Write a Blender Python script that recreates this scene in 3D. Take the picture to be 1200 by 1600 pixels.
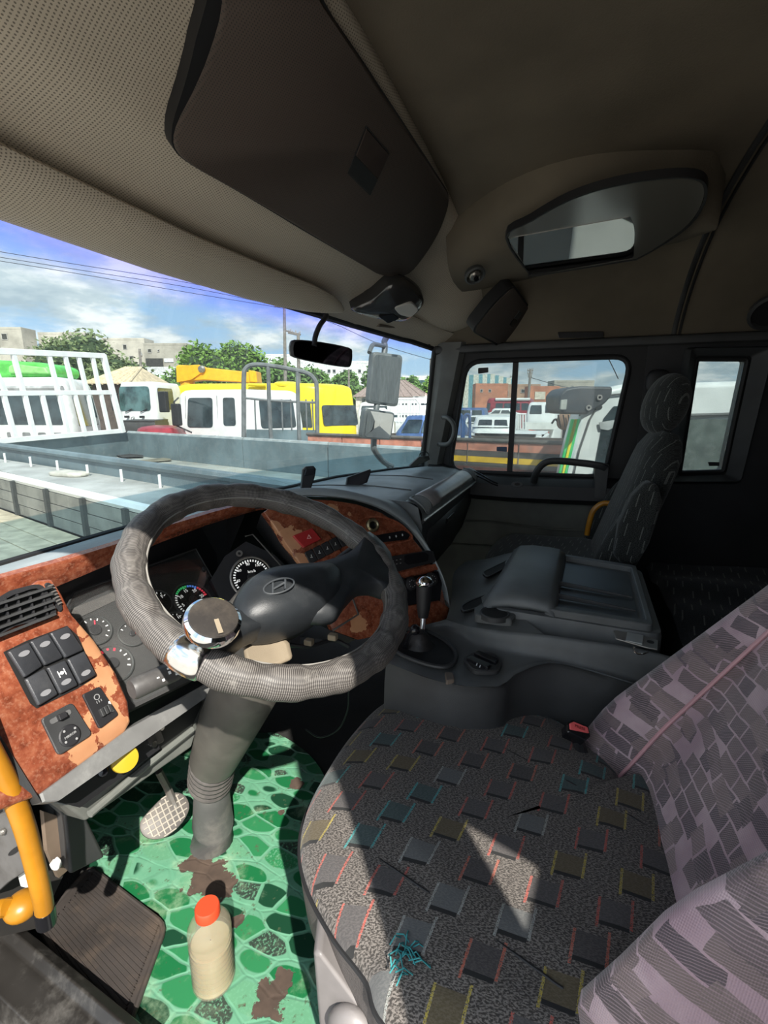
import bpy, bmesh, math, random
from mathutils import Vector, Matrix
from mathutils.geometry import tessellate_polygon
random.seed(7)
S = bpy.context.scene
COL = S.collection
for o in list(bpy.data.objects): bpy.data.objects.remove(o)
# ------------------------------------------------------------------ camera
FPX = 750.0
CAM = Vector((0.0, 0.0, 1.15))
YAW, PITCH = math.radians(20.2), math.radians(12.3)
FWD = Vector((math.cos(YAW)*math.cos(PITCH), math.sin(YAW)*math.cos(PITCH), -math.sin(PITCH)))
RGT = Vector((math.sin(YAW), -math.cos(YAW), 0))
UPV = RGT.cross(FWD)
cd = bpy.data.cameras.new('camera'); cam = bpy.data.objects.new('camera', cd); COL.objects.link(cam)
cd.sensor_fit = 'HORIZONTAL'; cd.sensor_width = 36; cd.lens = 36*FPX/1200; cd.clip_start = 0.02; cd.clip_end = 2000
m3 = Matrix((RGT, UPV, -FWD)).transposed()
cam.matrix_world = Matrix.Translation(CAM) @ m3.to_4x4()
S.camera = cam
# ------------------------------------------------------------------ light and sky
SUN_DIR = Vector((0.83, 0.66, -1.0)).normalized()
sd = bpy.data.lights.new('sun', 'SUN'); sun = bpy.data.objects.new('sun', sd); COL.objects.link(sun)
sd.energy = 4.6; sd.angle = math.radians(0.6); sd.color = (1.0, 0.95, 0.87)
sun.rotation_euler = SUN_DIR.to_track_quat('-Z', 'Y').to_euler(); sun.location = (-5, -5, 12)
vs = S.view_settings
vs.view_transform = 'Standard'; vs.look = 'None'; vs.gamma = 1.0; vs.use_curve_mapping = False; vs.exposure = 1.1
S.display_settings.display_device = 'sRGB'
SKY_STRENGTH = 0.95

# ------------------------------------------------------------------ node helper
class N:
    def __init__(s, tree):
        s.t = tree; s.n = tree.nodes; s.l = tree.links
    def set(s, sock, v):
        if isinstance(v, bpy.types.NodeSocket): s.l.new(v, sock)
        elif v is not None:
            if isinstance(v, (tuple, list)) and len(v) == 3 and sock.type == 'RGBA': v = (*v, 1)
            sock.default_value = v
    def new(s, typ, ins={}, out=0, **kw):
        nd = s.n.new(typ)
        for k, v in kw.items(): setattr(nd, k, v)
        for k, v in ins.items(): s.set(nd.inputs[k], v)
        return nd.outputs[out]
    def m(s, op, a, b=None, c=None):
        nd = s.n.new('ShaderNodeMath'); nd.operation = op
        s.set(nd.inputs[0], a)
        if b is not None: s.set(nd.inputs[1], b)
        if c is not None: s.set(nd.inputs[2], c)
        return nd.outputs[0]
    def mix(s, f, a, b):
        nd = s.n.new('ShaderNodeMix'); nd.data_type = 'RGBA'
        s.set(nd.inputs[0], f); s.set(nd.inputs[6], a); s.set(nd.inputs[7], b)
        return nd.outputs[2]
    def obj(s): return s.new('ShaderNodeTexCoord', out=3)
    def xyz(s, v):
        nd = s.n.new('ShaderNodeSeparateXYZ'); s.l.new(v, nd.inputs[0]); return nd.outputs
    def comb(s, x, y, z=0.0): return s.new('ShaderNodeCombineXYZ', {0: x, 1: y, 2: z})
    def noise(s, v, sc, det=3.0, rough=.55, out=0):
        return s.new('ShaderNodeTexNoise', {'Vector': v, 'Scale': sc, 'Detail': det, 'Roughness': rough}, out)
    def ss(s, x, a, b):
        nd = s.n.new('ShaderNodeMapRange'); nd.interpolation_type = 'SMOOTHSTEP'
        s.set(nd.inputs[0], x); nd.inputs[1].default_value = a; nd.inputs[2].default_value = b
        return nd.outputs[0]
    def ramp(s, f, stops, mode='LINEAR'):
        nd = s.n.new('ShaderNodeValToRGB'); s.l.new(f, nd.inputs[0]); cr = nd.color_ramp; cr.interpolation = mode
        while len(cr.elements) < len(stops): cr.elements.new(.5)
        for e, (p, c) in zip(cr.elements, stops): e.position = p; e.color = (*c, 1)
        return nd.outputs[0]
    def bump(s, h, st, dist=.01):
        return s.new('ShaderNodeBump', {'Strength': st, 'Distance': dist, 'Height': h})
def newmat(name):
    mt = bpy.data.materials.new(name); mt.use_nodes = True
    nt = mt.node_tree; nt.nodes.clear(); n = N(nt)
    out = nt.nodes.new('ShaderNodeOutputMaterial')
    return mt, n, out
def bsdf(n, out, col, rough=.6, metal=0, bump=None, spec=.5, **kw):
    b = n.n.new('ShaderNodeBsdfPrincipled')
    n.set(b.inputs['Base Color'], col); n.set(b.inputs['Roughness'], rough); n.set(b.inputs['Metallic'], metal)
    n.set(b.inputs['Specular IOR Level'], spec)
    for k, v in kw.items(): n.set(b.inputs[k.replace('_', ' ')], v)
    if bump is not None: n.l.new(bump, b.inputs['Normal'])
    n.l.new(b.outputs[0], out.inputs[0]); return b
MATS = {}
def M(name, col=(.5, .5, .5), rough=.6, metal=0, bs=0, bst=.2, vs_=6, va=.12, spec=.5, dirt=None):
    if name in MATS: return MATS[name]
    mt, n, out = newmat(name); v = n.obj(); c = col
    if va:
        k = n.noise(v, vs_, 4); dk = tuple(x*(1-va*2) for x in col); lt = tuple(min(1, x*(1+va*2)) for x in col)
        c = n.mix(n.ss(k, .3, .7), dk, lt)
    if dirt:
        dcol, amt = dirt
        c = n.mix(n.m('MULTIPLY', n.ss(n.noise(v, 9, 6, .7), .45, .75), amt), c, dcol)
    bp = n.bump(n.noise(v, bs, 2), bst, .002) if bs else None
    bsdf(n, out, c, rough, metal, bp, spec); MATS[name] = mt; return mt

# ------------------------------------------------------------------ geometry helpers
def V3(p): return Vector(p)
def ray(px, py): return FWD + RGT*((px-600)/FPX) - UPV*((py-800)/FPX)
AX = {'x': 0, 'y': 1, 'z': 2}
def at(px, py, ax, v):
    d = ray(px, py); i = AX[ax]; return CAM + d*((v-CAM[i])/d[i])
HF = Vector((math.cos(YAW), math.sin(YAW), 0))
def dp(px, py, h):
    d = ray(px, py); return CAM + d*(h/d.dot(HF))
def pl(px, py, p, n):
    d = ray(px, py); n = V3(n); return CAM + d*((V3(p)-CAM).dot(n)/d.dot(n))
def at_loc(par):
    return par.location if (par is not None and par.type == 'EMPTY') else Vector((0, 0, 0))
def thing(name, label, cat, loc=(0, 0, 0), group=None):
    o = bpy.data.objects.new(name, None); COL.objects.link(o); o.location = loc; o.empty_display_size = .05
    o['label'] = label; o['category'] = cat
    if group: o['group'] = group
    return o
def tag(o, label, cat, group=None):
    o['label'] = label; o['category'] = cat
    if group: o['group'] = group
    return o
def struct(o): o['kind'] = 'structure'; return o
def put(o, par):
    COL.objects.link(o)
    if par is not None:
        o.parent = par; o.matrix_parent_inverse = Matrix.Translation(-at_loc(par))
    return o
def obj(name, g, mat, par=None, smooth=False, bevel=0, seg=2, sub=0, label=None, solid=0, ang=35):
    V, F = g; me = bpy.data.meshes.new(name)
    me.from_pydata([tuple(v) for v in V], [], F)
    bm = bmesh.new(); bm.from_mesh(me); bmesh.ops.remove_doubles(bm, verts=bm.verts, dist=1e-6)
    bmesh.ops.recalc_face_normals(bm, faces=bm.faces)
    if smooth:
        for f in bm.faces: f.smooth = True
        lim = math.radians(ang)
        for e in bm.edges:
            if len(e.link_faces) == 2 and e.calc_face_angle(0) > lim and not sub: e.smooth = False
    bm.to_mesh(me); bm.free()
    me.materials.append(mat); o = bpy.data.objects.new(name, me); put(o, par)
    if solid:
        md = o.modifiers.new('solid', 'SOLIDIFY'); md.thickness = abs(solid); md.offset = -1 if solid > 0 else 1
    if bevel:
        md = o.modifiers.new('bevel', 'BEVEL'); md.width = bevel; md.segments = seg; md.limit_method = 'ANGLE'; md.angle_limit = math.radians(40)
        if not smooth and seg > 1:
            for p in me.polygons: p.use_smooth = True
            md.harden_normals = True
    if sub:
        md = o.modifiers.new('sub', 'SUBSURF'); md.levels = sub; md.render_levels = sub
    if label: o['label'] = label
    return o
def join(*gs):
    V, F = [], []
    for v, f in gs:
        k = len(V); V += list(v); F += [tuple(i+k for i in q) for q in f]
    return V, F
def frame(n, up=(0, 0, 1)):
    n = V3(n).normalized(); u = V3(up).cross(n)
    if u.length < 1e-4: u = Vector((1, 0, 0)).cross(n)
    u.normalize(); return u, n.cross(u), n      # right, up, normal
def box(c, s, R=None):
    c = V3(c); V = []
    for z in (-1, 1):
        for x, y in ((-1, -1), (1, -1), (1, 1), (-1, 1)):
            p = Vector((x*s[0]/2, y*s[1]/2, z*s[2]/2))
            if R is not None: p = R[0]*p.x + R[1]*p.y + R[2]*p.z
            V.append(c+p)
    return V, [(3, 2, 1, 0), (4, 5, 6, 7), (0, 1, 5, 4), (1, 2, 6, 5), (2, 3, 7, 6), (3, 0, 4, 7)]
def bb(x0, x1, y0, y1, z0, z1): return box(((x0+x1)/2, (y0+y1)/2, (z0+z1)/2), (x1-x0, y1-y0, z1-z0))
def ext(P, vec):
    P = [V3(p) for p in P]; vec = V3(vec); n = len(P)
    return P+[p+vec for p in P], [tuple(range(n))[::-1], tuple(range(n, 2*n))]+[(i, (i+1) % n, n+(i+1) % n, n+i) for i in range(n)]
def rp(P, r=.25, n=4):
    """round the corners of a closed polygon; r = share of the shorter edge"""
    P = [V3(p) if len(p) == 3 else Vector((p[0], p[1], 0)) for p in P]; out = []; L = len(P)
    for i in range(L):
        a, b, c = P[i-1], P[i], P[(i+1) % L]
        k = r*min((a-b).length, (c-b).length)
        s = b+(a-b).normalized()*k; e = b+(c-b).normalized()*k
        for j in range(n+1):
            t = j/n; out.append(s*(1-t)**2+b*2*t*(1-t)+e*t*t)
    return out
def smoothpath(P, n=6, closed=False):
    P = [V3(p) for p in P]; L = len(P); out = []
    rng = range(L) if closed else range(L-1)
    for i in rng:
        p1, p2 = P[i], P[(i+1) % L]
        p0 = P[i-1] if (closed or i > 0) else p1*2-p2
        p3 = P[(i+2) % L] if (closed or i+2 < L) else p2*2-p1
        for j in range(n):
            t = j/n
            out.append(.5*((2*p1)+(-p0+p2)*t+(2*p0-5*p1+4*p2-p3)*t*t+(-p0+3*p1-3*p2+p3)*t**3))
    if not closed: out.append(P[-1])
    return out
def tube(P, r, n=10, closed=False, flat=None):
    P = [V3(p) for p in P]; L = len(P); V, F = [], []
    R = r if isinstance(r, (list, tuple)) else [r]*L
    prev = None
    for i in range(L):
        if closed: t = P[(i+1) % L]-P[i-1]
        else: t = P[min(i+1, L-1)]-P[max(i-1, 0)]
        t.normalize()
        if prev is None:
            a = Vector((0, 0, 1)) if abs(t.z) < .9 else Vector((1, 0, 0))
            u = t.cross(a).normalized()
        else:
            u = (prev-t*prev.dot(t)).normalized()
        prev = u; w = t.cross(u)
        for j in range(n):
            a = 2*math.pi*j/n
            V.append(P[i]+(u*math.cos(a)+w*math.sin(a)*(flat or 1))*R[i])
    m = L if closed else L-1
    for i in range(m):
        for j in range(n):
            a, b = i*n+j, i*n+(j+1) % n; c, d = ((i+1) % L)*n+(j+1) % n, ((i+1) % L)*n+j
            F.append((a, b, c, d))
    if not closed:
        F.append(tuple(range(n))[::-1]); F.append(tuple(range((L-1)*n, L*n)))
    return V, F
def grid(rows, close=False):
    n = len(rows[0]); V = [V3(p) for r in rows for p in r]; F = []
    for i in range(len(rows)-1):
        for j in range(n if close else n-1):
            F.append((i*n+j, i*n+(j+1) % n, (i+1)*n+(j+1) % n, (i+1)*n+j))
    return V, F
def loft(rings, cap=True):
    V, F = grid(rings, True); n = len(rings[0])
    if cap: F += [tuple(range(n))[::-1], tuple(range(len(V)-n, len(V)))]
    return V, F
def lathe(prof, o, axis, n=24, up=(0, 0, 1), cap=True):
    u, w, a = frame(axis, up); o = V3(o); rings = []
    for r, h in prof:
        rings.append([o+a*h+(u*math.cos(2*math.pi*k/n)+w*math.sin(2*math.pi*k/n))*max(r, 1e-4) for k in range(n)])
    return loft(rings, cap and (prof[0][0] > 1e-3 or prof[-1][0] > 1e-3))
def blob(c, s, R=None, nu=20, nv=12, e=1.0):
    c = V3(c); rings = []
    f = lambda v: math.copysign(abs(v)**e, v)
    for i in range(nv+1):
        a = -math.pi/2+math.pi*i/nv; ring = []
        for j in range(nu):
            b = 2*math.pi*j/nu
            p = Vector((f(math.cos(b))*f(max(math.cos(a), 1e-4))*s[0], f(math.sin(b))*f(max(math.cos(a), 1e-4))*s[1], f(math.sin(a))*s[2]))
            if R is not None: p = R[0]*p.x+R[1]*p.y+R[2]*p.z
            ring.append(c+p)
        rings.append(ring)
    return loft(rings, True)
def slab(P, n, th, lift=0.0, inset=.0):
    """raised piece: polygon P on a plane with outward normal n; back face sunk by th, front at lift, chamfer inset"""
    n = V3(n).normalized(); P = [V3(p) for p in P]; c = sum(P, Vector())/len(P)
    r0 = [p+n*(lift-th) for p in P]
    if inset:
        r1 = [p+n*(lift-inset*.7) for p in P]
        r2 = [p+(c-p).normalized()*inset+n*lift for p in P]
        return loft([r0, r1, r2])
    return loft([r0, [p+n*lift for p in P]])
def rim(P, n, w, th, lift=0.):
    """a frame following closed polygon P, width w inward"""
    n = V3(n).normalized(); P = [V3(p) for p in P]; c = sum(P, Vector())/len(P)
    Q = [p+(c-p).normalized()*w for p in P]
    a = [p+n*(lift-th) for p in P]; b = [p+n*lift for p in P]; d = [p+n*lift for p in Q]; e = [p+n*(lift-th) for p in Q]
    return grid([a, b, d, e, a], True)
def holed(outer, holes, f3, off):
    """flat sheet with holes. f3 maps 2D->3D, off = thickness vector"""
    loops = [outer]+holes; P = [Vector((*p[:2], 0)) for L in loops for p in L]
    tris = tessellate_polygon([[Vector((p[0], p[1], 0)) for p in L] for L in loops])
    n = len(P); A = [f3(p) for p in P]; off = V3(off)
    F = [tuple(t) for t in tris]+[tuple(i+n for i in t)[::-1] for t in tris]; k = 0
    for L in loops:
        m = len(L)
        for i in range(m): F.append((k+i, k+(i+1) % m, n+k+(i+1) % m, n+k+i))
        k += m
    return A+[a+off for a in A], F
def disc(c, n, r, th, seg=28, lift=0., up=(0, 0, 1), sx=1, ch=.0):
    u, w, n = frame(n, up); c = V3(c)
    P = [c+(u*math.cos(2*math.pi*k/seg)*sx+w*math.sin(2*math.pi*k/seg))*r for k in range(seg)]
    return slab(P, n, th, lift, ch)
def text(body, c, right, up, size, mat, par=None, name='lettering', th=.0004, align='CENTER'):
    cu = bpy.data.curves.new(name, 'FONT'); cu.body = body; cu.size = size; cu.extrude = th
    cu.align_x = align; cu.align_y = 'CENTER'; cu.resolution_u = 2
    cu.materials.append(mat); o = bpy.data.objects.new(name, cu)
    r = V3(right).normalized(); u = V3(up); u = (u-r*u.dot(r)).normalized(); n = r.cross(u)
    put(o, par)
    o.matrix_basis = Matrix.Translation(V3(c)) @ Matrix((r, u, n)).transposed().to_4x4()
    return o
def copytree(o, off, par=None, label=None):
    c = o.copy(); COL.objects.link(c); c.parent = par
    if par is None: c.location = o.location+V3(off)
    if label: c['label'] = label
    for ch in list(o.children): copytree(ch, off, c)
    return c

# ------------------------------------------------------------------ world
w = bpy.data.worlds.new('sky'); S.world = w; w.use_nodes = True; nt = w.node_tree; nt.nodes.clear(); n = N(nt)
d = n.new('ShaderNodeTexCoord', out=0); x, y, z = n.xyz(d)
zz = n.m('MAXIMUM', z, 0.0)
base = n.ramp(zz, [(0, (.55, .72, .84)), (.10, (.42, .62, .84)), (.35, (.24, .44, .78)), (1, (.14, .30, .64))])
den = n.m('ADD', zz, .22)
cv = n.comb(n.m('DIVIDE', x, den), n.m('DIVIDE', y, den), n.m('MULTIPLY', zz, 2.2))
c1 = n.noise(cv, 1.5, 8, .58); c2 = n.noise(cv, 3.1, 6, .6)
cov = n.ss(c1, .38, .53)
ccol = n.ramp(c2, [(.34, (.44, .53, .60)), (.48, (.60, .68, .73)), (.60, (.95, .96, .96))])
skyc = n.mix(cov, base, ccol)
gr = n.mix(n.ss(z, -.02, .0), (.24, .22, .19), skyc)
bg = n.n.new('ShaderNodeBackground'); n.set(bg.inputs[0], gr); bg.inputs[1].default_value = SKY_STRENGTH
wo = n.n.new('ShaderNodeOutputWorld'); n.l.new(bg.outputs[0], wo.inputs[0])

# ------------------------------------------------------------------ materials
BLK = M('black_plastic', (.018, .018, .02), .5, bs=900, bst=.25)
BLKG = M('glossy_black', (.01, .01, .012), .18, va=0)
BLKR = M('black_rubber', (.012, .012, .013), .6, va=.1)
GRY = M('dark_grey_plastic', (.075, .08, .08), .42, bs=1200, bst=.3, dirt=((.16, .15, .13), .25))
GRYD = M('charcoal_plastic', (.040, .041, .042), .45, bs=1200, bst=.3)
DUST = M('dusty_plastic', (.10, .095, .09), .6, bs=1200, bst=.3, dirt=((.25, .23, .2), .5))
TOP = M('blue_grey_dash_plastic', (.30, .34, .355), .45, bs=1500, bst=.35, dirt=((.25, .25, .24), .2))
KNEE = M('grey_green_plastic', (.13, .138, .125), .5, bs=1200, bst=.3, dirt=((.28, .26, .22), .3))
CONS = M('console_plastic', (.10, .105, .106), .36, bs=1300, bst=.35, dirt=((.13, .13, .12), .35))
PILL = M('grey_pillar_plastic', (.11, .112, .105), .5, bs=900, bst=.3)
DOORM = M('door_card_grey', (.105, .108, .092), .55, bs=700, bst=.3)
CARP = M('black_carpet', (.014, .013, .012), .95, bs=400, bst=.8)
CEIL = M('headliner_brown', (.135, .112, .080), .85, bs=260, bst=.35, vs_=2)
CHR = M('chrome', (.85, .85, .85), .07, 1, va=0)
CHRS = M('scratched_chrome', (.8, .8, .78), .16, 1, dirt=((.4, .38, .34), .6))
STEEL = M('worn_steel', (.30, .29, .27), .4, .7, dirt=((.2, .14, .09), .6))
YEL = M('yellow_paint', (.43, .18, .010), .35, dirt=((.25, .12, .02), .25), bs=60, bst=.1)
YELB = M('bright_yellow', (.40, .27, .010), .4, va=.04)
BEIG = M('beige_plastic', (.27, .22, .155), .55, bs=900, bst=.2)
WHT = M('white_mark', (.85, .85, .82), .5, va=0)
def lit(name, c, e_):  # mark colour with a faint added glow, so dial markings show in shade
    mt, n, out = newmat(name); bsdf(n, out, c, .5, 0, None, .2, Emission_Color=(*c, 1), Emission_Strength=e_); MATS[name] = mt; return mt
LW = lit('glow_white', (.85, .85, .82), .30)
REDM = lit('glow_red', (.80, .05, .08), .35)
GRNM = lit('glow_green', (.05, .5, .15), .35)
BLUM = lit('glow_blue', (.10, .25, .75), .35)
DIAL = M('dial_face', (.008, .008, .009), .7, va=0, spec=.15)
DIALG = M('dusty_dial_face', (.045, .045, .045), .5, dirt=((.11, .105, .1), .5))
def wood():
    mt, n, out = newmat('worn_wood_veneer'); v = n.obj()
    sv = n.new('ShaderNodeMapping', {'Vector': v, 'Scale': (1, 1, 1.0)})
    k = n.noise(sv, 55, 6, .65); k2 = n.noise(v, 200, 3)
    c = n.ramp(k, [(.3, (.11, .024, .012)), (.5, (.235, .062, .030)), (.7, (.33, .115, .060))])
    c = n.mix(n.m('MULTIPLY', n.ss(k2, .5, .7), .35), c, (.42, .22, .14))
    x, y, z = n.xyz(v)
    # lacquer worn through to the tan plastic: blotches, more of them near the edges the hand rubs
    wv = n.noise(v, 9, 5, .62)
    def spot(cx, cy, cz, r):
        dd = n.new('ShaderNodeVectorMath', {0: v, 1: (cx, cy, cz)}, 1, operation='DISTANCE')
        return n.m('SUBTRACT', 1.0, n.m('DIVIDE', dd, r))
    acc = None
    for px, py, q, nn, r in WORN:
        P = pl(px, py, q, nn); s = spot(P.x, P.y, P.z, r)
        acc = s if acc is None else n.m('MAXIMUM', acc, s)
    f = n.m('ADD', n.m('MULTIPLY', n.m('MAXIMUM', acc, -.3), .40), n.m('MULTIPLY', n.noise(v, 26, 5, .6), .9))
    f2 = n.ss(n.m('ADD', f, n.m('MULTIPLY', n.m('SUBTRACT', wv, .5), .25)), .585, .60)
    c = n.mix(f2, c, n.mix(n.noise(v, 40, 3), (.44, .19, .085), (.56, .29, .15)))
    h = n.m('MULTIPLY', f2, -1.0)
    bsdf(n, out, c, n.m('ADD', .24, n.m('MULTIPLY', f2, .3)), 0, n.bump(h, .3, .001), .5, Coat_Weight=.35, Coat_Roughness=.12)
    return mt
POD_P, POD_N = (.385, .66, .585), (0, -.888, .46)
ST_P, ST_N = (1.24, .27, .62), (-.617, -.710, .34)
WORN = [(150, 1010, POD_P, POD_N, .035), (165, 1060, POD_P, POD_N, .05), (175, 1130, POD_P, POD_N, .05), (125, 1160, POD_P, POD_N, .045), (130, 985, POD_P, POD_N, .02),
        (440, 860, ST_P, ST_N, .05), (470, 885, ST_P, ST_N, .05), (455, 845, ST_P, ST_N, .04), (690, 880, ST_P, ST_N, .022), (694, 905, ST_P, ST_N, .02), (672, 852, ST_P, ST_N, .015),
        (520, 800, ST_P, ST_N, .03), (545, 803, ST_P, ST_N, .012), (430, 830, ST_P, ST_N, .03), (560, 975, ST_P, ST_N, .03), (20, 1020, POD_P, POD_N, .015), (100, 1135, POD_P, POD_N, .01)]
WOOD = wood()
def perf(name, base, hole, s=.0062, lift=.3):
    mt, n, out = newmat(name); v = n.obj(); x, y, z = n.xyz(v)
    u = n.m('DIVIDE', x, s); w_ = n.m('DIVIDE', n.m('SUBTRACT', n.m('MULTIPLY', z, 1.2), y), s)
    w2 = n.m('ADD', w_, n.m('MULTIPLY', n.m('FLOOR', u), .5))
    fu = n.m('SUBTRACT', n.m('FRACT', u), .5); fw = n.m('SUBTRACT', n.m('FRACT', w2), .5)
    r = n.m('SQRT', n.m('ADD', n.m('MULTIPLY', fu, fu), n.m('MULTIPLY', fw, fw)))
    mk = n.ss(r, .30, .18)
    k = n.noise(v, 3, 3)
    b = n.mix(k, tuple(c*.85 for c in base), tuple(c*1.15 for c in base))
    bsdf(n, out, n.mix(n.m('MULTIPLY', mk, .75), b, hole), .75, 0, n.bump(n.m('MULTIPLY', mk, -1.), .4, .001), .3)
    return mt
PERF = perf('perforated_headliner', (.56, .495, .395), (.09, .08, .065))
PERFD = perf('perforated_door_vinyl', (.085, .066, .055), (.04, .04, .035), .0055)
def fabric(name, base, ax, sc=.072, big=1.0, bright=1.0, offs=(0, 0), ticks=False):
    mt, n, out = newmat(name); v = n.obj(); o = n.xyz(v)
    sel = lambda a: n.m('ADD', o[0], o[1]) if a == 'w' else o['xyz'.index(a)]
    u = n.m('ADD', n.m('DIVIDE', sel(ax[0]), sc), offs[0]+100.); w_ = n.m('ADD', n.m('DIVIDE', sel(ax[1]), sc*.62), offs[1]+100.)
    row = n.m('FLOOR', w_); u = n.m('ADD', u, n.m('MULTIPLY', row, .37))
    u = n.m('ADD', u, n.m('MULTIPLY', n.m('FRACT', w_), .10))
    fu = n.m('SUBTRACT', n.m('FRACT', u), .5); fw = n.m('SUBTRACT', n.m('FRACT', w_), .5)
    au, aw = n.m('ABSOLUTE', fu), n.m('ABSOLUTE', fw)
    rnd = n.new('ShaderNodeTexWhiteNoise', {'Vector': n.comb(n.m('FLOOR', u), row, 0.)}, 0)
    lt = lambda a, b: n.m('LESS_THAN', a, b)
    sq = n.m('MULTIPLY', lt(au, .20), lt(aw, .30))
    ed = n.m('MULTIPLY', n.m('MULTIPLY', lt(au, .245), n.m('GREATER_THAN', au, .205)), lt(n.m('ABSOLUTE', n.m('ADD', fw, n.m('MULTIPLY', n.m('SIGN', fu), .08))), .40))
    shd = n.m('MULTIPLY', lt(au, .20), n.m('MULTIPLY', lt(n.m('ABSOLUTE', n.m('ADD', fw, .34)), .05), 1.0))
    ecol = n.ramp(rnd, [(0, (.05, .30, .30)), (.22, (.40, .09, .07)), (.45, (.38, .30, .06)), (.62, (.28, .29, .27)), (.8, (.42, .12, .08)), (.92, (.06, .33, .32))], 'CONSTANT')
    scol = n.ramp(rnd, [(0, (.045, .075, .075)), (.22, (.075, .07, .07)), (.45, (.10, .08, .045)), (.62, (.11, .115, .115)), (.8, (.06, .055, .055)), (.92, (.04, .07, .07))], 'CONSTANT')
    # woven ground: short dashes
    p1 = n.new('ShaderNodeMapping', {'Vector': n.comb(sel(ax[0]), sel(ax[1])), 'Rotation': (0, 0, .7), 'Scale': (260, 620, 1)})
    wv = n.noise(p1, 1.0, 2, .6)
    wc = n.mix(n.ss(wv, .42, .6), tuple(c*.45 for c in base), tuple(c*1.9 for c in base))
    c = n.mix(n.m('MULTIPLY', sq, .8), wc, scol) if not ticks else wc
    c = n.mix(shd, c, (.02, .02, .02)) if not ticks else c
    lw = n.ss(n.noise(v, 900, 1), .35, .6)
    c = n.mix(n.m('MULTIPLY', n.m('MULTIPLY', ed, bright), lw), c, ecol if not ticks else (.26, .27, .25))
    bsdf(n, out, c, .92, 0, n.bump(wv, .35, .001), .15, Sheen_Weight=.15)
    return mt
FAB = fabric('seat_fabric_squares', (.090, .080, .072), 'yx', .088)
FABP = fabric('passenger_fabric', (.030, .032, .031), 'yx', .085, bright=.8, ticks=True)
FABPB = fabric('passenger_back_fabric', (.030, .032, .031), 'wz', .085, bright=.8, ticks=True)
FABB = fabric('bunk_fabric', (.030, .032, .036), 'yx', .11, bright=.9, ticks=True)
SIDEF = M('seat_side_vinyl', (.09, .08, .075), .6, bs=350, bst=.8)
def purple():
    mt, n, out = newmat('purple_seat_cover'); v = n.obj(); x, y, z = n.xyz(v)
    p = n.comb(n.m('ADD', x, n.m('MULTIPLY', y, .25)), n.m('SUBTRACT', z, n.m('MULTIPLY', y, .35)))
    nv = n.new('ShaderNodeMix', {0: .015, 4: p, 5: n.noise(v, 14, 2, out=1)}, 1, data_type='VECTOR')
    base = n.mix(n.ss(n.noise(v, 10, 3), .35, .65), (.33, .225, .26), (.47, .35, .375))
    c = base
    for rot, sc, loc, bw, rh, lo, dark, mid in ((.10, 27, (0, 0, 0), 1.05, .70, .30, (.040, .034, .040), (.13, .10, .09)),
                                        (-.16, 19, (3.3, 1.7, 0), .75, .6, .62, (.055, .045, .05), (.20, .15, .14))):
        mp = n.new('ShaderNodeMapping', {'Vector': nv, 'Rotation': (0, 0, rot), 'Scale': (sc, sc, 1), 'Location': loc})
        br = n.n.new('ShaderNodeTexBrick'); br.offset = .37; br.squash = 1.5; br.squash_frequency = 3
        for k, vv in {'Vector': mp, 'Scale': 1.0, 'Mortar Size': .045, 'Brick Width': bw, 'Row Height': rh, 'Color1': (0, 0, 0, 1), 'Color2': (1, 1, 1, 1), 'Mortar': (0, 0, 0, 1)}.items(): n.set(br.inputs[k], vv)
        g = n.m('MULTIPLY', n.new('ShaderNodeRGBToBW', {0: br.outputs[0]}), 1.0)
        on = n.m('MULTIPLY', n.m('GREATER_THAN', g, lo), n.m('SUBTRACT', 1., br.outputs[1]))
        sx, sy, sz = n.xyz(mp)
        st = n.m('GREATER_THAN', n.m('FRACT', n.m('MULTIPLY', n.m('ADD', sx, n.m('MULTIPLY', sy, 1.3)), 9.)), .32)
        col = n.mix(n.ss(g, lo, 1.), mid, dark)
        col = n.mix(n.m('MULTIPLY', n.m('SUBTRACT', 1., st), .45), col, base)
        c = n.mix(n.m('MULTIPLY', on, .88), c, col)
    wvx = n.m('SINE', n.m('MULTIPLY', n.m('ADD', x, y), 2400.)); wvz = n.m('SINE', n.m('MULTIPLY', z, 2400.))
    wv = n.m('ADD', wvx, wvz)
    bsdf(n, out, c, .55, 0, n.bump(wv, .25, .0006), .35, Sheen_Weight=.3)
    return mt
PURP = purple()
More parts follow.
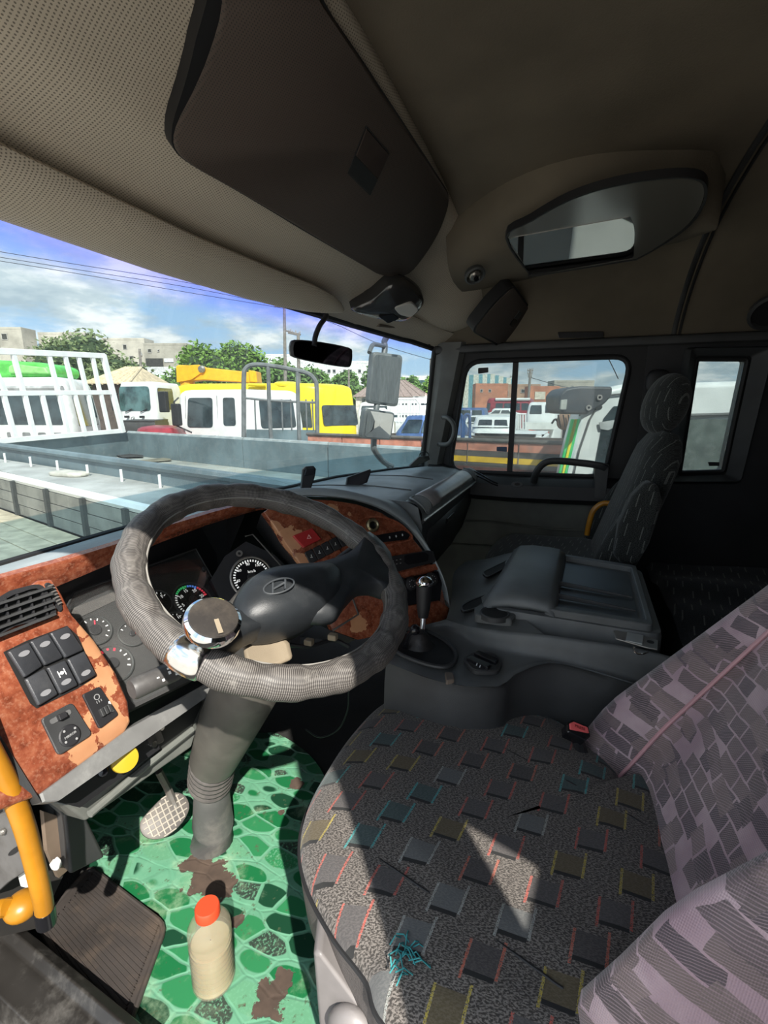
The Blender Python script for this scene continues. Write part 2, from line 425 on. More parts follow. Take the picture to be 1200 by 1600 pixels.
def matgreen():
    mt, n, out = newmat('pebble_vinyl'); v = n.obj()
    warp = n.new('ShaderNodeMix', {0: .02, 4: v, 5: n.noise(v, 8, 2, out=1)}, 1, data_type='VECTOR')
    mp = n.new('ShaderNodeMapping', {'Vector': warp, 'Rotation': (0, 0, .5), 'Scale': (1.5, .78, 1)})
    vo = dict(Vector=mp, Scale=15., Randomness=.8)
    de = n.new('ShaderNodeTexVoronoi', vo, 0, feature='DISTANCE_TO_EDGE')
    cl = n.new('ShaderNodeTexVoronoi', vo, 1, feature='F1'); fd = n.new('ShaderNodeTexVoronoi', vo, 0, feature='F1')
    g = n.new('ShaderNodeRGBToBW', {0: cl})
    cc = n.ramp(g, [(0, (.008, .045, .022)), (.30, (.01, .12, .04)), (.48, (.025, .17, .065)), (.62, (.10, .26, .15)), (.76, (.03, .045, .035))], 'CONSTANT')
    sp = n.ss(n.noise(v, 160, 3), .5, .62)
    spf = n.m('MULTIPLY', sp, n.m('GREATER_THAN', g, .60))
    cc = n.mix(n.m('MULTIPLY', spf, .7), cc, (.12, .30, .18))
    c = n.mix(n.m('MULTIPLY', n.ss(de, .04, .075), n.ss(fd, .60, .54)), n.mix(n.noise(v, 22, 4), (.07, .22, .13), (.15, .34, .22)), cc)
    # torn and dirty places
    acc = None
    for px, py, r in ((325, 1375, .062), (305, 1350, .045), (345, 1385, .05), (318, 1320, .022), (462, 1225, .03), (420, 1560, .05), (445, 1530, .03), (440, 1270, .012), (370, 1440, .02), (250, 1190, .02)):
        P = at(px, py, 'z', .005)
        dd = n.new('ShaderNodeVectorMath', {0: v, 1: tuple(P)}, 1, operation='DISTANCE')
        s = n.m('SUBTRACT', 1., n.m('DIVIDE', dd, r)); acc = s if acc is None else n.m('MAXIMUM', acc, s)
    f = n.m('ADD', n.m('MAXIMUM', acc, -1.), n.m('MULTIPLY', n.m('SUBTRACT', n.noise(v, 30, 4, .6), .5), 1.9))
    torn = n.ss(f, .22, .30)
    c = n.mix(n.m('MULTIPLY', n.ss(n.noise(v, 7, 6, .7), .52, .70), .55), c, (.30, .42, .27))
    c = n.mix(n.m('MULTIPLY', n.ss(n.noise(v, 60, 4, .7), .60, .66), .7), c, (.07, .09, .05))
    c = n.mix(torn, c, n.mix(n.noise(v, 30, 4), (.025, .018, .014), (.11, .075, .055)))
    bsdf(n, out, c, n.m('ADD', .38, n.m('MULTIPLY', torn, .5)), 0, n.bump(n.m('SUBTRACT', n.ss(de, .0, .08), torn), .4, .002), .4)
    return mt
GRN = matgreen()
def sleeve():
    mt, n, out = newmat('ribbed_wheel_sleeve'); v = n.obj()
    du, dv, dn = WU, WVv, WN
    q = n.new('ShaderNodeVectorMath', {0: v, 1: tuple(-WC)}, operation='ADD')
    a = n.new('ShaderNodeVectorMath', {0: q, 1: tuple(du)}, 1, operation='DOT_PRODUCT'); b = n.new('ShaderNodeVectorMath', {0: q, 1: tuple(dv)}, 1, operation='DOT_PRODUCT')
    ang = n.m('ARCTAN2', b, a)
    h = n.new('ShaderNodeVectorMath', {0: q, 1: tuple(dn)}, 1, operation='DOT_PRODUCT')
    s = n.m('SINE', n.m('MULTIPLY', ang, 520.)); s2 = n.m('SINE', n.m('MULTIPLY', h, 1700.))
    k = n.ss(n.m('ADD', s, n.m('MULTIPLY', s2, .5)), -.4, .8)
    c = n.mix(k, (.045, .040, .037), (.18, .165, .15))
    c = n.mix(n.m('MULTIPLY', n.ss(n.noise(v, 40, 5, .7), .55, .7), .4), c, (.30, .28, .25))
    bsdf(n, out, c, .5, 0, n.bump(k, .5, .001), .5); return mt
WC = Vector((.669, .444, .876)); tx, ty = .473, -.165
WN = Vector((math.sin(ty), -math.sin(tx), math.cos(tx))).normalized()
WU = Vector((0, 1, 0)).cross(WN).normalized(); WVv = WN.cross(WU)
SLEEVE = sleeve()
WHL = M('wheel_rubber', (.020, .023, .026), .38, bs=900, bst=.2, dirt=((.10, .10, .10), .3))
def glass(name, tint=(.53, .575, .57), refl=1.0, rough=.0, veil=.0, grad=False, veilcol=(.8, .85, .85)):
    mt, n, out = newmat(name); v = n.obj(); x, y, z = n.xyz(v)
    fr = n.new('ShaderNodeFresnel', {0: 1.5}); fr = n.m('MULTIPLY', fr, refl)
    tcol = tint
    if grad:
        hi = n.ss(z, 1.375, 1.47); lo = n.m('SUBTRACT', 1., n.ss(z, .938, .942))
        tcol = n.mix(hi, tint, (.34, .34, .80)); tcol = n.mix(lo, tcol, (.27, .38, .42))  # lower band: dash reflection on the screen put into the glass tint
    tr = n.n.new('ShaderNodeBsdfTransparent'); n.set(tr.inputs[0], tcol)
    gl = n.n.new('ShaderNodeBsdfGlossy'); gl.inputs['Roughness'].default_value = rough
    mx = n.n.new('ShaderNodeMixShader'); n.set(mx.inputs[0], fr); n.l.new(tr.outputs[0], mx.inputs[1]); n.l.new(gl.outputs[0], mx.inputs[2])
    last = mx
    if veil:
        df = n.n.new('ShaderNodeBsdfDiffuse'); df.inputs[0].default_value = (*veilcol, 1)
        tl = n.n.new('ShaderNodeBsdfTranslucent'); tl.inputs[0].default_value = (*veilcol, 1)
        m1 = n.n.new('ShaderNodeMixShader'); m1.inputs[0].default_value = .6; n.l.new(df.outputs[0], m1.inputs[1]); n.l.new(tl.outputs[0], m1.inputs[2])
        m2 = n.n.new('ShaderNodeMixShader'); k = n.m('MULTIPLY', n.m('ADD', .6, n.noise(v, 5, 6, .7)), veil)
        n.set(m2.inputs[0], k); n.l.new(mx.outputs[0], m2.inputs[1]); n.l.new(m1.outputs[0], m2.inputs[2]); last = m2
    n.l.new(last.outputs[0], out.inputs[0]); return mt
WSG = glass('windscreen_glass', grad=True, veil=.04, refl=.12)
SG = glass('side_glass', veil=.06, refl=.6)
GLZ = glass('gauge_glass', (.95, .95, .95), .8, .0, .02)
EXG = M('vehicle_glass_dark', (.03, .045, .05), .08, va=.3, vs_=3, spec=.8)
EXG2 = M('vehicle_glass_teal', (.06, .12, .12), .1, va=.3, vs_=3, spec=.8)
MIRR = M('mirror_glass', (.8, .82, .82), .01, 1, va=0)
SMOK = M('smoked_acrylic', (.02, .02, .02), .03, 0, va=0, spec=1.0)

# ================================================================== CAB SHELL
def interp(T, x):
    for (a, va), (b, vb) in zip(T, T[1:]):
        if x <= b: return va+(vb-va)*(x-a)/(b-a)
    return T[-1][1]
YB = [(.2, .90), (.5, .965), (.8, .98), (1.3, .965), (1.8, .88), (2.1, .76), (2.3, .64)]
YT = [(.2, .84), (.5, .89), (.8, .905), (1.3, .88), (1.8, .79), (2.1, .69), (2.3, .59)]
ZT = [(.2, 1.466), (.9, 1.469), (1.35, 1.474), (1.8, 1.462), (2.15, 1.44), (2.3, 1.418)]
xs = [.2+2.1*i/42 for i in range(43)]
struct(obj('floor', bb(.02, 2.3, -1.05, 1.30, -.08, -.001), CARP))
CP = [(.10, 1.54), (.14, 1.59), (.24, 1.66), (.5, 1.73), (.9, 1.78), (1.3, 1.785), (1.65, 1.765), (1.95, 1.70), (2.14, 1.60), (2.25, 1.50), (2.30, 1.42)]
cps = smoothpath([(a, 0, b) for a, b in CP], 4)
ceil_rows = [[Vector((p.x, min(yy, interp(YT, p.x)+.01), p.z+(0 if yy > -.95 else -.05))) for p in cps] for yy in (.92, .5, .2, -.1, -.37, -.6, -.95, -1.05)]
struct(obj('ceiling', grid(ceil_rows), CEIL, smooth=True, solid=-.05))
seam = [Vector((p.x, -.385, p.z-.004)) for p in cps]
struct(obj('trim_1', tube(seam, .009, 8, flat=.6), GRYD, smooth=True))
seam2 = [Vector((p.x, -.405, p.z-.003)) for p in cps]
struct(obj('trim_2', tube(seam2, .005, 6), BLKR, smooth=True))
# right wall with openings (2D coords: y, z)
def zlist(P): return [(p[1], p[2]) for p in P]
DW = rp([(at(702, 738, 'x', 2.3)[1], .845), (.44, 1.356), (-.245, 1.356), (-.185, .85)], .14, 5)
QW = rp([(-.478, 1.338), (-.470, .882), (-.626, .894), (-.650, 1.332)], .08, 3)
DWl = [(p.x, p.y) for p in DW]; QWl = [(p.x, p.y) for p in QW]
DOOR = [(.60, .02), (.60, .80), (.50, 1.39), (-.30, 1.40), (-.30, .02)]
walls_out = [(.66, -.05), (.66, .88), (.59, 1.42), (-1.05, 1.42), (-1.05, -.05)]
door_hole = [(a, b) for a, b in DOOR]
struct(obj('wall_right', holed(walls_out, [door_hole[::-1], QWl[::-1]], lambda p: Vector((2.30, p[0], p[1])), (.09, 0, 0)), BLK))
struct(obj('wall_back', bb(-.09, 2.39, -1.10, -1.05, -.05, 1.85), BLK))
# left wall behind the driver door opening
gap = [(-.441, 1.345), (-.436, 1.165), (-.535, 1.293)]  # unseen hole, shaped to throw the sun patch on the seat cushion
struct(obj('wall_left', holed([(-.235, -.05), (-.235, 1.95), (-1.05, 1.95), (-1.05, -.05)], [gap], lambda p: Vector((-.05, p[0], p[1])), (.015, 0, 0)), BLK))
struct(obj('wall_front', bb(.02, 2.39, 1.28, 1.33, -.1, .55), BLK))
struct(obj('trim_11', bb(.02, 2.39, .97, 1.33, .50, .55), BLK))
struct(obj('trim_3', tube([(.09, -.30, 1.54), (.09, .1, 1.54), (.10, .70, 1.53), (.14, .85, 1.46), (.15, .93, .85)], .018, 8), BLKR, smooth=True))
# windscreen
rows = []
for k in range(7):
    t = k/6
    rows.append([Vector((x_, interp(YB, x_)*(1-t)+interp(YT, x_)*t+.03*math.sin(math.pi*t), .85*(1-t)+interp(ZT, x_)*t)) for x_ in xs])
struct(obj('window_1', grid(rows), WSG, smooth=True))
hd = [Vector((x_, interp(YT, x_)+.005, interp(ZT, x_)+.004)) for x_ in xs]
struct(obj('trim_4', tube(hd, .017, 8), BLKR, smooth=True))
struct(obj('trim_12', grid([[Vector((x_, interp(YB, x_)-.012, .857)) for x_ in xs], [Vector((x_, interp(YB, x_)-.03, .50)) for x_ in xs]]), BLK))
hb = [Vector((x_, interp(YB, x_)-.005, .862)) for x_ in xs]
struct(obj('trim_5', tube(hb, .010, 8), BLKR, smooth=True))
# right A pillar
def pillar_ring(z):
    t = (z-.86)/(1.42-.86); yf = .64*(1-t)+.59*t; yr = .555*(1-t)+.455*t
    return [Vector((2.315, yf+.01, z)), Vector((2.285, yf-.005, z)), Vector((2.262, (yf+yr)/2+.015, z)), Vector((2.268, yr+.01, z)), Vector((2.295, yr-.01, z)), Vector((2.34, yr, z)), Vector((2.36, yf+.02, z))]
zs_ = [.84+.6*i/8 for i in range(9)]
struct(obj('trim_6', loft([pillar_ring(z_) for z_ in zs_]), PILL, smooth=True))
struct(obj('trim_7', tube([Vector((2.285, .64-.05*(z_-.86)/.56, z_)) for z_ in zs_]+[Vector((2.24, .615, 1.435))], .012, 8), BLKR, smooth=True))
# roof edge rail over the right windows
struct(obj('trim_8', tube([(2.28, .58, 1.408), (2.28, .2, 1.412), (2.28, -.4, 1.412), (2.28, -1.0, 1.412)], .014, 8, flat=1.4), GRYD, smooth=True))
# passenger door
door = bpy.data.objects.new('door_1', None); COL.objects.link(door); door.location = (2.3, 0, 0); struct(door)
obj('door_frame', holed([(a, b) for a, b in DOOR], [DWl[::-1]], lambda p: Vector((2.305, p[0], p[1])), (.05, 0, 0)), BLKR, door)
obj('window_seal', tube([Vector((2.30, p.x, p.y)) for p in DW], .011, 8, closed=True), BLKR, door, smooth=True)
gl0 = obj('window_pane', ext([(2.325, .22, .80), (2.325, .56, .80), (2.325, .52, 1.37), (2.325, .22, 1.37)], (.004, 0, 0)), SG, door)
gl1 = obj('window_pane', ext([(2.335, -.26, .80), (2.335, .23, .80), (2.335, .23, 1.37), (2.335, -.26, 1.37)], (.004, 0, 0)), SG, door)
obj('window_divider', bb(2.305, 2.325, .209, .233, .84, 1.36), BLKR, door)
obj('window_sticker', ext(rp([at(747, 575, 'x', 2.32), at(763, 574, 'x', 2.32), at(763, 582, 'x', 2.32), at(747, 584, 'x', 2.32)], .1, 1), (.001, 0, 0)), BLK, door)
obj('window_sticker', ext(rp([at(776, 698, 'x', 2.32), at(792, 698, 'x', 2.32), at(792, 706, 'x', 2.32), at(776, 705, 'x', 2.32)], .1, 1), (.001, 0, 0)), M('navy_sticker', (.03, .06, .12), .5), door)
# belt / armrest: loft of y-sections, profile in (x,z)
def belt(y_, top, bulge):
    return [Vector((2.32, y_, top)), Vector((2.29, y_, top+.004)), Vector((2.27-bulge*.4, y_, top-.006)), Vector((2.26-bulge, y_, top-.03)), Vector((2.255-bulge, y_, top-.085)), Vector((2.27-bulge*.6, y_, top-.11)), Vector((2.32, y_, top-.12))]
bl = [(.60, .885, .03), (.55, .88, .035), (.50, .868, .04), (.45, .848, .045), (.38, .838, .045), (.2, .835, .045), (0, .838, .045), (-.15, .842, .045), (-.29, .845, .04)]
obj('armrest', loft([belt(*b) for b in bl]), BLK, door, smooth=True)
obj('door_card', slab([(2.295, .58, .03), (2.295, .58, .74), (2.295, -.28, .74), (2.295, -.28, .03)], (-1, 0, 0), .02, 0), DOORM, door)
for zz_, dz in ((.60, .012), (.48, .01)):
    obj('card_rib', tube([(2.293, .50, zz_), (2.287, .3, zz_+dz), (2.287, 0, zz_), (2.293, -.25, zz_+.01)], .010, 8, flat=.6), DOORM, door, smooth=True)
for k, q in enumerate([(735, 745, 770, 752), (738, 750, 776, 760)]):
    obj('armrest_slot', tube(smoothpath([at(724, 731+k*5, 'x', 2.235), at(745, 738+k*5, 'x', 2.225), at(766, 750+k*4, 'x', 2.215), at(778, 756+k*3, 'x', 2.215)], 4), .0035, 6), BLKG, door, smooth=True)
hp = smoothpath([at(834, 753, 'x', 2.23), at(838, 738, 'x', 2.2), at(850, 724, 'x', 2.19), at(868, 720, 'x', 2.19), at(905, 723, 'x', 2.19), at(935, 727, 'x', 2.19), at(946, 731, 'x', 2.2)], 5)
obj('pull_handle', tube(hp, .016, 10, flat=.8), GRYD, door, smooth=True)
obj('handle_bracket', slab([at(930, 728, 'x', 2.21), at(952, 728, 'x', 2.21), at(946, 782, 'x', 2.21), at(928, 780, 'x', 2.21)], (-1, 0, 0), .07, 0, .006), GRYD, door)
lk = at(808, 757, 'x', 2.215)
obj('lock_plate', disc(lk, (-1, 0, .3), .014, .012, 20, 0, sx=1.9, ch=.002), GRYD, door)
obj('lock_knob', disc(lk+Vector((-.004, 0, .002)), (-1, 0, .3), .006, .01, 12, 0, sx=2), BLKG, door)
obj('door_latch_cup', slab(rp([at(738, 765, 'x', 2.24), at(768, 762, 'x', 2.24), at(765, 776, 'x', 2.24), at(745, 776, 'x', 2.24)], .4, 3), (-1, 0, 0), .03, .003, .003), BLKG, door)
# rear quarter window
win2 = bpy.data.objects.new('window_2', None); COL.objects.link(win2); win2.location = (2.3, -.55, 1.1); struct(win2)
Q3 = [Vector((2.30, p.x, p.y)) for p in QW]
obj('window_seal', tube(Q3, .010, 8, closed=True), BLKR, win2, smooth=True)
obj('window_pane', ext([Vector((2.34, p.x, p.y)) for p in QW], (.004, 0, 0)), SG, win2)
cq = sum(Q3, Vector())/len(Q3)
r_in = [Vector((2.285, cq.y+(p.y-cq.y)*1.08, cq.z+(p.z-cq.z)*1.05)) for p in Q3]
r_out = [Vector((2.25, cq.y+(p.y-cq.y)*1.55-.01, cq.z+(p.z-cq.z)*(1.16 if p.z > 1.1 else 1.14))) for p in Q3]
r_w = [Vector((2.30, cq.y+(p.y-cq.y)*1.75-.01, cq.z+(p.z-cq.z)*(1.2 if p.z > 1.1 else 1.22))) for p in Q3]
obj('window_surround', grid([r_in, r_out, r_w], True), GRYD, win2, smooth=True)
obj('window_mark', slab([at(1106, 722, 'x', 2.335), at(1124, 722, 'x', 2.335), at(1124, 728, 'x', 2.335), at(1108, 728, 'x', 2.335)], (-1, 0, 0), .001), BLK, win2)
# sill of the driver's door (bottom left)
sillA = [at(0, 1432, 'z', .02), at(215, 1610, 'z', .02)]
dS = (sillA[1]-sillA[0]).normalized(); nS = Vector((-dS.y, dS.x, 0)); nS = nS if nS.x < 0 else -nS
A0 = sillA[0]-dS*.25; A1 = sillA[1]+dS*.9
prof = [(0, .03), (.02, .045), (.035, .03), (.05, .03), (.065, .02), (.09, .02), (.10, -.02), (.15, -.03), (.16, -.08), (.16, -.14), (0, -.14)]
struct(obj('trim_9', loft([[A0+nS*a+Vector((0, 0, b)) for a, b in prof], [A1+nS*a+Vector((0, 0, b)) for a, b in prof]]), M('scuffed_black_sill', (.02, .018, .016), .35, dirt=((.35, .33, .3), .25)), bevel=.004))
st = thing('step_panel', 'light grey curved door step panel below the black sill, lower left corner', 'step', (.2, .8, -.3))
obj('panel', loft([[A0+nS*a+Vector((0, 0, b)) for a, b in ((.165, -.10), (.22, -.11), (.34, -.16), (.38, -.3), (.165, -.3))], [A1+nS*a+Vector((0, 0, b)) for a, b in ((.165, -.10), (.22, -.11), (.34, -.16), (.38, -.3), (.165, -.3))]]), M('light_grey_paint', (.42, .42, .41), .4, dirt=((.1, .08, .06), .5)), st, bevel=.015, seg=3)

# ================================================================== OVERHEAD
oh = thing('overhead_shelf', 'perforated beige overhead shelf moulding running along the roof above the windscreen', 'shelf', (1.2, .7, 1.6))
def ohprof(x_):
    yt = interp(YT, x_); zt = interp(ZT, x_); k = max(0, (x_-1.78)/.50); k = min(1, k); e = k*k*(3-2*k)
    P = [(yt-.008, zt), (yt-.03, zt+.012), (.74-.10*k+(yt-.9)*.5, 1.525-.05*k), (.655-.12*e, 1.552-.075*e), (.615-.16*e, 1.572-.08*e), (.57-.20*e, 1.61-.08*e), (.47-.19*e, 1.685-.06*e), (.37-.18*e, 1.757-.06*e), (.40-.18*e, 1.84-.08*e), (.42-.18*e, 1.9)]
    return [Vector((x_, a, b)) for a, b in P]
cols = []
for i in range(44):
    x_ = .24+(2.29-.24)*i/43; cols.append(smoothpath(ohprof(x_), 3))
obj('shelf_body', grid(cols), PERF, oh, smooth=True, ang=60)
# closed locker door above the driver
def facept(x_, t, lift=.0):     # t 0 at the lower front edge, 1 at the upper rear edge
    a = Vector((x_, .622, 1.558)); b = Vector((x_, .375, 1.752)); nn = Vector((0, -.62, -.79))
    return a+(b-a)*t+nn*lift
def fpx(px, py, lift=.0): return pl(px, py, Vector((1, .622, 1.558))+Vector((0, -.62, -.79))*lift, (0, -.62, -.79))
DN = Vector((0, -.62, -.79)).normalized()
doorpx = [(330, -90), (345, 0), (325, 80), (300, 140), (273, 195), (272, 230), (300, 256), (360, 290), (440, 337), (520, 385), (572, 416), (592, 427), (615, 430), (638, 425), (660, 400), (682, 365), (696, 330), (699, 305), (690, 285), (620, 180), (560, 88), (500, 0), (440, -90)]
DP = [fpx(a, b, .012) for a, b in doorpx]
DPs = smoothpath(DP, 3, True)
obj('locker_door', slab(DPs, DN, .03, .008, .006), PERFD, oh, smooth=True, ang=50)
cD = sum(DPs, Vector())/len(DPs)
obj('door_gap', rim([p+(p-cD).normalized()*(.003+.024*max(0, min(1, (.80-p.x)/.12))*max(0, min(1, (.60-p.y)/.10))) for p in DPs], DN, .03, .02, .003), BLKR, oh, smooth=True)
lq = [fpx(a, b, .021) for a, b in ((572, 200), (607, 240), (578, 303), (545, 270))]
lat = obj('latch', rim([p+(p-sum(lq, Vector())/4)*.06 for p in lq], DN, .004, .006, .001), BLKR, oh)
obj('latch_recess', slab([lq[3], lq[3]*.6+lq[0]*.4, lq[2]*.6+lq[1]*.4, lq[2]], DN, .004, .0012), M('vent_dark', (.006, .006, .006)), lat)
obj('latch_flap', slab([lq[3]*.58+lq[0]*.42, lq[0], lq[1], lq[2]*.58+lq[1]*.42], DN, .006, .003, .0015), M('latch_brown', (.05, .038, .033), .8, spec=.15), lat)
# passenger locker
P2N = Vector((-.25, -.62, -.70)).normalized(); P2P = at(740, 517, 'x', 2.02)
p2 = lambda a, b: pl(a, b, P2P, P2N)
L2 = rp([p2(740, 518), p2(772, 478), p2(803, 448), p2(838, 500), p2(828, 522), p2(806, 543), p2(785, 541)], .3, 4)
obj('locker_door', slab(L2, P2N, .05, .0, .004), PERFD, oh, smooth=True, ang=50)
c2 = sum(L2, Vector())/len(L2)
obj('door_gap', rim([p+(p-c2).normalized()*.012 for p in L2], P2N, .012, .05, -.004), BLKR, oh, smooth=True)
l2 = obj('latch', slab(rp([p2(796, 507), p2(803, 497), p2(808, 500), p2(801, 511)], .1, 1), P2N, .004, .003), BLKG, oh)
obj('latch_flap', slab([p2(803, 497), p2(811, 485), p2(816, 489), p2(808, 500)], P2N, .004, .003), GRYD, l2)
# centre housing of the roof glass, running back from the shelf
cb = []
for i in range(15):
    t = i/14; yc = .42-.78*t; wdt = (.22+.14*math.sin(math.pi*min(1, t*1.2)))*(1 if t < .8 else math.sqrt(max(.02, 1-((t-.8)/.2)**2))); zc = 1.60+.03*math.sin(t*2.6)+.02*t
    xc = 1.97-.26*t; ring = []
    for j in range(15):
        a = math.pi*j/14; ca, sa = math.cos(a), math.sin(a)
        ring.append(Vector((xc-wdt*math.copysign(abs(ca)**.6, ca), yc, 1.80-(1.80-zc)*(sa**.55))))
    cb.append(ring)
rg = thing('roof_glass_housing', 'brown moulded housing around the glossy smoked panel hanging under the roof', 'roof console', (1.8, .1, 1.7))
obj('housing', grid(cb), CEIL, rg, smooth=True, ang=70)
GN = Vector((-.10, -.02, -1)).normalized(); GP = Vector((1.75, .0, 1.612))
g3 = lambda a, b: pl(a, b, GP, GN)
gb = smoothpath([g3(*q) for q in ((792, 372), (830, 345), (890, 312), (960, 290), (1040, 278), (1090, 280), (1103, 300), (1090, 335), (1060, 365), (1000, 402), (975, 408), (838, 430), (826, 425))], 4, True)
obj('panel_rim', rim([p+(p-sum(gb, Vector())/len(gb)).normalized()*.004 for p in gb], GN, .006, .02, .002), BLKR, rg, smooth=True)
obj('smoked_panel', slab(gb, GN, .02, .0, .004), M('smoky_panel', (.11, .105, .09), .14, va=0, spec=.8), rg)
gw = rp([g3(794, 372), g3(985, 338), g3(992, 355), g3(990, 402), g3(830, 430)], .06, 2)
obj('mirror_window', slab(gw, GN, .003, .0015), M('dark_mirror', (.34, .33, .31), .02, 1, va=0), rg)
nz = at(742, 430, 'z', 1.585); nzN = Vector((-.45, -.35, -.82))
nzl = obj('nozzle_ring', lathe([(.034, -.01), (.036, .004), (.030, .008), (.026, .002), (.024, -.01)], nz, nzN, cap=False), GRY, rg, smooth=True)
obj('nozzle_ball', blob(nz, (.022, .022, .016), frame(nzN)), M('nozzle_metal', (.35, .33, .3), .25, .8), nzl, smooth=True)
obj('nozzle_pin', lathe([(.009, 0), (.009, .022), (.004, .024)], nz, nzN, 14), BLKG, nzl, smooth=True)
# dome lamp
LN = Vector((-.35, -.35, -.87)).normalized(); LP = at(615, 478, 'z', 1.50)
l3 = lambda a, b: pl(a, b, LP, LN)
lp = thing('dome_lamp', 'glossy dark dome lamp with two clear lenses and a switch above the interior mirror', 'lamp', LP)
lo = smoothpath([l3(*q) for q in ((548, 482), (580, 466), (610, 443), (640, 448), (662, 468), (655, 485), (632, 500), (600, 498), (570, 492))], 4, True)
lc = sum(lo, Vector())/len(lo)
obj('lamp_body', loft([[p-LN*.04 for p in lo], lo, [lc+(p-lc)*.88+LN*.012 for p in lo], [lc+(p-lc)*.6+LN*.022 for p in lo], [lc+(p-lc)*.2+LN*.026 for p in lo]]), M('smoky_lamp', (.035, .035, .035), .08, va=0, spec=.9), lp, smooth=True, ang=60)
def on(P, lift, f3=l3, NN=LN): return [f3(*q)+NN*lift for q in P]
obj('clear_lens', slab(rp(on([(612, 470), (640, 462), (652, 474), (640, 486), (622, 482)], .024), .3, 3), LN, .012, .006, .003), M('clear_lens', (.55, .55, .52), .06, va=0), lp)
obj('clear_lens', slab(rp(on([(560, 484), (580, 480), (598, 490), (585, 493)], .010), .3, 3), LN, .012, .006, .003), M('clear_lens', (.55, .55, .52), .06), lp)
obj('lamp_switch', slab(rp(on([(588, 484), (612, 480), (622, 488), (604, 496)], .022), .1, 1), LN, .012, .006, .002), BLKG, lp)
# sun visor
def vis(x_, k):
    yt = interp(YT, x_); c = Vector((x_, yt-.075-.010, interp(ZT, x_)+.004)); u = Vector((0, -.95, .30)); w_ = Vector((0, -.30, -.95)); R = []
    for j in range(16):
        a = 2*math.pi*j/16; R.append(c+u*math.cos(a)*.074*k+w_*math.sin(a)*.024*(.4+.6*k)+Vector((0, -.02*(1-k), .0)))
    return R
vx = [(.26, 1), (.5, 1), (.9, 1), (1.2, 1), (1.36, .95), (1.46, .75), (1.53, .45), (1.57, .12)]
obj_ = obj('sun_visor', loft([vis(*q) for q in vx]), PERF, None, smooth=True)
tag(obj_, 'long padded beige sun visor folded against the top of the windscreen', 'sun visor')
vs2 = tag(obj('visor_clip', join(tube(smoothpath([at(590, 508, 'z', 1.47), at(620, 512, 'z', 1.475), at(648, 520, 'z', 1.475), at(675, 534, 'z', 1.46)], 4), .012, 8, flat=.5)), CEIL, None, smooth=True), 'small folded clip of the passenger visor at the right end of the windscreen top', 'visor clip')
# slot grip in the roof rail
gs = [at(871, 519, 'x', 2.27), at(943, 518, 'x', 2.27), at(943, 527, 'x', 2.27), at(873, 528, 'x', 2.27)]
gh = tag(obj('roof_grip', join(slab(rp(gs, .2, 2), (-1, 0, -.4), .01, .004, .002)), BLKG), 'narrow black slot grip in the roof side above the passenger window', 'grip')
# round speaker recess at far right roof
spk = thing('roof_speaker', 'dark round speaker grille in the roof corner at the right edge', 'speaker', at(1205, 488, 'z', 1.55))
sc_ = at(1206, 488, 'x', 2.17)
obj('speaker_ring', lathe([(.07, -.01), (.072, .006), (.062, .01), (.056, .0)], sc_, (-.7, 0, -.7), cap=False), GRYD, spk, smooth=True)
obj('speaker_mesh', disc(sc_, (-.7, 0, -.7), .058, .01), BLKR, spk)

# ================================================================== REAR VIEW MIRROR
mp0 = at(510, 492, 'y', .80); mc = at(503, 553, 'y', .72)
rm = thing('interior_mirror', 'black oblong rear-view mirror hanging on a curved arm from the windscreen top', 'mirror', mp0)
obj('arm', tube(smoothpath([mp0+Vector((0, .05, .01)), mp0, at(500, 508, 'y', .77), at(493, 525, 'y', .74), at(491, 540, 'y', .735)], 5), [.011]*10+[.008]*11 if False else .0085, 10), BLK, rm, smooth=True)
mN = (CAM-mc).normalized(); mN = Vector((mN.x, mN.y-.25, mN.z-.05)).normalized()
mq = [pl(a, b, mc, mN) for a, b in ((454, 538), (462, 531), (500, 534), (545, 543), (551, 552), (549, 570), (540, 574), (500, 568), (460, 559), (454, 551))]
ms = smoothpath(mq, 3, True)
obj('shell', slab(ms, mN, .03, .0, .006), BLK, rm, smooth=True, ang=50)
mcc = sum(ms, Vector())/len(ms)
obj('mirror_glass', slab([mcc+(p-mcc)*.90 for p in ms], mN, .004, .0015), M('dim_mirror', (.10, .10, .11), .03, 1, va=0), rm)
# grab handle on the A pillar
gp = smoothpath([at(692, 652, 'x', 2.24), at(700, 653, 'x', 2.215), at(708, 662, 'x', 2.205), at(710, 674, 'x', 2.205), at(706, 687, 'x', 2.205), at(699, 694, 'x', 2.215), at(685, 694, 'x', 2.24)], 5)
ph = thing('pillar_grab_handle', 'grey curved grab handle screwed to the right windscreen pillar', 'handle', gp[0])
obj('grip', tube(gp, .0105, 12), GRY, ph, smooth=True)
for q in (gp[0], gp[-1]):
    obj('screw_cap', blob(q+Vector((-.008, 0, 0)), (.006, .006, .006), nu=10, nv=6), BLKG, ph, smooth=True)

# ================================================================== DASHBOARD
da = thing('dashboard', 'wraparound dashboard with worn wood veneer trim and blue-grey top below the windscreen', 'dashboard', (1.2, .8, .4))
FE = [((0, 905), 'z', .87), ((90, 880), 'z', .872), ((180, 852), 'z', .878), ((250, 826), 'z', .888), ((330, 802), 'z', .90), ((400, 783), 'z', .912)]
front = [at(-140, 950, 'z', .865)]+[at(*p, a, v) for p, a, v in FE]
s3 = lambda a, b: pl(a, b, ST_P, ST_N)
SN = Vector(ST_N).normalized()
arcpx = [(440, 777), (480, 774), (520, 776), (560, 782), (600, 796), (635, 820), (662, 852), (682, 886), (696, 920), (702, 950)]
arc = [s3(*q) for q in arcpx]
fs = smoothpath(front+arc[:3], 4)
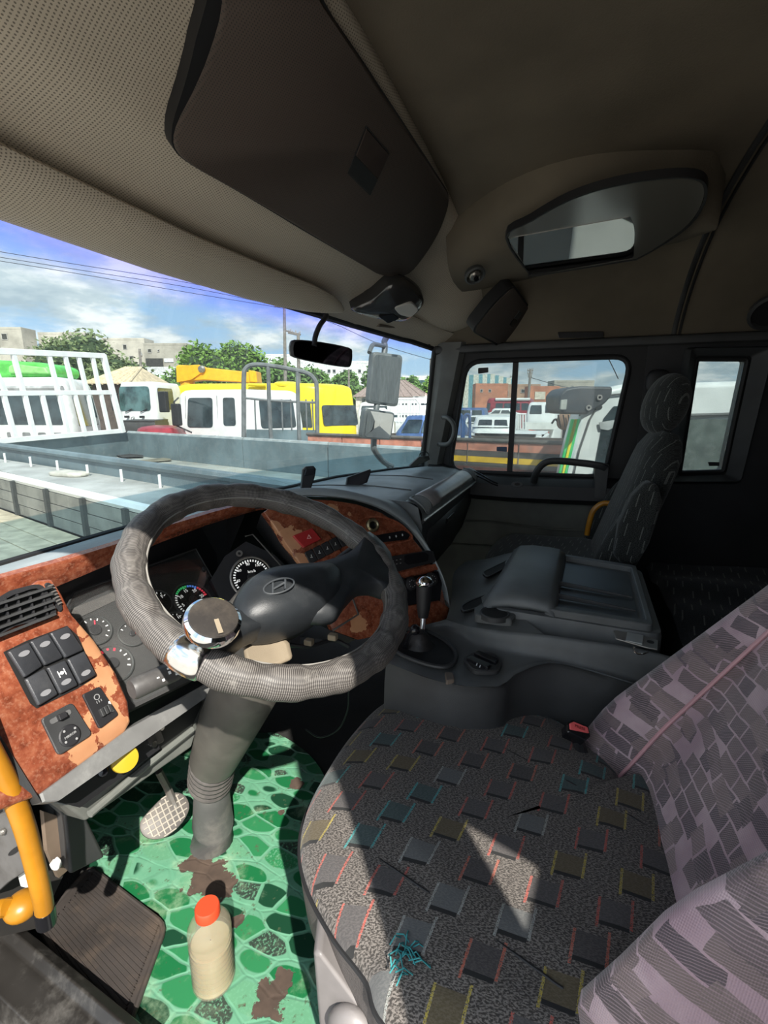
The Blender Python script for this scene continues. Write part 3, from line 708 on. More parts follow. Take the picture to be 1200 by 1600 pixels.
# dash top left part: between the screen base and the trim edge
def basept(x_): return Vector((x_, interp(YB, x_)-.002, .862))
rowsT = []
L = len(fs)
for i, p in enumerate(fs):
    xb = .24+(1.45-.24)*i/(L-1); b = basept(xb); rowsT.append([b, b*.66+p*.34+Vector((0, 0, .006)), b*.3+p*.7+Vector((0, 0, .006)), p])
obj('dash_top', grid(rowsT), TOP, da, smooth=True)
# wood trim strip below the top edge
lo_px = [(-140, 1010), (0, 948), (90, 916), (180, 878), (250, 848), (330, 818), (400, 798), (440, 792)]
up_ = [front[0]]+[at(*p, a, v) for p, a, v in FE]+[arc[0]]
tr = []
for u_, q in zip(up_, lo_px):
    b = at(*q, 'y', u_.y+.012); tr.append([u_+Vector((0, .01, .006)), u_+Vector((0, -.004, .003)), u_+Vector((0, -.006, -.004)), b, b+Vector((0, .02, 0))])
obj('wood_trim', grid(tr), WOOD, da, smooth=True, ang=60)
# black cavity around the instruments
cav = []
for r_ in tr:
    b = r_[-1]; cav.append([b, b+Vector((.03, .10, -.01)), Vector((b.x+.05, max(b.y+.12, .86), .74)), Vector((b.x+.05, max(b.y+.12, .86), .45))])
obj('instrument_cavity', grid(cav), BLK, da, smooth=True)
obj('dash_core', bb(.36, 1.55, .90, .99, .42, .85), BLK, da)
# --- left switch pod
pp = lambda a, b: pl(a, b, POD_P, POD_N)
PN = Vector(POD_N).normalized()
Px = Vector((1, 0, 0)); Pu = PN.cross(Px) if PN.cross(Px).z > 0 else -PN.cross(Px)
podpx = [(-150, 1010), (0, 948), (60, 905), (82, 903), (97, 925), (113, 957), (150, 1000), (184, 1052), (203, 1098), (206, 1128), (196, 1146), (62, 1243), (-90, 1300)]
pod = [pp(*q) for q in podpx]
obj('wood_pod_panel', slab(pod, PN, .05, .0, .007), WOOD, da, bevel=.003)
fr = [(62, 1241), (203, 1137), (330, 1066), (430, 1020), (434, 1034), (330, 1084), (90, 1252), (66, 1254)]
obj('lower_border', slab([pp(*q) for q in fr], PN, .03, .002, .003), M('scuffed_grey_edge', (.16, .16, .155), .4, dirt=((.4, .4, .38), .5)), da, smooth=False)
obj('side_border', slab([pp(-95, 1220), pp(0, 1150), pp(58, 1243), pp(64, 1254), pp(20, 1215), pp(-90, 1290)], PN, .03, .004, .003), GRYD, da)
# vent with fins
vp = [(-60, 985), (0, 932), (30, 920), (58, 915), (71, 926), (80, 945), (84, 962), (60, 973), (20, 980), (-50, 1020)]
vN = PN
vent = obj('air_vent', rim(smoothpath([pp(*q) for q in vp], 3, True), vN, .008, .03, .006), BLK, da, smooth=True)
obj('vent_throat', slab(smoothpath([pp(*q) for q in vp], 3, True), vN, .01, .0015), M('vent_dark', (.006, .006, .006), .8, va=0), vent)
for k in range(5):
    a, b = pp(-30, 948+k*13+6), pp(76+k*1.5, 920+k*10.5)
    obj('vent_louver', box((a+b)/2+vN*.006, ((b-a).length, .004, .010), ((b-a).normalized(), Pu, vN)), GRYD, vent)
for k in range(5):
    a, b = pp(-15+k*19, 936-k*4), pp(-8+k*20, 985-k*4.5)
    obj('vent_fin', box((a+b)/2+vN*.002, ((b-a).length*.9, .003, .010), ((b-a).normalized(), (b-a).normalized().cross(vN), vN)), BLK, vent)
tw = smoothpath([pp(69, 914), pp(80, 913), pp(92, 935), pp(97, 953), pp(90, 955), pp(82, 938)], 3, True)
twh = obj('thumbwheel', slab(tw, vN, .01, .003, .002), BLK, da)
for k in range(7):
    a = pp(73+k*2.6, 918+k*4.6); b = pp(81+k*2.2, 915+k*4.6)
    obj('wheel_notch', tube([a+vN*.004, b+vN*.004], .0018, 6), DUST, twh)
# rockers
sb = [(5, 1019), (40, 1002), (104, 978), (121, 994), (149, 1058), (120, 1076), (57, 1107), (47, 1099)]
obj('switch_surround', slab([pp(*q) for q in sb], PN, .004, .0015), M('switch_gap', (.01, .01, .01), .6, va=0), da)
rk = [[(8, 1020), (41, 1005), (63, 1042), (34, 1061)], [(43, 1004), (72, 992), (95, 1029), (66, 1042)], [(74, 991), (103, 980), (127, 1017), (98, 1030)],
      [(35, 1063), (66, 1046), (87, 1086), (56, 1105)], [(69, 1045), (98, 1033), (118, 1072), (90, 1086)], [(101, 1032), (128, 1019), (147, 1056), (121, 1071)]]
RKM = M('rocker_plastic', (.035, .037, .042), .38, bs=900, bst=.2, dirt=((.12, .12, .12), .4))
for k, q in enumerate(rk):
    P = [pp(*a) for a in q]; c = sum(P, Vector())/4
    r = obj('rocker_switch', slab(rp(P, .08, 2), PN, .006, .009, .003), RKM, da, bevel=.001)
    pos = c+Pu*(.009 if k < 3 else -.011)
    if k == 4: pos = c-Pu*.010
    obj('indicator_lens', disc(pos+PN*.0094, PN, .0042, .002, 16, .0008, sx=1.9), M('frosted_lens', (.22, .22, .23), .3, va=0), r)
    if k == 4:
        for dx in (-.005, .005):
            obj('switch_symbol', box(c+PN*.0098+Px*dx+Pu*.006, (.0012, .011, .0005), (Px, Pu, PN)), WHT, r)
        obj('switch_symbol', box(c+PN*.0098+Pu*.006, (.010, .0012, .0005), (Px, Pu, PN)), WHT, r)
        obj('switch_symbol', disc(c+PN*.0098+Pu*.006, PN, .0028, .001, 12, .0004), WHT, r)
# mirror adjuster panel
q1 = rp([pp(62, 1124), pp(111, 1098), pp(143, 1148), pp(90, 1182)], .13, 3)
ma = obj('mirror_control', slab(q1, PN, .004, .004, .0015), GRYD, da)
jc = pp(106, 1150)
obj('joystick_disc', disc(jc+PN*.004, PN, .0165, .004, 28, .003, ch=.002), BLK, ma)
for a in range(4):
    t = a*math.pi/2+.5
    obj('arrow_dot', disc(jc+PN*.0072+(Px*math.cos(t)+Pu*math.sin(t))*.0115, PN, .0018, .001, 10, .0004), M('grey_mark', (.3, .3, .3), .5), ma)
text('MIRROR', jc+PN*.0078, (.95, 0, 0), Pu, .0052, M('grey_mark', (.3, .3, .3)), ma)
sl0, sl1 = pp(76, 1130), pp(108, 1112); sx_ = (sl1-sl0).normalized()
obj('slider_slot', slab(rp([sl0-Pu*.004, sl1-Pu*.004, sl1+Pu*.004, sl0+Pu*.004], .45, 3), PN, .003, .0052), M('slot_grey', (.12, .12, .12), .5), ma)
obj('slider_knob', box((sl0+sl1)/2+PN*.008, (.012, .009, .008), (sx_, PN.cross(sx_), PN)), BLK, ma, bevel=.001)
q2 = rp([pp(127, 1086), pp(154, 1073), pp(184, 1117), pp(154, 1140)], .13, 3)
dm = obj('dimmer_control', slab(q2, PN, .004, .004, .0015), BLK, da)
c2_ = pp(162, 1111)
for k in (-1, 0, 1):
    obj('dimmer_roller', box(c2_+PN*.006+sx_*k*.007, (.006, .014, .007), (sx_, PN.cross(sx_), PN)), GRYD, dm, bevel=.0015)
obj('dimmer_wedge', slab([pp(167, 1097), pp(169, 1096), pp(176, 1112), pp(170, 1114)], PN, .001, .0045), WHT, dm)
obj('lamp_symbol', rim([pp(149, 1090)+(Px*math.cos(t_*math.pi/8)+Pu*math.sin(t_*math.pi/8))*.005 for t_ in range(16)], PN, .0012, .001, .0046), M('grey_mark', (.3, .3, .3)), dm)
for k in range(3): obj('lamp_ray', box(pp(149, 1090)+Px*(k-1)*.004-Pu*.008+PN*.0046, (.001, .004, .0005), (Px, Pu, PN)), M('grey_mark', (.3, .3, .3)), dm)
# --- instrument cluster
CN = Vector((-.12, -.70, .70)).normalized(); CP0 = Vector((.80, .80, .70))
cc_ = lambda a, b: pl(a, b, CP0, CN)
Cu = Vector((1, 0, 0)); Cu = (Cu-CN*Cu.dot(CN)).normalized(); Cv = CN.cross(Cu)
clp = [(98, 955), (112, 930), (170, 905), (240, 882), (303, 862), (345, 925), (373, 985), (350, 1030), (300, 1060), (205, 1106), (180, 1040), (140, 985)]
cl = obj('instrument_panel', slab([cc_(*q) for q in clp], CN, .02, -.012), DIALG, da)
cov = [(100, 956), (113, 931), (303, 862), (373, 985), (300, 1060), (205, 1104)]
obj('lens_cover', slab([cc_(*q)+CN*.012 for q in cov], CN, .002, .0), GLZ, cl)
obj('cover_edge', tube([cc_(*q)+CN*.012 for q in ((100, 956), (113, 931), (303, 862), (373, 985), (330, 1035))], .0022, 6), GRYD, cl)
obj('cover_screw', disc(cc_(316, 893)+CN*.012, CN, .006, .006, 14, .003, ch=.001), GRYD, cl)
obj('panel_band', slab([cc_(112, 948), cc_(180, 921), cc_(190, 931), cc_(118, 965)], CN, .001, -.010), DUST, cl)
def gauge(px, py, r, ticks, a0, a1, needle, nums=(), rngcol=None, face=DIAL, lift=-.010, hub=.22, numr=.62, fs_=.24, par=None, f3=cc_, NN=CN, U=Cu, W=Cv, bez=GRY, lab=None):
    c = f3(px, py); g = obj('gauge', disc(c, NN, r, .004, 36, lift+.002), face, par or cl, label=lab)
    obj('gauge_bezel', lathe([(r*.99, lift), (r*1.08, lift+.004), (r*1.02, lift+.006), (r*.97, lift+.003)], c, NN, 36, cap=False), bez, g, smooth=True)
    dirv = lambda a: U*math.cos(a)+W*math.sin(a)
    for k in range(ticks+1):
        a = a0+(a1-a0)*k/ticks; d_ = dirv(a); big = k % 5 == 0 if ticks > 12 else k % 2 == 0
        mt_ = LW
        if rngcol:
            for lo_, hi_, mm in rngcol:
                if lo_ <= k/ticks <= hi_: mt_ = mm
        ln = r*(.17 if big else .11)
        obj('scale_mark', box(c+d_*(r*.90-ln/2)+NN*(lift+.0024), (ln, r*.065*(1.5 if rngcol and mt_ is not LW else 1), .0004), (d_, NN.cross(d_), NN)), mt_, g)
    for tx_, f in nums:
        a = a0+(a1-a0)*f; text(tx_, c+dirv(a)*r*numr+NN*(lift+.0026), U, W, r*fs_, LW, g, 'numeral')
    d_ = dirv(needle)
    obj('needle', box(c+d_*r*.33+NN*(lift+.005), (r*.72, r*.075, .0008), (d_, NN.cross(d_), NN)), REDM, g)
    obj('needle_hub', disc(c, NN, r*hub, .003, 20, lift+.007, ch=.001), BLK, g)
    return g
D = math.radians
gauge(150, 982, .030, 6, D(100), D(-60), D(60), face=DIALG, hub=.38)
gauge(178, 1034, .037, 8, D(140), D(-40), D(175), face=DIALG, hub=.3, rngcol=[(.25, .5, REDM)])
gauge(208, 988, .026, 6, D(120), D(-60), D(-20), face=DIALG)
gauge(250, 938, .029, 6, D(150), D(20), D(195), rngcol=[(.3, .5, REDM)], nums=[('F', .95), ('E', .05)], numr=.6, fs_=.4)
gauge(278, 970, .025, 6, D(150), D(0), D(120), nums=[('H', .8)], fs_=.4)
g = gauge(303, 935, .046, 25, D(225), D(-5), D(228), nums=[('0', .0), ('5', .2), ('10', .4), ('15', .6), ('20', .8), ('25', 1.0)], rngcol=[(.42, .68, GRNM), (.68, .82, BLUM), (.84, 1.0, REDM)], numr=.60, fs_=.25, lab='rev counter with green, blue and red scale')
SPN = (CAM-Vector((1.0, .75, .78))).normalized()*.6+CN*.4; SPN.normalize(); SPP = Vector((.98, .74, .80))
Su = (Vector((.75, -.66, 0))); Su = (Su-SPN*Su.dot(SPN)).normalized(); Sv = SPN.cross(Su)
sp3 = lambda a, b: pl(a, b, SPP, SPN)
sg = gauge(393, 902, .050, 30, D(235), D(-30), D(235), nums=[('20', .0), ('40', .18), ('60', .35), ('80', .52), ('100', .68), ('120', .84), ('140', 1.0)], par=da, f3=sp3, NN=SPN, U=Su, W=Sv, bez=STEEL, lift=.0, numr=.68, fs_=.19, lab='round speedometer with white figures')
text('km/h', sp3(393, 893)+SPN*.003, Su, Sv, .010, LW, sg, 'unit_lettering')
obj('reset_ring', lathe([(.004, 0), (.008, 0), (.008, .004), (.004, .004)], sp3(373, 866)+SPN*.006, SPN, 16, cap=False), STEEL, sg, smooth=True)
obj('hood_rail', tube([sp3(383, 838), sp3(395, 835), sp3(440, 885), sp3(460, 905)], .002, 6), DUST, da)
obj('cluster_shroud', slab([sp3(330, 905), sp3(352, 868), sp3(385, 845), sp3(430, 866), sp3(470, 905), sp3(470, 1010), sp3(380, 1010)], SPN, .05, -.006), BLK, da)
# --- centre stack
stpx = [(412, 800), (440, 781)]+[(a-3, b+5) for a, b in arcpx[1:]]+[(690, 966), (655, 978), (610, 990), (560, 1000), (520, 985), (500, 940), (478, 890), (445, 850), (428, 822)]
stp = [s3(*q) for q in stpx]
obj('wood_stack_panel', slab(stp, SN, .03, .0, .004), WOOD, da, bevel=.002)
# grey lip around the outer arc and surface running to the passenger side
tgt = [(1.10, .80, .905), (1.2, .80, .895), (1.28, .74, .89), (1.31, .62, .888), (1.325, .53, .886), (1.332, .465, .876), (1.338, .42, .845), (1.345, .39, .78), (1.345, .385, .70), (1.34, .385, .58)]
lip = []
for p, q in zip(arc, tgt):
    q = Vector(q); o_ = (q-p); o_ = (o_-SN*o_.dot(SN)).normalized()
    lip.append([p-SN*.01, p+SN*.004, p+SN*.006+o_*.008, p+o_*.022-SN*.004, (p+o_*.03)*.5+q*.5, q])
lip_s = list(zip(*[smoothpath(c_, 4) for c_ in zip(*lip)]))
obj('stack_lip', grid([list(r_) for r_ in lip_s]), TOP, da, smooth=True, ang=60)
obj('stack_core', loft([[p-SN*.028 for p in stp], [sum(stp, Vector())/len(stp)+(p-sum(stp, Vector())/len(stp))*.9-SN*.2 for p in stp]]), BLK, da)
# raised switch block left of the stack
sw = rp([s3(433, 832), s3(488, 800), s3(545, 880), s3(492, 905), s3(470, 885)], .08, 2)
obj('switch_bezel', slab(sw, SN, .01, .006, .003), WOOD, da, bevel=.001)
hz = obj('hazard_switch', slab(rp([s3(455, 838), s3(486, 826), s3(500, 843), s3(472, 857)], .08, 2), SN, .01, .014, .003), M('hazard_red', (.42, .03, .03), .3, va=.05), da)
hc = s3(480, 840)+SN*.0145; Ru = Vector((.755, -.656, 0)); Ru = (Ru-SN*Ru.dot(SN)).normalized(); Rv = SN.cross(Ru)
tri = [hc+Rv*.006, hc-Rv*.004-Ru*.006, hc-Rv*.004+Ru*.006]
obj('warning_triangle', rim(tri, SN, .0022, .001, .0006), M('pink_mark', (.8, .5, .45), .5), hz)
for k in range(5):
    a, b = (474+k*12.5, 864-k*6.2), (483+k*12.5, 882-k*6.5)
    P = [s3(a[0], a[1]), s3(a[0]+11, a[1]-6), s3(b[0]+12, b[1]-6), s3(b[0], b[1])]
    r = obj('push_button', slab(rp(P, .1, 1), SN, .008, .011, .002), BLK, da)
    cq_ = sum(P, Vector())/4
    obj('button_symbol', box(cq_+SN*.0115-Rv*.002, (.006, .001, .0005), (Ru, Rv, SN)), WHT, r); obj('button_symbol', box(cq_+SN*.0115+Rv*.002, (.001, .005, .0005), (Ru, Rv, SN)), WHT, r)
# climate cluster: round recess, ring knob, slot
rr_ = smoothpath([s3(*q) for q in ((560, 812), (590, 806), (620, 815), (640, 832), (643, 843), (620, 850), (590, 856), (572, 845), (562, 828))], 3, True)
obj('oval_surround', rim(rr_, SN, .006, .004, .004), WOOD, da, smooth=True)
kc = s3(581, 821)
kn = obj('ring_knob', lathe([(.018, 0), (.018, .008), (.014, .012), (.010, .010), (.010, .002)], kc, SN, cap=False), M('brass_ring', (.35, .30, .18), .3, .8), da, smooth=True)
obj('knob_core', disc(kc, SN, .010, .004, 18, .004), BLKG, kn)
slt = obj('display_slot', slab(rp([s3(580, 838), s3(630, 829), s3(640, 836), s3(636, 843), s3(585, 849), s3(579, 845)], .3, 3), SN, .008, .003), BLKG, da)
for k, q in enumerate(((608, 840), (618, 838), (628, 836))): obj('slot_symbol', disc(s3(*q)+SN*.0032, SN, .0035, .001, 12, .0004, sx=.6), M('pale_mark', (.5, .5, .5), .5), slt)
# radio
rad = obj('radio', slab(rp([s3(594, 872), s3(668, 860), s3(676, 862), s3(680, 878), s3(606, 897), s3(600, 890)], .12, 2), SN, .01, .006, .002), BLK, da)
obj('radio_display', slab(rp([s3(630, 868), s3(662, 863), s3(668, 868), s3(666, 877), s3(636, 883), s3(630, 878)], .15, 2), SN, .002, .0075), BLKG, rad)
for k in range(10):
    obj('radio_key', box(s3(600+(k % 5)*6, 879-(k % 5)*1.2+(k//5)*6)+SN*.0065, (.004, .0016, .001), (Ru, Rv, SN)), M('pale_mark', (.5, .5, .5)), rad)
obj('wood_bar', slab([s3(605, 900), s3(682, 880), s3(684, 890), s3(610, 906)], SN, .006, .003, .001), WOOD, da)
cp = obj('climate_panel', slab(rp([s3(614, 908), s3(684, 892), s3(690, 912), s3(686, 945), s3(622, 962), s3(614, 935)], .1, 2), SN, .01, .004, .002), BLKG, da)
for q in ((622, 912), (640, 912), (672, 905)):
    kb = obj('climate_knob', lathe([(.019, 0), (.018, .012), (.013, .014)], s3(q[0], q[1]), SN, 22), BLK, cp, smooth=True)
    for j in range(8):
        t = j*math.pi/4; obj('dial_dot', disc(s3(q[0], q[1])+SN*.0143+(Ru*math.cos(t)+Rv*math.sin(t))*.009, SN, .0012, .0005, 8, .0003), M('pale_mark', (.5, .5, .5)), kb)
obj('wood_foot', slab(rp([s3(612, 950), s3(685, 938), s3(700, 950), s3(697, 966), s3(650, 985), s3(606, 992)], .15, 3), SN, .02, .010, .006), WOOD, da, bevel=.003)
obj('stack_cover_edge', tube([s3(540, 905), s3(560, 960), s3(520, 985)], .003, 6), DUST, da)
# --- passenger side
rowsP = []
for i in range(17):
    t = i/16; x_ = 1.325+(2.28-1.325)*t; b = Vector((1.30+(2.285-1.30)*t, interp(YB, 1.30+.985*t)-.002, .862)); f = Vector((x_, .475, .873-.012*t)); rowsP.append([b, b*.7+f*.3+Vector((0, 0, .008)), b*.3+f*.7+Vector((0, 0, .010)), f, f+Vector((0, -.022, -.008)), f+Vector((0, -.040, -.030))])
obj('passenger_top', grid(rowsP), TOP, da, smooth=True)
for tt in (0.30, .62):
    i = int(tt*16); r_ = rowsP[i]; obj('top_crease', tube([p+Vector((0, 0, .001)) for p in r_[:4]], .003, 6), GRY, da, smooth=True)
VB0, VB1 = Vector((1.335, .415, .832)), Vector((2.20, .405, .826))
def barring(x_, r0=.040):
    t = (x_-VB0.x)/(VB1.x-VB0.x); c = VB0+(VB1-VB0)*t
    return [c+Vector((0, -math.cos(a), math.sin(a)))*r0 for a in [math.radians(150-15*k) for k in range(17)]]
obj('bar_housing', grid([barring(x_, .044) for x_ in (1.335, 1.40, 1.6, 2.0, 2.24, 2.28)]), M('vent_bar_grey', (.17, .18, .18), .45, bs=1200, bst=.2), da, smooth=True)
obj('bar_end', ext([(1.338, .385, .55), (1.338, .372, .80), (1.338, .385, .86), (1.338, .42, .876), (1.338, .62, .882), (1.338, .93, .858), (1.338, .93, .5)], (.006, 0, 0)), M('vent_bar_grey'), da)
obj('silver_bar', grid([barring(x_, .047)[3:10] for x_ in (1.445, 1.6, 1.8, 2.0, 2.11)]), M('satin_grey_bar', (.34, .32, .32), .32, .25, bs=60, bst=.05), da, smooth=True, solid=-.003)
obj('bright_strip', tube([barring(x_, .046)[11] for x_ in (1.36, 1.8, 2.2)], .004, 6), M('bright_strip_metal', (.75, .75, .75), .25, .3), da, smooth=True)
for xa, xb in ((1.350, 1.430), (2.125, 2.20)):
    v_ = obj('round_vent', grid([barring(x_, .0475)[3:10] for x_ in (xa, xb)]), M('vent_dark', (.006, .006, .006)), da, smooth=True)
    ctr = barring((xa+xb)/2, .049)
    R_ = []
    for j in range(24):
        a = 2*math.pi*j/24; xx = (xa+xb)/2+math.cos(a)*(xb-xa)/2; k = 6.5+math.sin(a)*3.2
        k0 = int(k); f_ = k-k0; bR = barring(xx, .049); R_.append(bR[k0]*(1-f_)+bR[k0+1]*f_)
    obj('vent_ring', tube(R_, .0035, 6, closed=True), M('vent_bar_grey'), v_, smooth=True)
    for j in range(6):
        xx = xa+(xb-xa)*(j+.8)/6.6; hw = 3.0*math.sqrt(max(0, 1-((xx-(xa+xb)/2)/((xb-xa)/2))**2)); bR = barring(xx, .0485)
        pts = [bR[int(round(6.5-hw))+q] for q in range(int(round(2*hw))+1)]
        if len(pts) > 1: obj('vent_louver', tube(pts, .0026, 6), M('vent_bar_grey'), v_, smooth=True)
gbx = []
for x_ in (1.345, 1.42, 1.7, 2.0, 2.27, 2.29):
    gbx.append([Vector((x_, .39, .80)), Vector((x_, .385, .77)), Vector((x_, .395, .70)), Vector((x_, .43, .58)), Vector((x_, .50, .46)), Vector((x_, .62, .38)), Vector((x_, .95, .36))])
obj('glovebox_front', grid(gbx), GRYD, da, smooth=True)
gl_ = obj('glovebox_lid', grid([[p+Vector((0, -.006, 0)) for p in [Vector((x_, .388, .765)), Vector((x_, .398, .69)), Vector((x_, .425, .60)), Vector((x_, .455, .53))]] for x_ in (1.46, 1.8, 2.16)]), GRYD, da, smooth=True, solid=-.004)
obj('lid_handle', box((1.78, .385, .735), (.12, .012, .02)), BLKG, gl_, bevel=.003)
# --- knee panel
kp = [at(q[0], q[1], 'y', q[2]) for q in ((130, 1265, .70), (215, 1175, .70), (330, 1082, .71), (420, 1035, .72), (415, 1075, .75), (330, 1125, .76), (135, 1282, .74))]
obj('knee_panel', ext([at(100, 1258, 'y', .72), at(330, 1080, 'y', .72), at(430, 1020, 'y', .72), at(428, 1075, 'y', .72), at(318, 1110, 'y', .72), at(300, 1168, 'y', .72), at(135, 1284, 'y', .72)], (0, .05, -.005)), KNEE, da, bevel=.006)
obj('knee_recess', ext(rp([at(205, 1200, 'y', .715), at(250, 1130, 'y', .715), at(318, 1095, 'y', .715), at(300, 1135, 'y', .715), at(255, 1168, 'y', .715)], .15, 3), (0, .02, 0)), M('knee_dark', (.02, .022, .02), .6), da)
obj('black_underside', ext([at(85, 1252, 'y', .70), at(240, 1140, 'y', .70), at(250, 1170, 'y', .70), at(125, 1262, 'y', .70)], (0, .10, 0)), BLK, da)
obj('knee_ridge', tube([at(140, 1272, 'y', .712), at(230, 1195, 'y', .712), at(300, 1140, 'y', .712)], .007, 8), KNEE, da, smooth=True)
igp = at(243, 1150, 'y', .70)
ig = obj('ignition_plate', slab(rp([at(225, 1145, 'y', .70), at(250, 1135, 'y', .70), at(258, 1158, 'y', .70), at(235, 1170, 'y', .70)], .15, 2), (0, -1, .2), .01, .0, .002), M('plate_brown', (.10, .09, .08), .5), da)
for dx in (-.01, .012): obj('screw', disc(igp+Vector((dx, -.004, dx)), (0, -1, .2), .006, .006, 12, .003), CHRS, ig)
yk = at(195, 1186, 'y', .665)
kb = thing('parking_brake_knob', 'round yellow push-pull knob under the left end of the dashboard', 'knob', yk)
ykN = Vector((-.45, -.80, .42)).normalized()
obj('knob_face', lathe([(.006, -.03), (.012, -.012), (.020, -.008), (.0225, -.002), (.021, .003), (.0, .005)], yk, ykN), YELB, kb, smooth=True)
obj('knob_shaft', lathe([(.007, -.10), (.007, -.01)], yk, ykN, 12), BLK, kb, smooth=True)
b2 = at(160, 1205, 'y', .68)
tag(obj('small_knob', lathe([(.006, -.03), (.010, 0), (.007, .008), (0, .009)], b2, ykN, 16), BLKG, None, smooth=True), 'small glossy black knob left of the yellow knob', 'knob')
# gadgets on the dash top
phn = at(480, 750, 'y', .78)
ph_ = thing('phone_holder', 'black upright holder standing on the dash top left of the small display', 'holder', at(480, 770, 'y', .78))
hN = Vector((-.8, -.55, .1)).normalized()
h3 = lambda a, b: pl(a, b, phn, hN)
obj('holder_body', slab([h3(470, 771), h3(473, 734), h3(478, 729), h3(490, 728), h3(494, 733), h3(492, 745), h3(484, 770)], hN, .035, .0, .004), BLK, ph_)
obj('holder_pad', slab([h3(475, 744), h3(478, 733), h3(491, 731), h3(492, 741)], hN, .006, .004, .002), BLKG, ph_)
sdp = at(560, 750, 'y', .68); sN = Vector((-.80, -.58, .12)).normalized()
d3 = lambda a, b: pl(a, b, sdp, sN)
sd_ = thing('dash_display', 'small black rectangular display propped on the dash top near the screen', 'display', at(558, 765, 'y', .68))
obj('case', slab(rp([d3(540, 766), d3(543, 746), d3(579, 733), d3(580, 737), d3(574, 754)], .06, 2), sN, .018, .0, .002), BLK, sd_)
obj('display_glass', slab([d3(545, 762), d3(547, 748), d3(576, 738), d3(572, 752)], sN, .002, .0015), M('lcd_grey', (.05, .05, .055), .2, va=0), sd_)
cs = at(650, 716, 'y', .62)
cbk = thing('cable_holder', 'small black clip with a looped cable at the right corner of the dash top', 'clip', cs)
obj('clip', slab([at(640, 728, 'y', .58), at(655, 714, 'y', .58), at(670, 712, 'y', .58), at(672, 718, 'y', .58), at(650, 729, 'y', .58)], (-.8, -.6, .1), .02, 0, .002), BLK, cbk)
obj('cable', tube(smoothpath([at(654, 716, 'y', .6), at(657, 708, 'y', .6), at(666, 706, 'y', .6), at(671, 712, 'y', .6)], 5), .002, 6), BLK, cbk, smooth=True)

# ================================================================== STEERING WHEEL
sw_ = thing('steering_wheel', 'large steering wheel in a ribbed grey sleeve with a chrome spinner knob', 'steering wheel', WC)
def wp(a, r=.222, h=0.): return WC+(WU*math.cos(a)+WVv*math.sin(a))*r+WN*h
NR = 160
ring_ = [wp(2*math.pi*k/NR) for k in range(NR)]
def ang_of(px, py):
    q = pl(px, py, WC, WN)-WC; return math.atan2(q.dot(WVv), q.dot(WU))
def lump(k):
    a = 2*math.pi*k/NR; return .0235+.0014*math.sin(a*17)+.0007*math.sin(a*41+1)
obj('rim', tube(ring_, [lump(k) for k in range(NR)], 16, closed=True), SLEEVE, sw_, smooth=True, ang=80)
seamp = [wp(2*math.pi*k/NR, .2035, .008) for k in range(NR)]
seamp = [wp(2*math.pi*k/NR, .2005, .009) for k in range(NR)]
obj('sleeve_seam', tube(seamp, .0016, 6, closed=True), M('grey_thread', (.22, .21, .19), .7), sw_, smooth=True)
# hub pad
hubpx = [(362, 955), (370, 928), (395, 905), (435, 894), (485, 889), (525, 890), (536, 912), (528, 935), (500, 958), (470, 972), (430, 984), (392, 985), (370, 975)]
HP = WC+WN*.008
hub = smoothpath([pl(a, b, HP, WN) for a, b in hubpx], 3, True); hcn = sum(hub, Vector())/len(hub)
obj('hub_pad', loft([[hcn+(p-hcn)*.75-WN*.06 for p in hub], [hcn+(p-hcn)*.98-WN*.03 for p in hub], [p-WN*.005 for p in hub], [hcn+(p-hcn)*.95+WN*.012 for p in hub], [hcn+(p-hcn)*.82+WN*.026 for p in hub], [hcn+(p-hcn)*.5+WN*.035 for p in hub], [hcn+(p-hcn)*.12+WN*.037 for p in hub]]), WHL, sw_, smooth=True, ang=80)
def spoke(a, w0, w1, name='spoke'):
    R_ = []
    for t in (0, .25, .5, .75, 1):
        r = .055+(.222-.055)*t; wd = w0+(w1-w0)*t; c = wp(a, r, .012*(1-t)-.002); tn = WN.cross((wp(a)-WC).normalized())
        R_.append([c+tn*math.cos(2*math.pi*j/12)*wd+WN*math.sin(2*math.pi*j/12)*.012 for j in range(12)])
    obj(name, loft(R_), WHL, sw_, smooth=True, ang=80)
aR = ang_of(592, 868); aL = aR+math.pi
def spokepoly(px):
    P = smoothpath([pl(a, b, WC, WN) for a, b in px], 3, True); c = sum(P, Vector())/len(P)
    obj('spoke', loft([[c+(p-c)*k+WN*h_ for p in P] for k, h_ in ((.9, -.018), (1, -.012), (1, .004), (.95, .013), (.8, .020), (.4, .024), (.05, .025))]), WHL, sw_, smooth=True, ang=80)
spokepoly([(450, 900), (500, 884), (540, 870), (560, 852), (575, 835), (610, 870), (612, 925), (585, 922), (560, 925), (540, 945), (520, 968), (470, 960)])
spokepoly([(400, 945), (372, 955), (345, 985), (300, 1005), (300, 1045), (345, 1030), (385, 1000), (420, 980)])
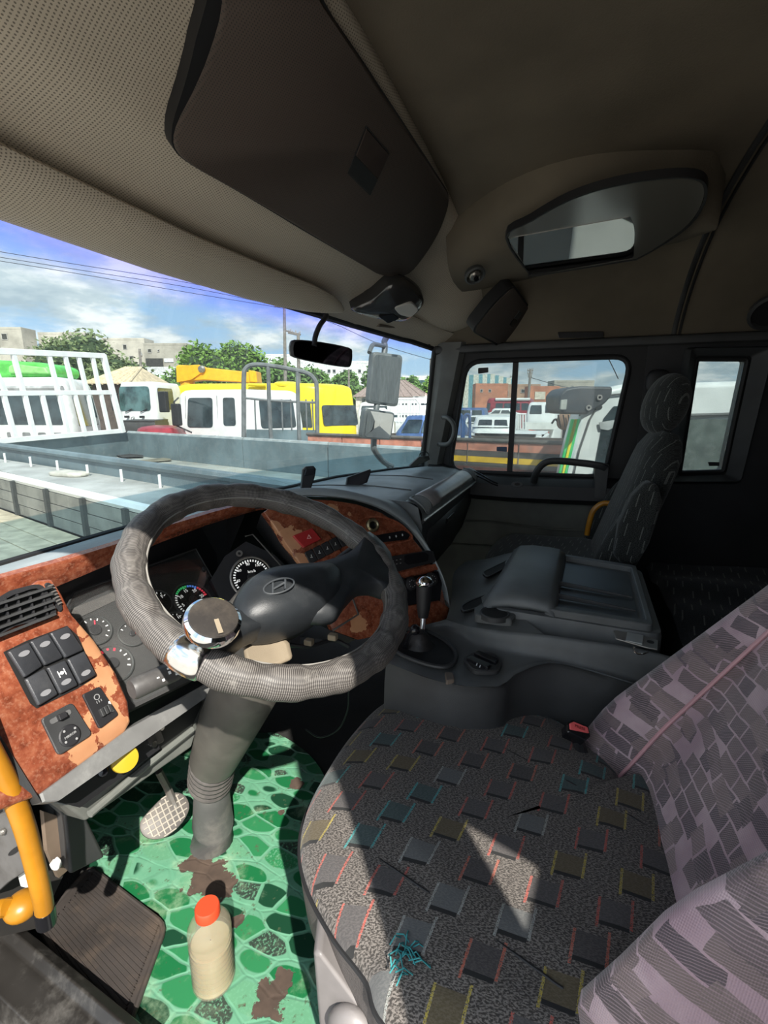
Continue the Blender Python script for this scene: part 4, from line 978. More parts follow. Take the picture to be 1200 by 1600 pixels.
# emblem: slanted H in an oval
ec = pl(436, 916, WC+WN*.0475, WN); eo = ec-hcn; eo = (eo-WN*eo.dot(WN)).normalized(); eN = (WN+eo*.28).normalized()
er = (wp(aR)-WC).normalized(); er = (er-eN*er.dot(eN)).normalized(); ev = eN.cross(er)
EMB = M('emblem_grey', (.05, .055, .06), .3, va=0)
oval = [ec+er*math.cos(t*math.pi/18)*.024+ev*math.sin(t*math.pi/18)*.0125+eN*.001 for t in range(36)]
em = obj('emblem', tube(oval, .0014, 6, closed=True), EMB, sw_, smooth=True)
for sx in (-1, 1):
    obj('emblem_stroke', tube([ec+er*(sx*.010-.004)-ev*.009+eN*.0008, ec+er*(sx*.010)+eN*.0012, ec+er*(sx*.010+.004)+ev*.009+eN*.0008], .0017, 6), EMB, em, smooth=True)
obj('emblem_stroke', tube([ec-er*.010-ev*.002+eN*.001, ec+er*.010+ev*.002+eN*.001], .0017, 6), EMB, em, smooth=True)
# spinner knob with clamp
aK = ang_of(292, 1030)
cl_ = obj('knob_clamp', tube([wp(aK+da_, .222, .0) for da_ in (-.11, -.10, -.05, 0, .05, .10, .11)], [.020, .0245, .026, .0265, .026, .0245, .020], 20), CHRS, sw_, smooth=True, ang=60)
kc2 = pl(332, 972, wp(aK, .2, .075), WN)
kN = (WN*.9+Vector((-.1, -.12, .1))).normalized()
obj('clamp_arm', tube([wp(aK, .205, .015), wp(aK, .19, .03), kc2-kN*.03], [.012, .011, .010], 10), CHRS, sw_, smooth=True)
obj('spinner_knob', lathe([(.008, -.035), (.012, -.02), (.024, -.014), (.033, -.008), (.035, .0), (.034, .006), (.030, .009)], kc2, kN, 36), CHR, sw_, smooth=True)
kt = obj('knob_top', lathe([(.031, .006), (.029, .011), (.02, .014), (.0, .0155)], kc2, kN, 36), M('dusty_black_dome', (.035, .032, .03), .15, va=0, dirt=((.12, .10, .08), .6)), sw_, smooth=True)
kd = (pl(340, 995, kc2, kN)-kc2).normalized()
obj('knob_label', box(kc2+kd*.016+kN*.0145, (.022, .006, .001), (kd, kN.cross(kd), kN)), BEIG, kt, bevel=.001)
# ================================================================== COLUMN
sc = thing('steering_column', 'steering column with grey shroud, ribbed rubber boot and two stalks', 'steering column', (.85, .80, .0))
C0 = WC-WN*.05
colp = [(C0, .05), (pl(430, 1020, WC-WN*.09, WN), .062)]
def ringat(c, r, ax, n=20, sq=1.0): u, w2, a = frame(ax); return [c+(u*math.cos(2*math.pi*j/n)+w2*math.sin(2*math.pi*j/n)*sq)*r for j in range(n)]
ca = at(392, 1060, 'x', .70); cb_ = at(362, 1120, 'x', .74); cc2 = at(335, 1185, 'x', .785); cd2 = at(330, 1215, 'x', .81); ce = at(333, 1285, 'x', .84)
axc = (ca-cc2).normalized()
obj('column_cover', loft([ringat(C0-WN*.0, .045, WN), ringat(C0-WN*.06, .062, WN), ringat(ca, .066, axc), ringat(cb_, .066, axc), ringat(cc2, .056, axc), ringat(cc2-axc*.004, .045, axc)]), M('column_brown_grey', (.105, .098, .085), .5, bs=1200, bst=.3, dirt=((.22, .2, .17), .3)), sc, smooth=True)
bt = []
for k in range(19):
    t = k/18; p = cc2*(1-t)+cd2*t+ (0*axc); bt.append((p, .045+.010*(1 if k % 4 in (1, 2) else 0)))
obj('boot', loft([ringat(p-axc*.01, r, axc, 24) for p, r in bt]), M('ribbed_rubber', (.06, .055, .052), .55, dirt=((.2, .18, .16), .4)), sc, smooth=True, ang=80)
obj('floor_tube', loft([ringat(cd2, .040, axc), ringat(cd2*.5+ce*.5, .046, axc), ringat(ce, .053, axc), ringat(Vector((ce.x+.01, ce.y+.02, 0)), .058, (0, 0, 1))]), M('scuffed_rubber', (.09, .088, .085), .6, dirt=((.25, .23, .2), .5)), sc, smooth=True)
obj('beige_shroud', loft([[pl(a, b, WC-WN*(.03+k*.03), WN) for a, b in ((378, 1005), (390, 990), (410, 985), (435, 988), (452, 1005), (458, 1030), (420, 1045), (385, 1040))] for k in range(3)]), BEIG, sc, smooth=True, bevel=.006)
for px, py in ((1+388, 1060), (310, 1150), (372, 1078), (325, 1192)):
    q = at(px, py, 'x', .70 if py < 1100 else .745); obj('cover_slot', blob(q+Vector((-.012, -.045, .02)), (.009, .002, .003)), WHT if px == 310 else BLKR, sc)
def stalk(p0, p1, r, mat, name, marks):
    d_ = (p1-p0).normalized(); o_ = obj(name, lathe([(r*.55, 0), (r*.6, (p1-p0).length*.45), (r, (p1-p0).length*.55), (r, (p1-p0).length*.97), (r*.85, (p1-p0).length)], p0, d_, 20), mat, sc, smooth=True)
    return o_, d_
ls0, ls1 = at(345, 1015, 'x', .66), at(205, 1078, 'x', .50)
o_, d_ = stalk(ls0, ls1, .0175, M('worn_stalk', (.055, .052, .05), .5, dirt=((.25, .24, .22), .6)), 'lever', 1)
tc = (CAM-ls1).normalized(); sd3 = d_.cross(tc).normalized(); sn3 = sd3.cross(d_)
if sn3.dot(tc) < 0: sn3 = -sn3
for k, (t, w_) in enumerate(((.60, .003), (.66, .005), (.66, .003), (.74, .004), (.78, .002))):
    obj('lever_symbol', box(ls0+(ls1-ls0)*t+sn3*.0178+sd3*((k % 3)-1)*.007, (.004, w_, .0006), (d_, sd3, sn3)), WHT, o_)
rs0, rs1 = at(455, 935, 'x', .80), at(553, 862, 'x', .95)
o_, d_ = stalk(rs0, rs1, .015, BLK, 'lever', 1)
tc = (CAM-rs1).normalized(); sd3 = d_.cross(tc).normalized(); sn3 = sd3.cross(d_)
for k in range(4): obj('lever_symbol', box(rs0+(rs1-rs0)*(.68+.07*(k//2))+sn3*.0153+sd3*((k % 2)-.5)*.008, (.004, .003, .0006), (d_, sd3, sn3)), WHT, o_)
obj('loose_wiring', tube(smoothpath([at(430, 960, 'x', .85), at(440, 1000, 'x', .88), at(480, 1010, 'x', .92), at(520, 1000, 'x', .98), at(545, 1010, 'x', 1.0)], 5), .005, 8), BLK, sc, smooth=True)
for px, py in ((483, 1003), (520, 995), (425, 975)): obj('connector', box(at(px, py, 'x', .86), (.016, .02, .014)), BEIG, sc, bevel=.003)
# hanging wire
obj('hanging_wire', tube(smoothpath([at(545, 1080, 'x', 1.02), at(543, 1110, 'x', 1.04), at(528, 1140, 'x', 1.08), at(500, 1152, 'x', 1.1), at(478, 1140, 'x', 1.12)], 6), .0025, 6), BLK, sc, smooth=True)

# ================================================================== FLOOR THINGS
gm = [(95, 1330), (150, 1240), (230, 1190), (330, 1150), (415, 1145), (437, 1148), (475, 1172), (500, 1200), (520, 1240), (560, 1290), (620, 1400), (640, 1620), (430, 1720), (190, 1660), (200, 1590), (258, 1445), (200, 1400), (135, 1352)]
gmP = smoothpath([at(a, b, 'z', .006) for a, b in gm], 3, True)
def flat(P, th): return ext([Vector((p.x, p.y, 0.0005)) for p in P], (0, 0, th))
tag(obj('floor_mat', flat(gmP, .006), GRN), 'torn green vinyl floor mat printed with pebbles under the pedals', 'floor mat')
bd = gmP[12:30]
# rubber mat with ribs
rq = [at(*q, 'z', .02) for q in ((60, 1440), (140, 1352), (258, 1443), (195, 1615), (165, 1625))]
rmt = thing('rubber_mat', 'black ribbed rubber mat on the floor beside the yellow grab bar', 'floor mat', rq[0])
rb = rp(rq, .12, 3)
def flz(P, z0, z1): return loft([[Vector((p.x, p.y, z0)) for p in P], [Vector((p.x, p.y, z1)) for p in P]])
RUB = M('dirty_rubber', (.040, .034, .031), .5, dirt=((.14, .10, .07), .45))
obj('mat_base', flz(rb, .0068, .013), RUB, rmt)
obj('mat_border', tube([Vector((p.x, p.y, .013)) for p in rb], .006, 8, closed=True), RUB, rmt, smooth=True)
e0, e1, e2, e3 = rq[1], rq[2], rq[0], rq[3]
for k in range(17):
    t = (k+1.0)/18
    a = e1*(1-t)+e3*t; b = e0*(1-t)+e2*t if t < 1 else e2
    a = a*.94+b*.06; b = b*.90+a*.10
    for s_ in (-1, 1):
        off = (e3-e1).normalized()*.0035*s_
        obj('mat_rib', tube([Vector((a.x+off.x, a.y+off.y, .0145)), Vector((b.x+off.x, b.y+off.y, .0150))], .0036, 6), RUB, rmt, smooth=True)
    if k % 2 == 0:
        obj('mat_stud', lathe([(.009, 0), (.009, .004), (.005, .004), (.005, 0)], Vector((b.x, b.y, .0135)), (0, 0, 1), 14, cap=False), RUB, rmt, smooth=True)
# bottle
b0 = at(336, 1545, 'z', .012); b0.z = .0066
btl = thing('plastic_bottle', 'clear ribbed plastic bottle of cloudy liquid with a red cap', 'bottle', b0)
topc = at(313, 1432, 'z', .19); 
BA = Vector((0.0, 0.0, 1)).normalized()
BA = (topc-b0).normalized(); BA = (BA*.35+Vector((0, 0, 1))*.65).normalized() if BA.z > 0 else Vector((0, 0, 1))
BA = Vector((0, 0, 1))
def bprof(H=.20, r=.042):
    P = [(0.001, .0), (r*.8, .0), (r*.96, .006)]
    for k in range(9):
        z_ = .012+k*.0125; P += [(r, z_), (r*.88, z_+.006)]
    P += [(r, .128), (r*.97, .142), (r*.75, .158), (r*.45, .168), (r*.42, .172)]
    return P
mt, n, out = newmat('bottle_plastic'); bp_ = bsdf(n, out, (.42, .39, .30), .10, 0, None, .8, Transmission_Weight=.3); bp_.inputs['Alpha'].default_value = .32
mt2, n2, out2 = newmat('cloudy_liquid'); bsdf(n2, out2, n2.mix(n2.noise(n2.obj(), 20, 3), (.30, .25, .14), (.44, .38, .24)), .25, 0, None, .4, Subsurface_Weight=.2)
b0 = at(335, 1532, 'z', .0066)
obj('liquid', lathe([(max(.0005, r*.95), z_+.002) for r, z_ in bprof() if z_ < .105]+[(.001, .105)], b0, BA, 28), mt2, btl, smooth=True, ang=80)
obj('bottle_wall', lathe(bprof(), b0, BA, 28), mt, btl, smooth=True, ang=80)
cpb = obj('cap', lathe([(.0215, .168), (.0235, .170), (.0235, .188), (.0215, .191), (.001, .191)], b0, BA, 30), M('red_cap', (.50, .055, .02), .35, va=.05), btl, smooth=True)
# brake pedal
pc = at(262, 1268, 'z', .13); pN = Vector((-.35, -.62, .70)).normalized()
q3 = lambda a, b: pl(a, b, pc, pN)
pd = thing('brake_pedal', 'worn brake pedal with a gridded rubber pad left of the column', 'pedal', pc)
pdP = smoothpath([q3(*q) for q in ((219, 1288), (228, 1272), (255, 1245), (275, 1238), (290, 1244), (296, 1262), (285, 1285), (262, 1306), (240, 1311), (224, 1304))], 3, True)
obj('pad', slab(pdP, pN, .014, .0, .004), M('pedal_rubber', (.10, .092, .085), .55, dirt=((.25, .22, .18), .5)), pd, smooth=True, ang=50)
pu = (q3(290, 1250)-q3(228, 1290)).normalized(); pv = pN.cross(pu)
pcc = sum(pdP, Vector())/len(pdP); GR = M('pedal_groove', (.34, .31, .26), .6)
def clipline(c, d_, nrm):
    ts = []
    for i in range(len(pdP)):
        a, b = pdP[i], pdP[(i+1) % len(pdP)]; sa, sb = (a-c).dot(nrm), (b-c).dot(nrm)
        if sa*sb < 0: ts.append((a+(b-a)*(sa/(sa-sb))-c).dot(d_))
    return (min(ts), max(ts)) if len(ts) > 1 else None
for k in range(-3, 4):
    for d_, nr in ((pv, pu), (pu, pv)):
        c = pcc+nr*k*.0135
        t = clipline(c, d_, nr)
        if t and t[1]-t[0] > .02: obj('pad_line', tube([c+d_*(t[0]+.006)+pN*.001, c+d_*(t[1]-.006)+pN*.001], .0018, 6), GR, pd)
obj('arm', tube([pcc-pN*.01+pu*.03, at(262, 1232, 'y', pcc.y+.02), at(248, 1205, 'y', pcc.y+.03)], .010, 8), STEEL, pd, smooth=True)
# accelerator
ap = at(445, 1135, 'y', .98); 
ac = thing('accelerator_pedal', 'dark ribbed accelerator pedal in the shade right of the column', 'pedal', ap)
acN = Vector((-.3, -.8, .55)).normalized(); a3 = lambda a, b: pl(a, b, ap, acN)
obj('pad', slab(rp([a3(418, 1092), a3(455, 1090), a3(458, 1150), a3(424, 1152)], .15, 3), acN, .015, 0, .003), BLKR, ac)
for k in range(6): obj('pad_rib', tube([a3(424, 1100+k*9), a3(452, 1098+k*9)], .003, 6), GRYD, ac)
# yellow grab bar at the door
yp = [at(-60, 1090, 'x', .34), at(-12, 1180, 'x', .35), at(18, 1238, 'x', .36), at(38, 1290, 'x', .37), at(52, 1340, 'x', .38), at(66, 1400, 'x', .39), at(70, 1425, 'x', .395)]
yb = thing('yellow_grab_bar', 'thick yellow grab bar at the driver door opening, lower left', 'grab bar', yp[-1])
obj('bar', tube(smoothpath(yp, 5), .0138, 16), YEL, yb, smooth=True)
obj('bar_collar', tube([yp[-1]+(yp[-1]-yp[-2]).normalized()*t for t in (-.01, .03)], .0150, 16), BLKG, yb, smooth=True)
obj('upper_bar', tube(smoothpath([yp[0], yp[0]+Vector((-.10, .02, .15)), Vector((.13, .80, 1.2)), Vector((.13, .83, 1.38))], 5), .0165, 12), YEL, yb, smooth=True)
ye = [at(5, 1418, 'x', .40), at(30, 1412, 'x', .41), at(45, 1418, 'x', .42)]
tag(obj('yellow_bracket', join(blob(at(35, 1415, 'x', .41), (.028, .028, .022)), tube([at(-30, 1425, 'x', .38), at(8, 1418, 'x', .39), at(30, 1415, 'x', .41)], .014, 10)), YEL, None, smooth=True), 'yellow painted lever end beside the foot of the yellow grab bar', 'bracket')
# fuse box and door-side bracket
fbP = [(97, 1262), (140, 1238), (160, 1262), (145, 1345), (110, 1372)]
fb = thing('fuse_box', 'black plastic box under the left end of the dashboard', 'box', at(125, 1300, 'y', .80))
obj('box_body', ext([at(a, b, 'y', .80) for a, b in ((100, 1270), (128, 1262), (165, 1340), (110, 1368))], (.03, .14, 0)), GRYD, fb, bevel=.006)
obj('box_lid', ext([at(a, b, 'y', .79) for a, b in ((90, 1262), (138, 1240), (143, 1252), (98, 1276))], (.03, .16, 0)), GRY, fb, bevel=.003)
obj('side_plate', ext([at(a, b, 'y', .83) for a, b in ((68, 1268), (90, 1275), (108, 1358), (92, 1372), (74, 1330))], (.0, .01, 0)), M('brown_metal', (.20, .15, .11), .5, .3), fb)
mb = thing('hinge_bracket', 'grey metal door hinge bracket with an oval hole at the left edge', 'bracket', at(20, 1320, 'x', .40))
bh = [at(a, b, 'x', .44) for a, b in ((-40, 1290), (10, 1268), (38, 1330), (40, 1362), (12, 1380), (-10, 1400), (-40, 1410))]
obj('plate', ext(bh, (.03, .0, 0)), M('hinge_grey', (.17, .165, .16), .45, .2, dirt=((.05, .04, .03), .6)), mb, bevel=.003)
obj('oval_hole', ext([at(22+9*math.cos(t*.393)+3*math.sin(t*.393), 1330-9*math.sin(t*.393)*.7+4*math.cos(t*.393)*-1, 'x', .438) for t in range(16)], (.001, 0, 0)), M('hole_dark', (.01, .01, .01), .8), mb)
obj('upper_plate', ext([at(a, b, 'x', .45) for a, b in ((-40, 1215), (8, 1195), (25, 1240), (20, 1262), (-40, 1290))], (.03, 0, 0)), GRY, mb, bevel=.003)
for px, py in ((4, 1300), (30, 1290), (8, 1255)): obj('bolt', blob(at(px, py, 'x', .435), (.006, .006, .006), nu=8, nv=6), STEEL, mb)
WRP = M('white_wrapper', (.75, .75, .72), .5)
for k, (px, py, s_) in enumerate(((32, 1352, .022), (38, 1378, .026), (84, 1355, .012))):
    c = at(px, py, 'x', .46); random.seed(k)
    P = [c+Vector((.0, s_*math.cos(t)*random.uniform(.6, 1.2), s_*math.sin(t)*random.uniform(.6, 1.2))) for t in [j*.785 for j in range(8)]]
    tag(obj('crumpled_scrap', ext(P, (.012, .004, 0)), WRP, bevel=.003), ['white crumpled scrap behind the yellow bar, upper one', 'white crumpled scrap behind the yellow bar, lower one', 'tiny white scrap between the yellow bar and the black box'][k], 'litter', 'white scraps by the door hinge')
struct(obj('trim_10', ext([at(a, b, 'y', 1.0) for a, b in ((-160, 1200), (100, 1200), (110, 1345), (60, 1450), (-160, 1500))], (0, .02, 0)), M('foot_panel_dark', (.02, .018, .016), .8)))

# ================================================================== CENTRE CONSOLE
co = thing('centre_console', 'dark grey moulded engine-cover console between the seats', 'console', (1.2, .1, .0))
ZT_, ZG = .68, .60
T = lambda a, b, z=ZT_: at(a, b, 'z', z)
tray = [T(820, 861), T(993, 889), T(1021, 985), T(777, 946)]
# tower body under the tray
trr = rp([tray[0]+Vector((.02, .02, 0)), tray[1]+Vector((.02, -.02, 0)), tray[2]+Vector((-.01, -.02, 0)), tray[3]+Vector((-.01, .01, 0))], .08, 3)
tc_ = sum(trr, Vector())/len(trr)
obj('console_tower', loft([[Vector((p.x+(p.x-tc_.x)*.06, p.y+(p.y-tc_.y)*.05, .0)) for p in trr], [Vector((p.x+(p.x-tc_.x)*.03, p.y, .5)) for p in trr], [Vector((p.x, p.y, ZT_-.02)) for p in trr], [Vector((tc_.x+(p.x-tc_.x)*.985, tc_.y+(p.y-tc_.y)*.985, ZT_-.006)) for p in trr], [Vector((tc_.x+(p.x-tc_.x)*.95, tc_.y+(p.y-tc_.y)*.95, ZT_-.004)) for p in trr]]), CONS, co, smooth=True, ang=50)
bl_ = lambda u, v, dz=0: (tray[3]*(1-u)+tray[2]*u)*(1-v)+(tray[0]*(1-u)+tray[1]*u)*v+Vector((0, 0, dz))
inn = rp([bl_(.38, .07), bl_(.93, .08), bl_(.93, .90), bl_(.38, .92)], .1, 3)
obj('tray_rim', rim(rp([bl_(.32, .0), bl_(1.0, .0), bl_(1.0, 1.0), bl_(.32, 1.0)], .06, 3), (0, 0, 1), .028, .02, .012), CONS, co, smooth=True, bevel=.003)
obj('tray_floor', slab(inn, (0, 0, 1), .002, -.002), M('tray_grey', (.05, .058, .062), .35, bs=1000, bst=.2), co)
for v_, dz in ((.42, .022), (.22, .022)):
    a, b = bl_(.36, v_), bl_(.92, v_-.02); obj('tray_divider', ext([a, b, b+Vector((0, 0, .006)), a+Vector((0, 0, .014))], (.006, .002, 0)), GRYD, co, bevel=.002)
# lid with rolled front edge
lidr = []
for t, h in ((-.16, -.07), (-.14, -.03), (-.10, .005), (-.04, .022), (.08, .030), (.24, .032), (.34, .030), (.39, .020), (.405, .0), (.405, -.01)):
    lidr.append([bl_(t, v_, h) for v_ in (-.01, .04, .5, .96, 1.01)])
for r_ in lidr: r_[0] = r_[0]+Vector((0, 0, -.02)); r_[-1] = r_[-1]+Vector((0, 0, -.02))
obj('console_lid', grid(lidr), M('lid_grey', (.105, .114, .118), .35, bs=1100, bst=.3, dirt=((.16, .16, .15), .3)), co, smooth=True, ang=60, solid=.02)
# front deck sloping to the stack
fd = []
fL = [T(700, 948, .62), T(745, 985, .625), T(777, 955, .655), T(800, 960, .655)]
deck_px = [[(697, 968, .622), (742, 980, .640), (795, 987, .650), (850, 991, .658)],
           [(702, 952, .622), (742, 965, .642), (780, 967, .652), (818, 966, .660)],
           [(706, 928, .625), (738, 935, .642), (768, 938, .652), (792, 943, .664)],
           [(710, 894, .630), (748, 896, .646), (780, 896, .658), (800, 898, .668)],
           [(733, 876, .600), (765, 872, .630), (795, 864, .650), (812, 862, .668)],
           [(740, 890, .450), (765, 885, .450), (795, 880, .450), (812, 878, .450)]]
dk = [[at(a, b, 'z', c) for a, b, c in r_] for r_ in deck_px]
def refine(g_, n_=3):
    g_ = [smoothpath(r_, n_) for r_ in g_]; g_ = list(zip(*[smoothpath(c_, n_) for c_ in zip(*g_)])); return [list(r_) for r_ in g_]
obj('console_deck', grid(refine(dk)), CONS, co, smooth=True, ang=70)
def pocket(px, z, name, rpx=.35):
    P = rp([T(a, b, z) for a, b in px], rpx, 4); pN_ = Vector((0, 0, 1))
    o_ = obj(name, rim(P, pN_, .006, .006, .004), GRYD, co, smooth=True)
    obj('pocket_floor', slab(P, pN_, .004, .002), M('pocket_dark', (.008, .008, .009), .8), o_); return P
pocket([(752, 896), (798, 874), (804, 881), (760, 904)], .664, 'oval_pocket', .4)
pocket([(719, 950), (730, 940), (772, 926), (774, 934), (745, 952), (722, 958)], .645, 'oval_pocket', .4)
cpl = rp([T(a, b, .668) for a, b in ((741, 950), (752, 945), (803, 955), (806, 962), (800, 969), (742, 961))], .2, 3)
ch = obj('cup_holder', slab(cpl, (0, 0, 1), .02, .002, .004), GRY, co, smooth=True)
cc4 = T(773, 958, .670)
obj('cup_well', lathe([(.030, .0015), (.0335, .003), (.036, .001), (.036, -.01)], cc4, (0, 0, 1), 28, cap=False), GRYD, ch, smooth=True)
obj('cup_bottom', disc(cc4, (0, 0, 1), .030, .001, 24, .0012), M('pocket_dark', (.008, .008, .009)), ch)
# driver side: ledges
led = []
for (a, b, z1), (c, d_, z2), (e, f_, z3), (g_, h_, z4) in (
        (((697, 968, .61)), (690, 972, .60), (680, 985, .595), (640, 975, .60)),):
    pass
sidepx = [[(601, 1034, .600), (603, 1040, .59), (598, 1060, .52), (600, 1110, .30)],
          [(690, 1066, .600), (690, 1072, .59), (688, 1095, .50), (690, 1160, .25)],
          [(777, 1073, .600), (778, 1079, .588), (778, 1105, .49), (780, 1190, .22)],
          [(805, 1054, .605), (806, 1061, .592), (806, 1100, .49), (810, 1200, .20)],
          [(858, 1036, .615), (859, 1043, .60), (860, 1095, .48), (865, 1200, .20)],
          [(925, 1050, .600), (926, 1057, .588), (930, 1110, .46), (935, 1210, .2)],
          [(1000, 1073, .58), (1002, 1080, .57), (1008, 1130, .45), (1015, 1230, .2)],
          [(1080, 1095, .56), (1082, 1102, .55), (1090, 1150, .44), (1095, 1250, .2)]]
sg_ = [[at(a, b, 'z', c) for a, b, c in r_] for r_ in sidepx]
sg_ = [[r_[0], r_[1], Vector((r_[0].x-.005, r_[0].y-.0, r_[1].z-.1)), Vector((r_[0].x-.01, r_[0].y, .0))] for r_ in sg_]
obj('console_side', grid(refine(sg_, 3)), GRYD, co, smooth=True, ang=70)
uppx = [[(640, 960, .56), (697, 970, .605)], [(700, 1000, .60), (745, 987, .61)], [(790, 1020, .60), (800, 1000, .625)], [(850, 1020, .61), (862, 992, .65)], [(940, 1035, .60), (930, 1005, .655)], [(1040, 1060, .58), (1022, 1000, .66)], [(1090, 1080, .56), (1080, 1020, .66)]]
# gear deck: between the side edge and the tower
gd_ = []
rows_edge = [(601, 1034), (690, 1066), (777, 1073), (805, 1054), (858, 1036), (925, 1050), (1000, 1073), (1080, 1095)]
rows_top = [(614, 992, .604), (697, 968, .622), (742, 980, .640), (795, 987, .650), (855, 992, .658), (930, 1003, .655), (1000, 1013, .650), (1080, 1035, .640)]
ez = [.600, .600, .600, .603, .606, .596, .58, .56]
for (a, b), z_, (c, d_, z2) in zip(rows_edge, ez, rows_top):
    P0, P2 = at(a, b, 'z', z_), at(c, d_, 'z', z2); P1 = Vector((P2.x-.016, P2.y-.004, z_+.003))
    gd_.append([P0, P0*.85+P1*.15+Vector((0, 0, .003)), P0*.5+P1*.5, P1*.85+P0*.15, P1+Vector((.004, .001, .006)), P2+Vector((-.008, -.002, -.006)), P2])
obj('gear_deck', grid(refine(gd_, 2)), CONS, co, smooth=True, ang=70)
dish = smoothpath([at(a, b, 'z', .607) for a, b in ((608, 1000), (625, 985), (660, 985), (695, 1002), (712, 1022), (708, 1038), (690, 1044), (655, 1036), (620, 1020))], 3, True)
dsh = obj('gear_recess', slab(dish, (0, 0, 1), .003, .001), M('recess_black', (.006, .006, .007), .7, va=0), co)
obj('recess_rim', tube([p+Vector((0, 0, .002)) for p in dish], .005, 8, closed=True), GRYD, dsh, smooth=True)
rs_ = rp([at(a, b, 'z', .612) for a, b in ((722, 1030), (742, 1018), (775, 1022), (785, 1036), (778, 1050), (740, 1050))], .3, 3)
sb_ = obj('switch_base', slab(rs_, (0, 0, 1), .01, .003, .003), GRYD, co, smooth=True)
for k, (x0, y0) in enumerate(((728, 1034), (740, 1026))):
    P = rp([at(a+x0-728, b+y0-1034, 'z', .618) for a, b in ((728, 1030), (735, 1026), (768, 1040), (762, 1046))], .2, 2)
    r = obj('rocker_switch', slab(P, (0, 0, 1), .008, .004, .002), BLKG, sb_)
obj('switch_mark', box(at(745, 1038, 'z', .623), (.010, .002, .0006)), WHT, sb_)
obj('switch_mark', box(at(750, 1041, 'z', .623), (.010, .002, .0006)), WHT, sb_)
tb = at(700, 1060, 'z', .602)
obj('deck_tab', slab(rp([at(a, b, 'z', .605) for a, b in ((695, 1052), (708, 1053), (710, 1064), (697, 1066))], .2, 2), (0, 0, 1), .01, .004, .002), M('tan_tab', (.18, .14, .11), .6), co)
# side recess in the tower flank (dark channel) and trim lines
obj('flank_channel', tube([at(836, 962, 'z', .66), at(900, 975, 'z', .66), at(1000, 998, 'z', .655)], .010, 8, flat=.6), GRYD, co, smooth=True)
# metal plate
mpz = .665
mtp = thing('seat_belt_bracket', 'silver metal bracket plate lying at the rear corner of the console', 'bracket', at(995, 1002, 'z', mpz))
obj('plate', slab([at(a, b, 'z', mpz) for a, b in ((958, 988), (970, 986), (1028, 1003), (1027, 1017), (1010, 1014), (962, 1000))], (0, 0, 1), .003, .004), STEEL, mtp, bevel=.001)
obj('bright_plate', slab([at(a, b, 'z', mpz) for a, b in ((980, 991), (1005, 996), (1003, 1010), (977, 1004))], (0, 0, 1), .001, .0055), M('pale_metal', (.55, .58, .58), .3, .6), mtp)
obj('plate_holes', disc(at(1016, 1006, 'z', mpz)+Vector((0, 0, .004)), (0, 0, 1), .007, .001, 14, .001), BLKR, mtp)
obj('hook', tube(smoothpath([at(990, 1010, 'z', .66), at(993, 1020, 'z', .65), at(1003, 1022, 'z', .65), at(1012, 1019, 'z', .66)], 4), .002, 6), CHRS, mtp, smooth=True)
# gear lever
gl = at(655, 1012, 'z', .60)
gv = thing('gear_lever', 'gear lever with a black grip and a chrome-capped knob', 'gear lever', gl)
gt = at(663, 912, 'y', gl.y+.015); gm_ = at(660, 985, 'y', gl.y+.01); gk = at(661, 965, 'y', gl.y+.012)
obj('rod', tube([gl, gm_, gk], .007, 10), CHRS, gv, smooth=True)
obj('grip', tube([gk, gk*.7+gt*.3, gk*.3+gt*.7, gt], [.012, .017, .019, .020], 16), BLK, gv, smooth=True)
obj('knob_cap', blob(gt+Vector((0, 0, .004)), (.022, .022, .015)), CHR, gv, smooth=True)
obj('gaiter', loft([ringat(gl+Vector((0, 0, -.02+k*.012)), [.055, .045, .04, .028, .024, .014][k], (0, 0, 1), 16) for k in range(6)]), M('gaiter_leather', (.02, .018, .018), .5, bs=120, bst=.5), gv, smooth=True)
tag(obj('control_lever', join(tube([at(632, 1015, 'z', .60), at(640, 990, 'z', .66), at(648, 985, 'z', .67)], .006, 8), blob(at(648, 984, 'z', .675), (.012, .012, .012))), BLKG, None, smooth=True), 'short black lever in the gear recess left of the gear lever', 'lever')

# ================================================================== DRIVER SEAT
ds = thing('driver_seat', 'driver seat with a dark square-patterned cushion and purple patterned backrest cover', 'seat', (.68, .05, 0))
ol = [(468, 1320), (478, 1265), (510, 1205), (548, 1150), (592, 1105), (640, 1082), (700, 1076), (765, 1084), (832, 1110), (900, 1150), (955, 1200), (1000, 1260)]
oP = [at(a, b, 'z', .455) for a, b in ol]
oP += [Vector((.90, -.24, .455)), Vector((.50, -.26, .455)), Vector((.37, -.20, .455))]
oP += [at(640, 1625, 'z', .455), at(570, 1520, 'z', .455), at(520, 1455, 'z', .455), at(480, 1380, 'z', .455)]
oS = smoothpath(oP, 9, True); cC = Vector((.68, .04, .455))
RG = []
prof_ = [(.93, -.13), (.985, -.10), (1.0, -.05), (1.0, -.012), (.985, .006), (.95, .020), (.88, .034), (.78, .044), (.66, .049), (.52, .052), (.38, .050), (.24, .049), (.1, .049), (.01, .049)]
SA, SB = at(590, 1340, 'z', .5), at(880, 1545, 'z', .5); TA, TB = at(640, 1092, 'z', .5), at(1010, 1290, 'z', .5)
def dline(p, a, b):
    d_ = (b-a); d_.z = 0; d_.normalize(); q = p-a; return abs(q.x*d_.y-q.y*d_.x)
for s_, h in prof_:
    ring = []
    for p in oS:
        q = cC+(p-cC)*s_; q.z = .455+h
        if s_ < .97:
            cr = math.exp(-(dline(q, SA, SB)/.013)**2)+math.exp(-(dline(q, TA, TB)/.011)**2)*.8
            q.z -= .004*cr*min(1, (1-s_)*12)
        ring.append(q)
    RG.append(ring)
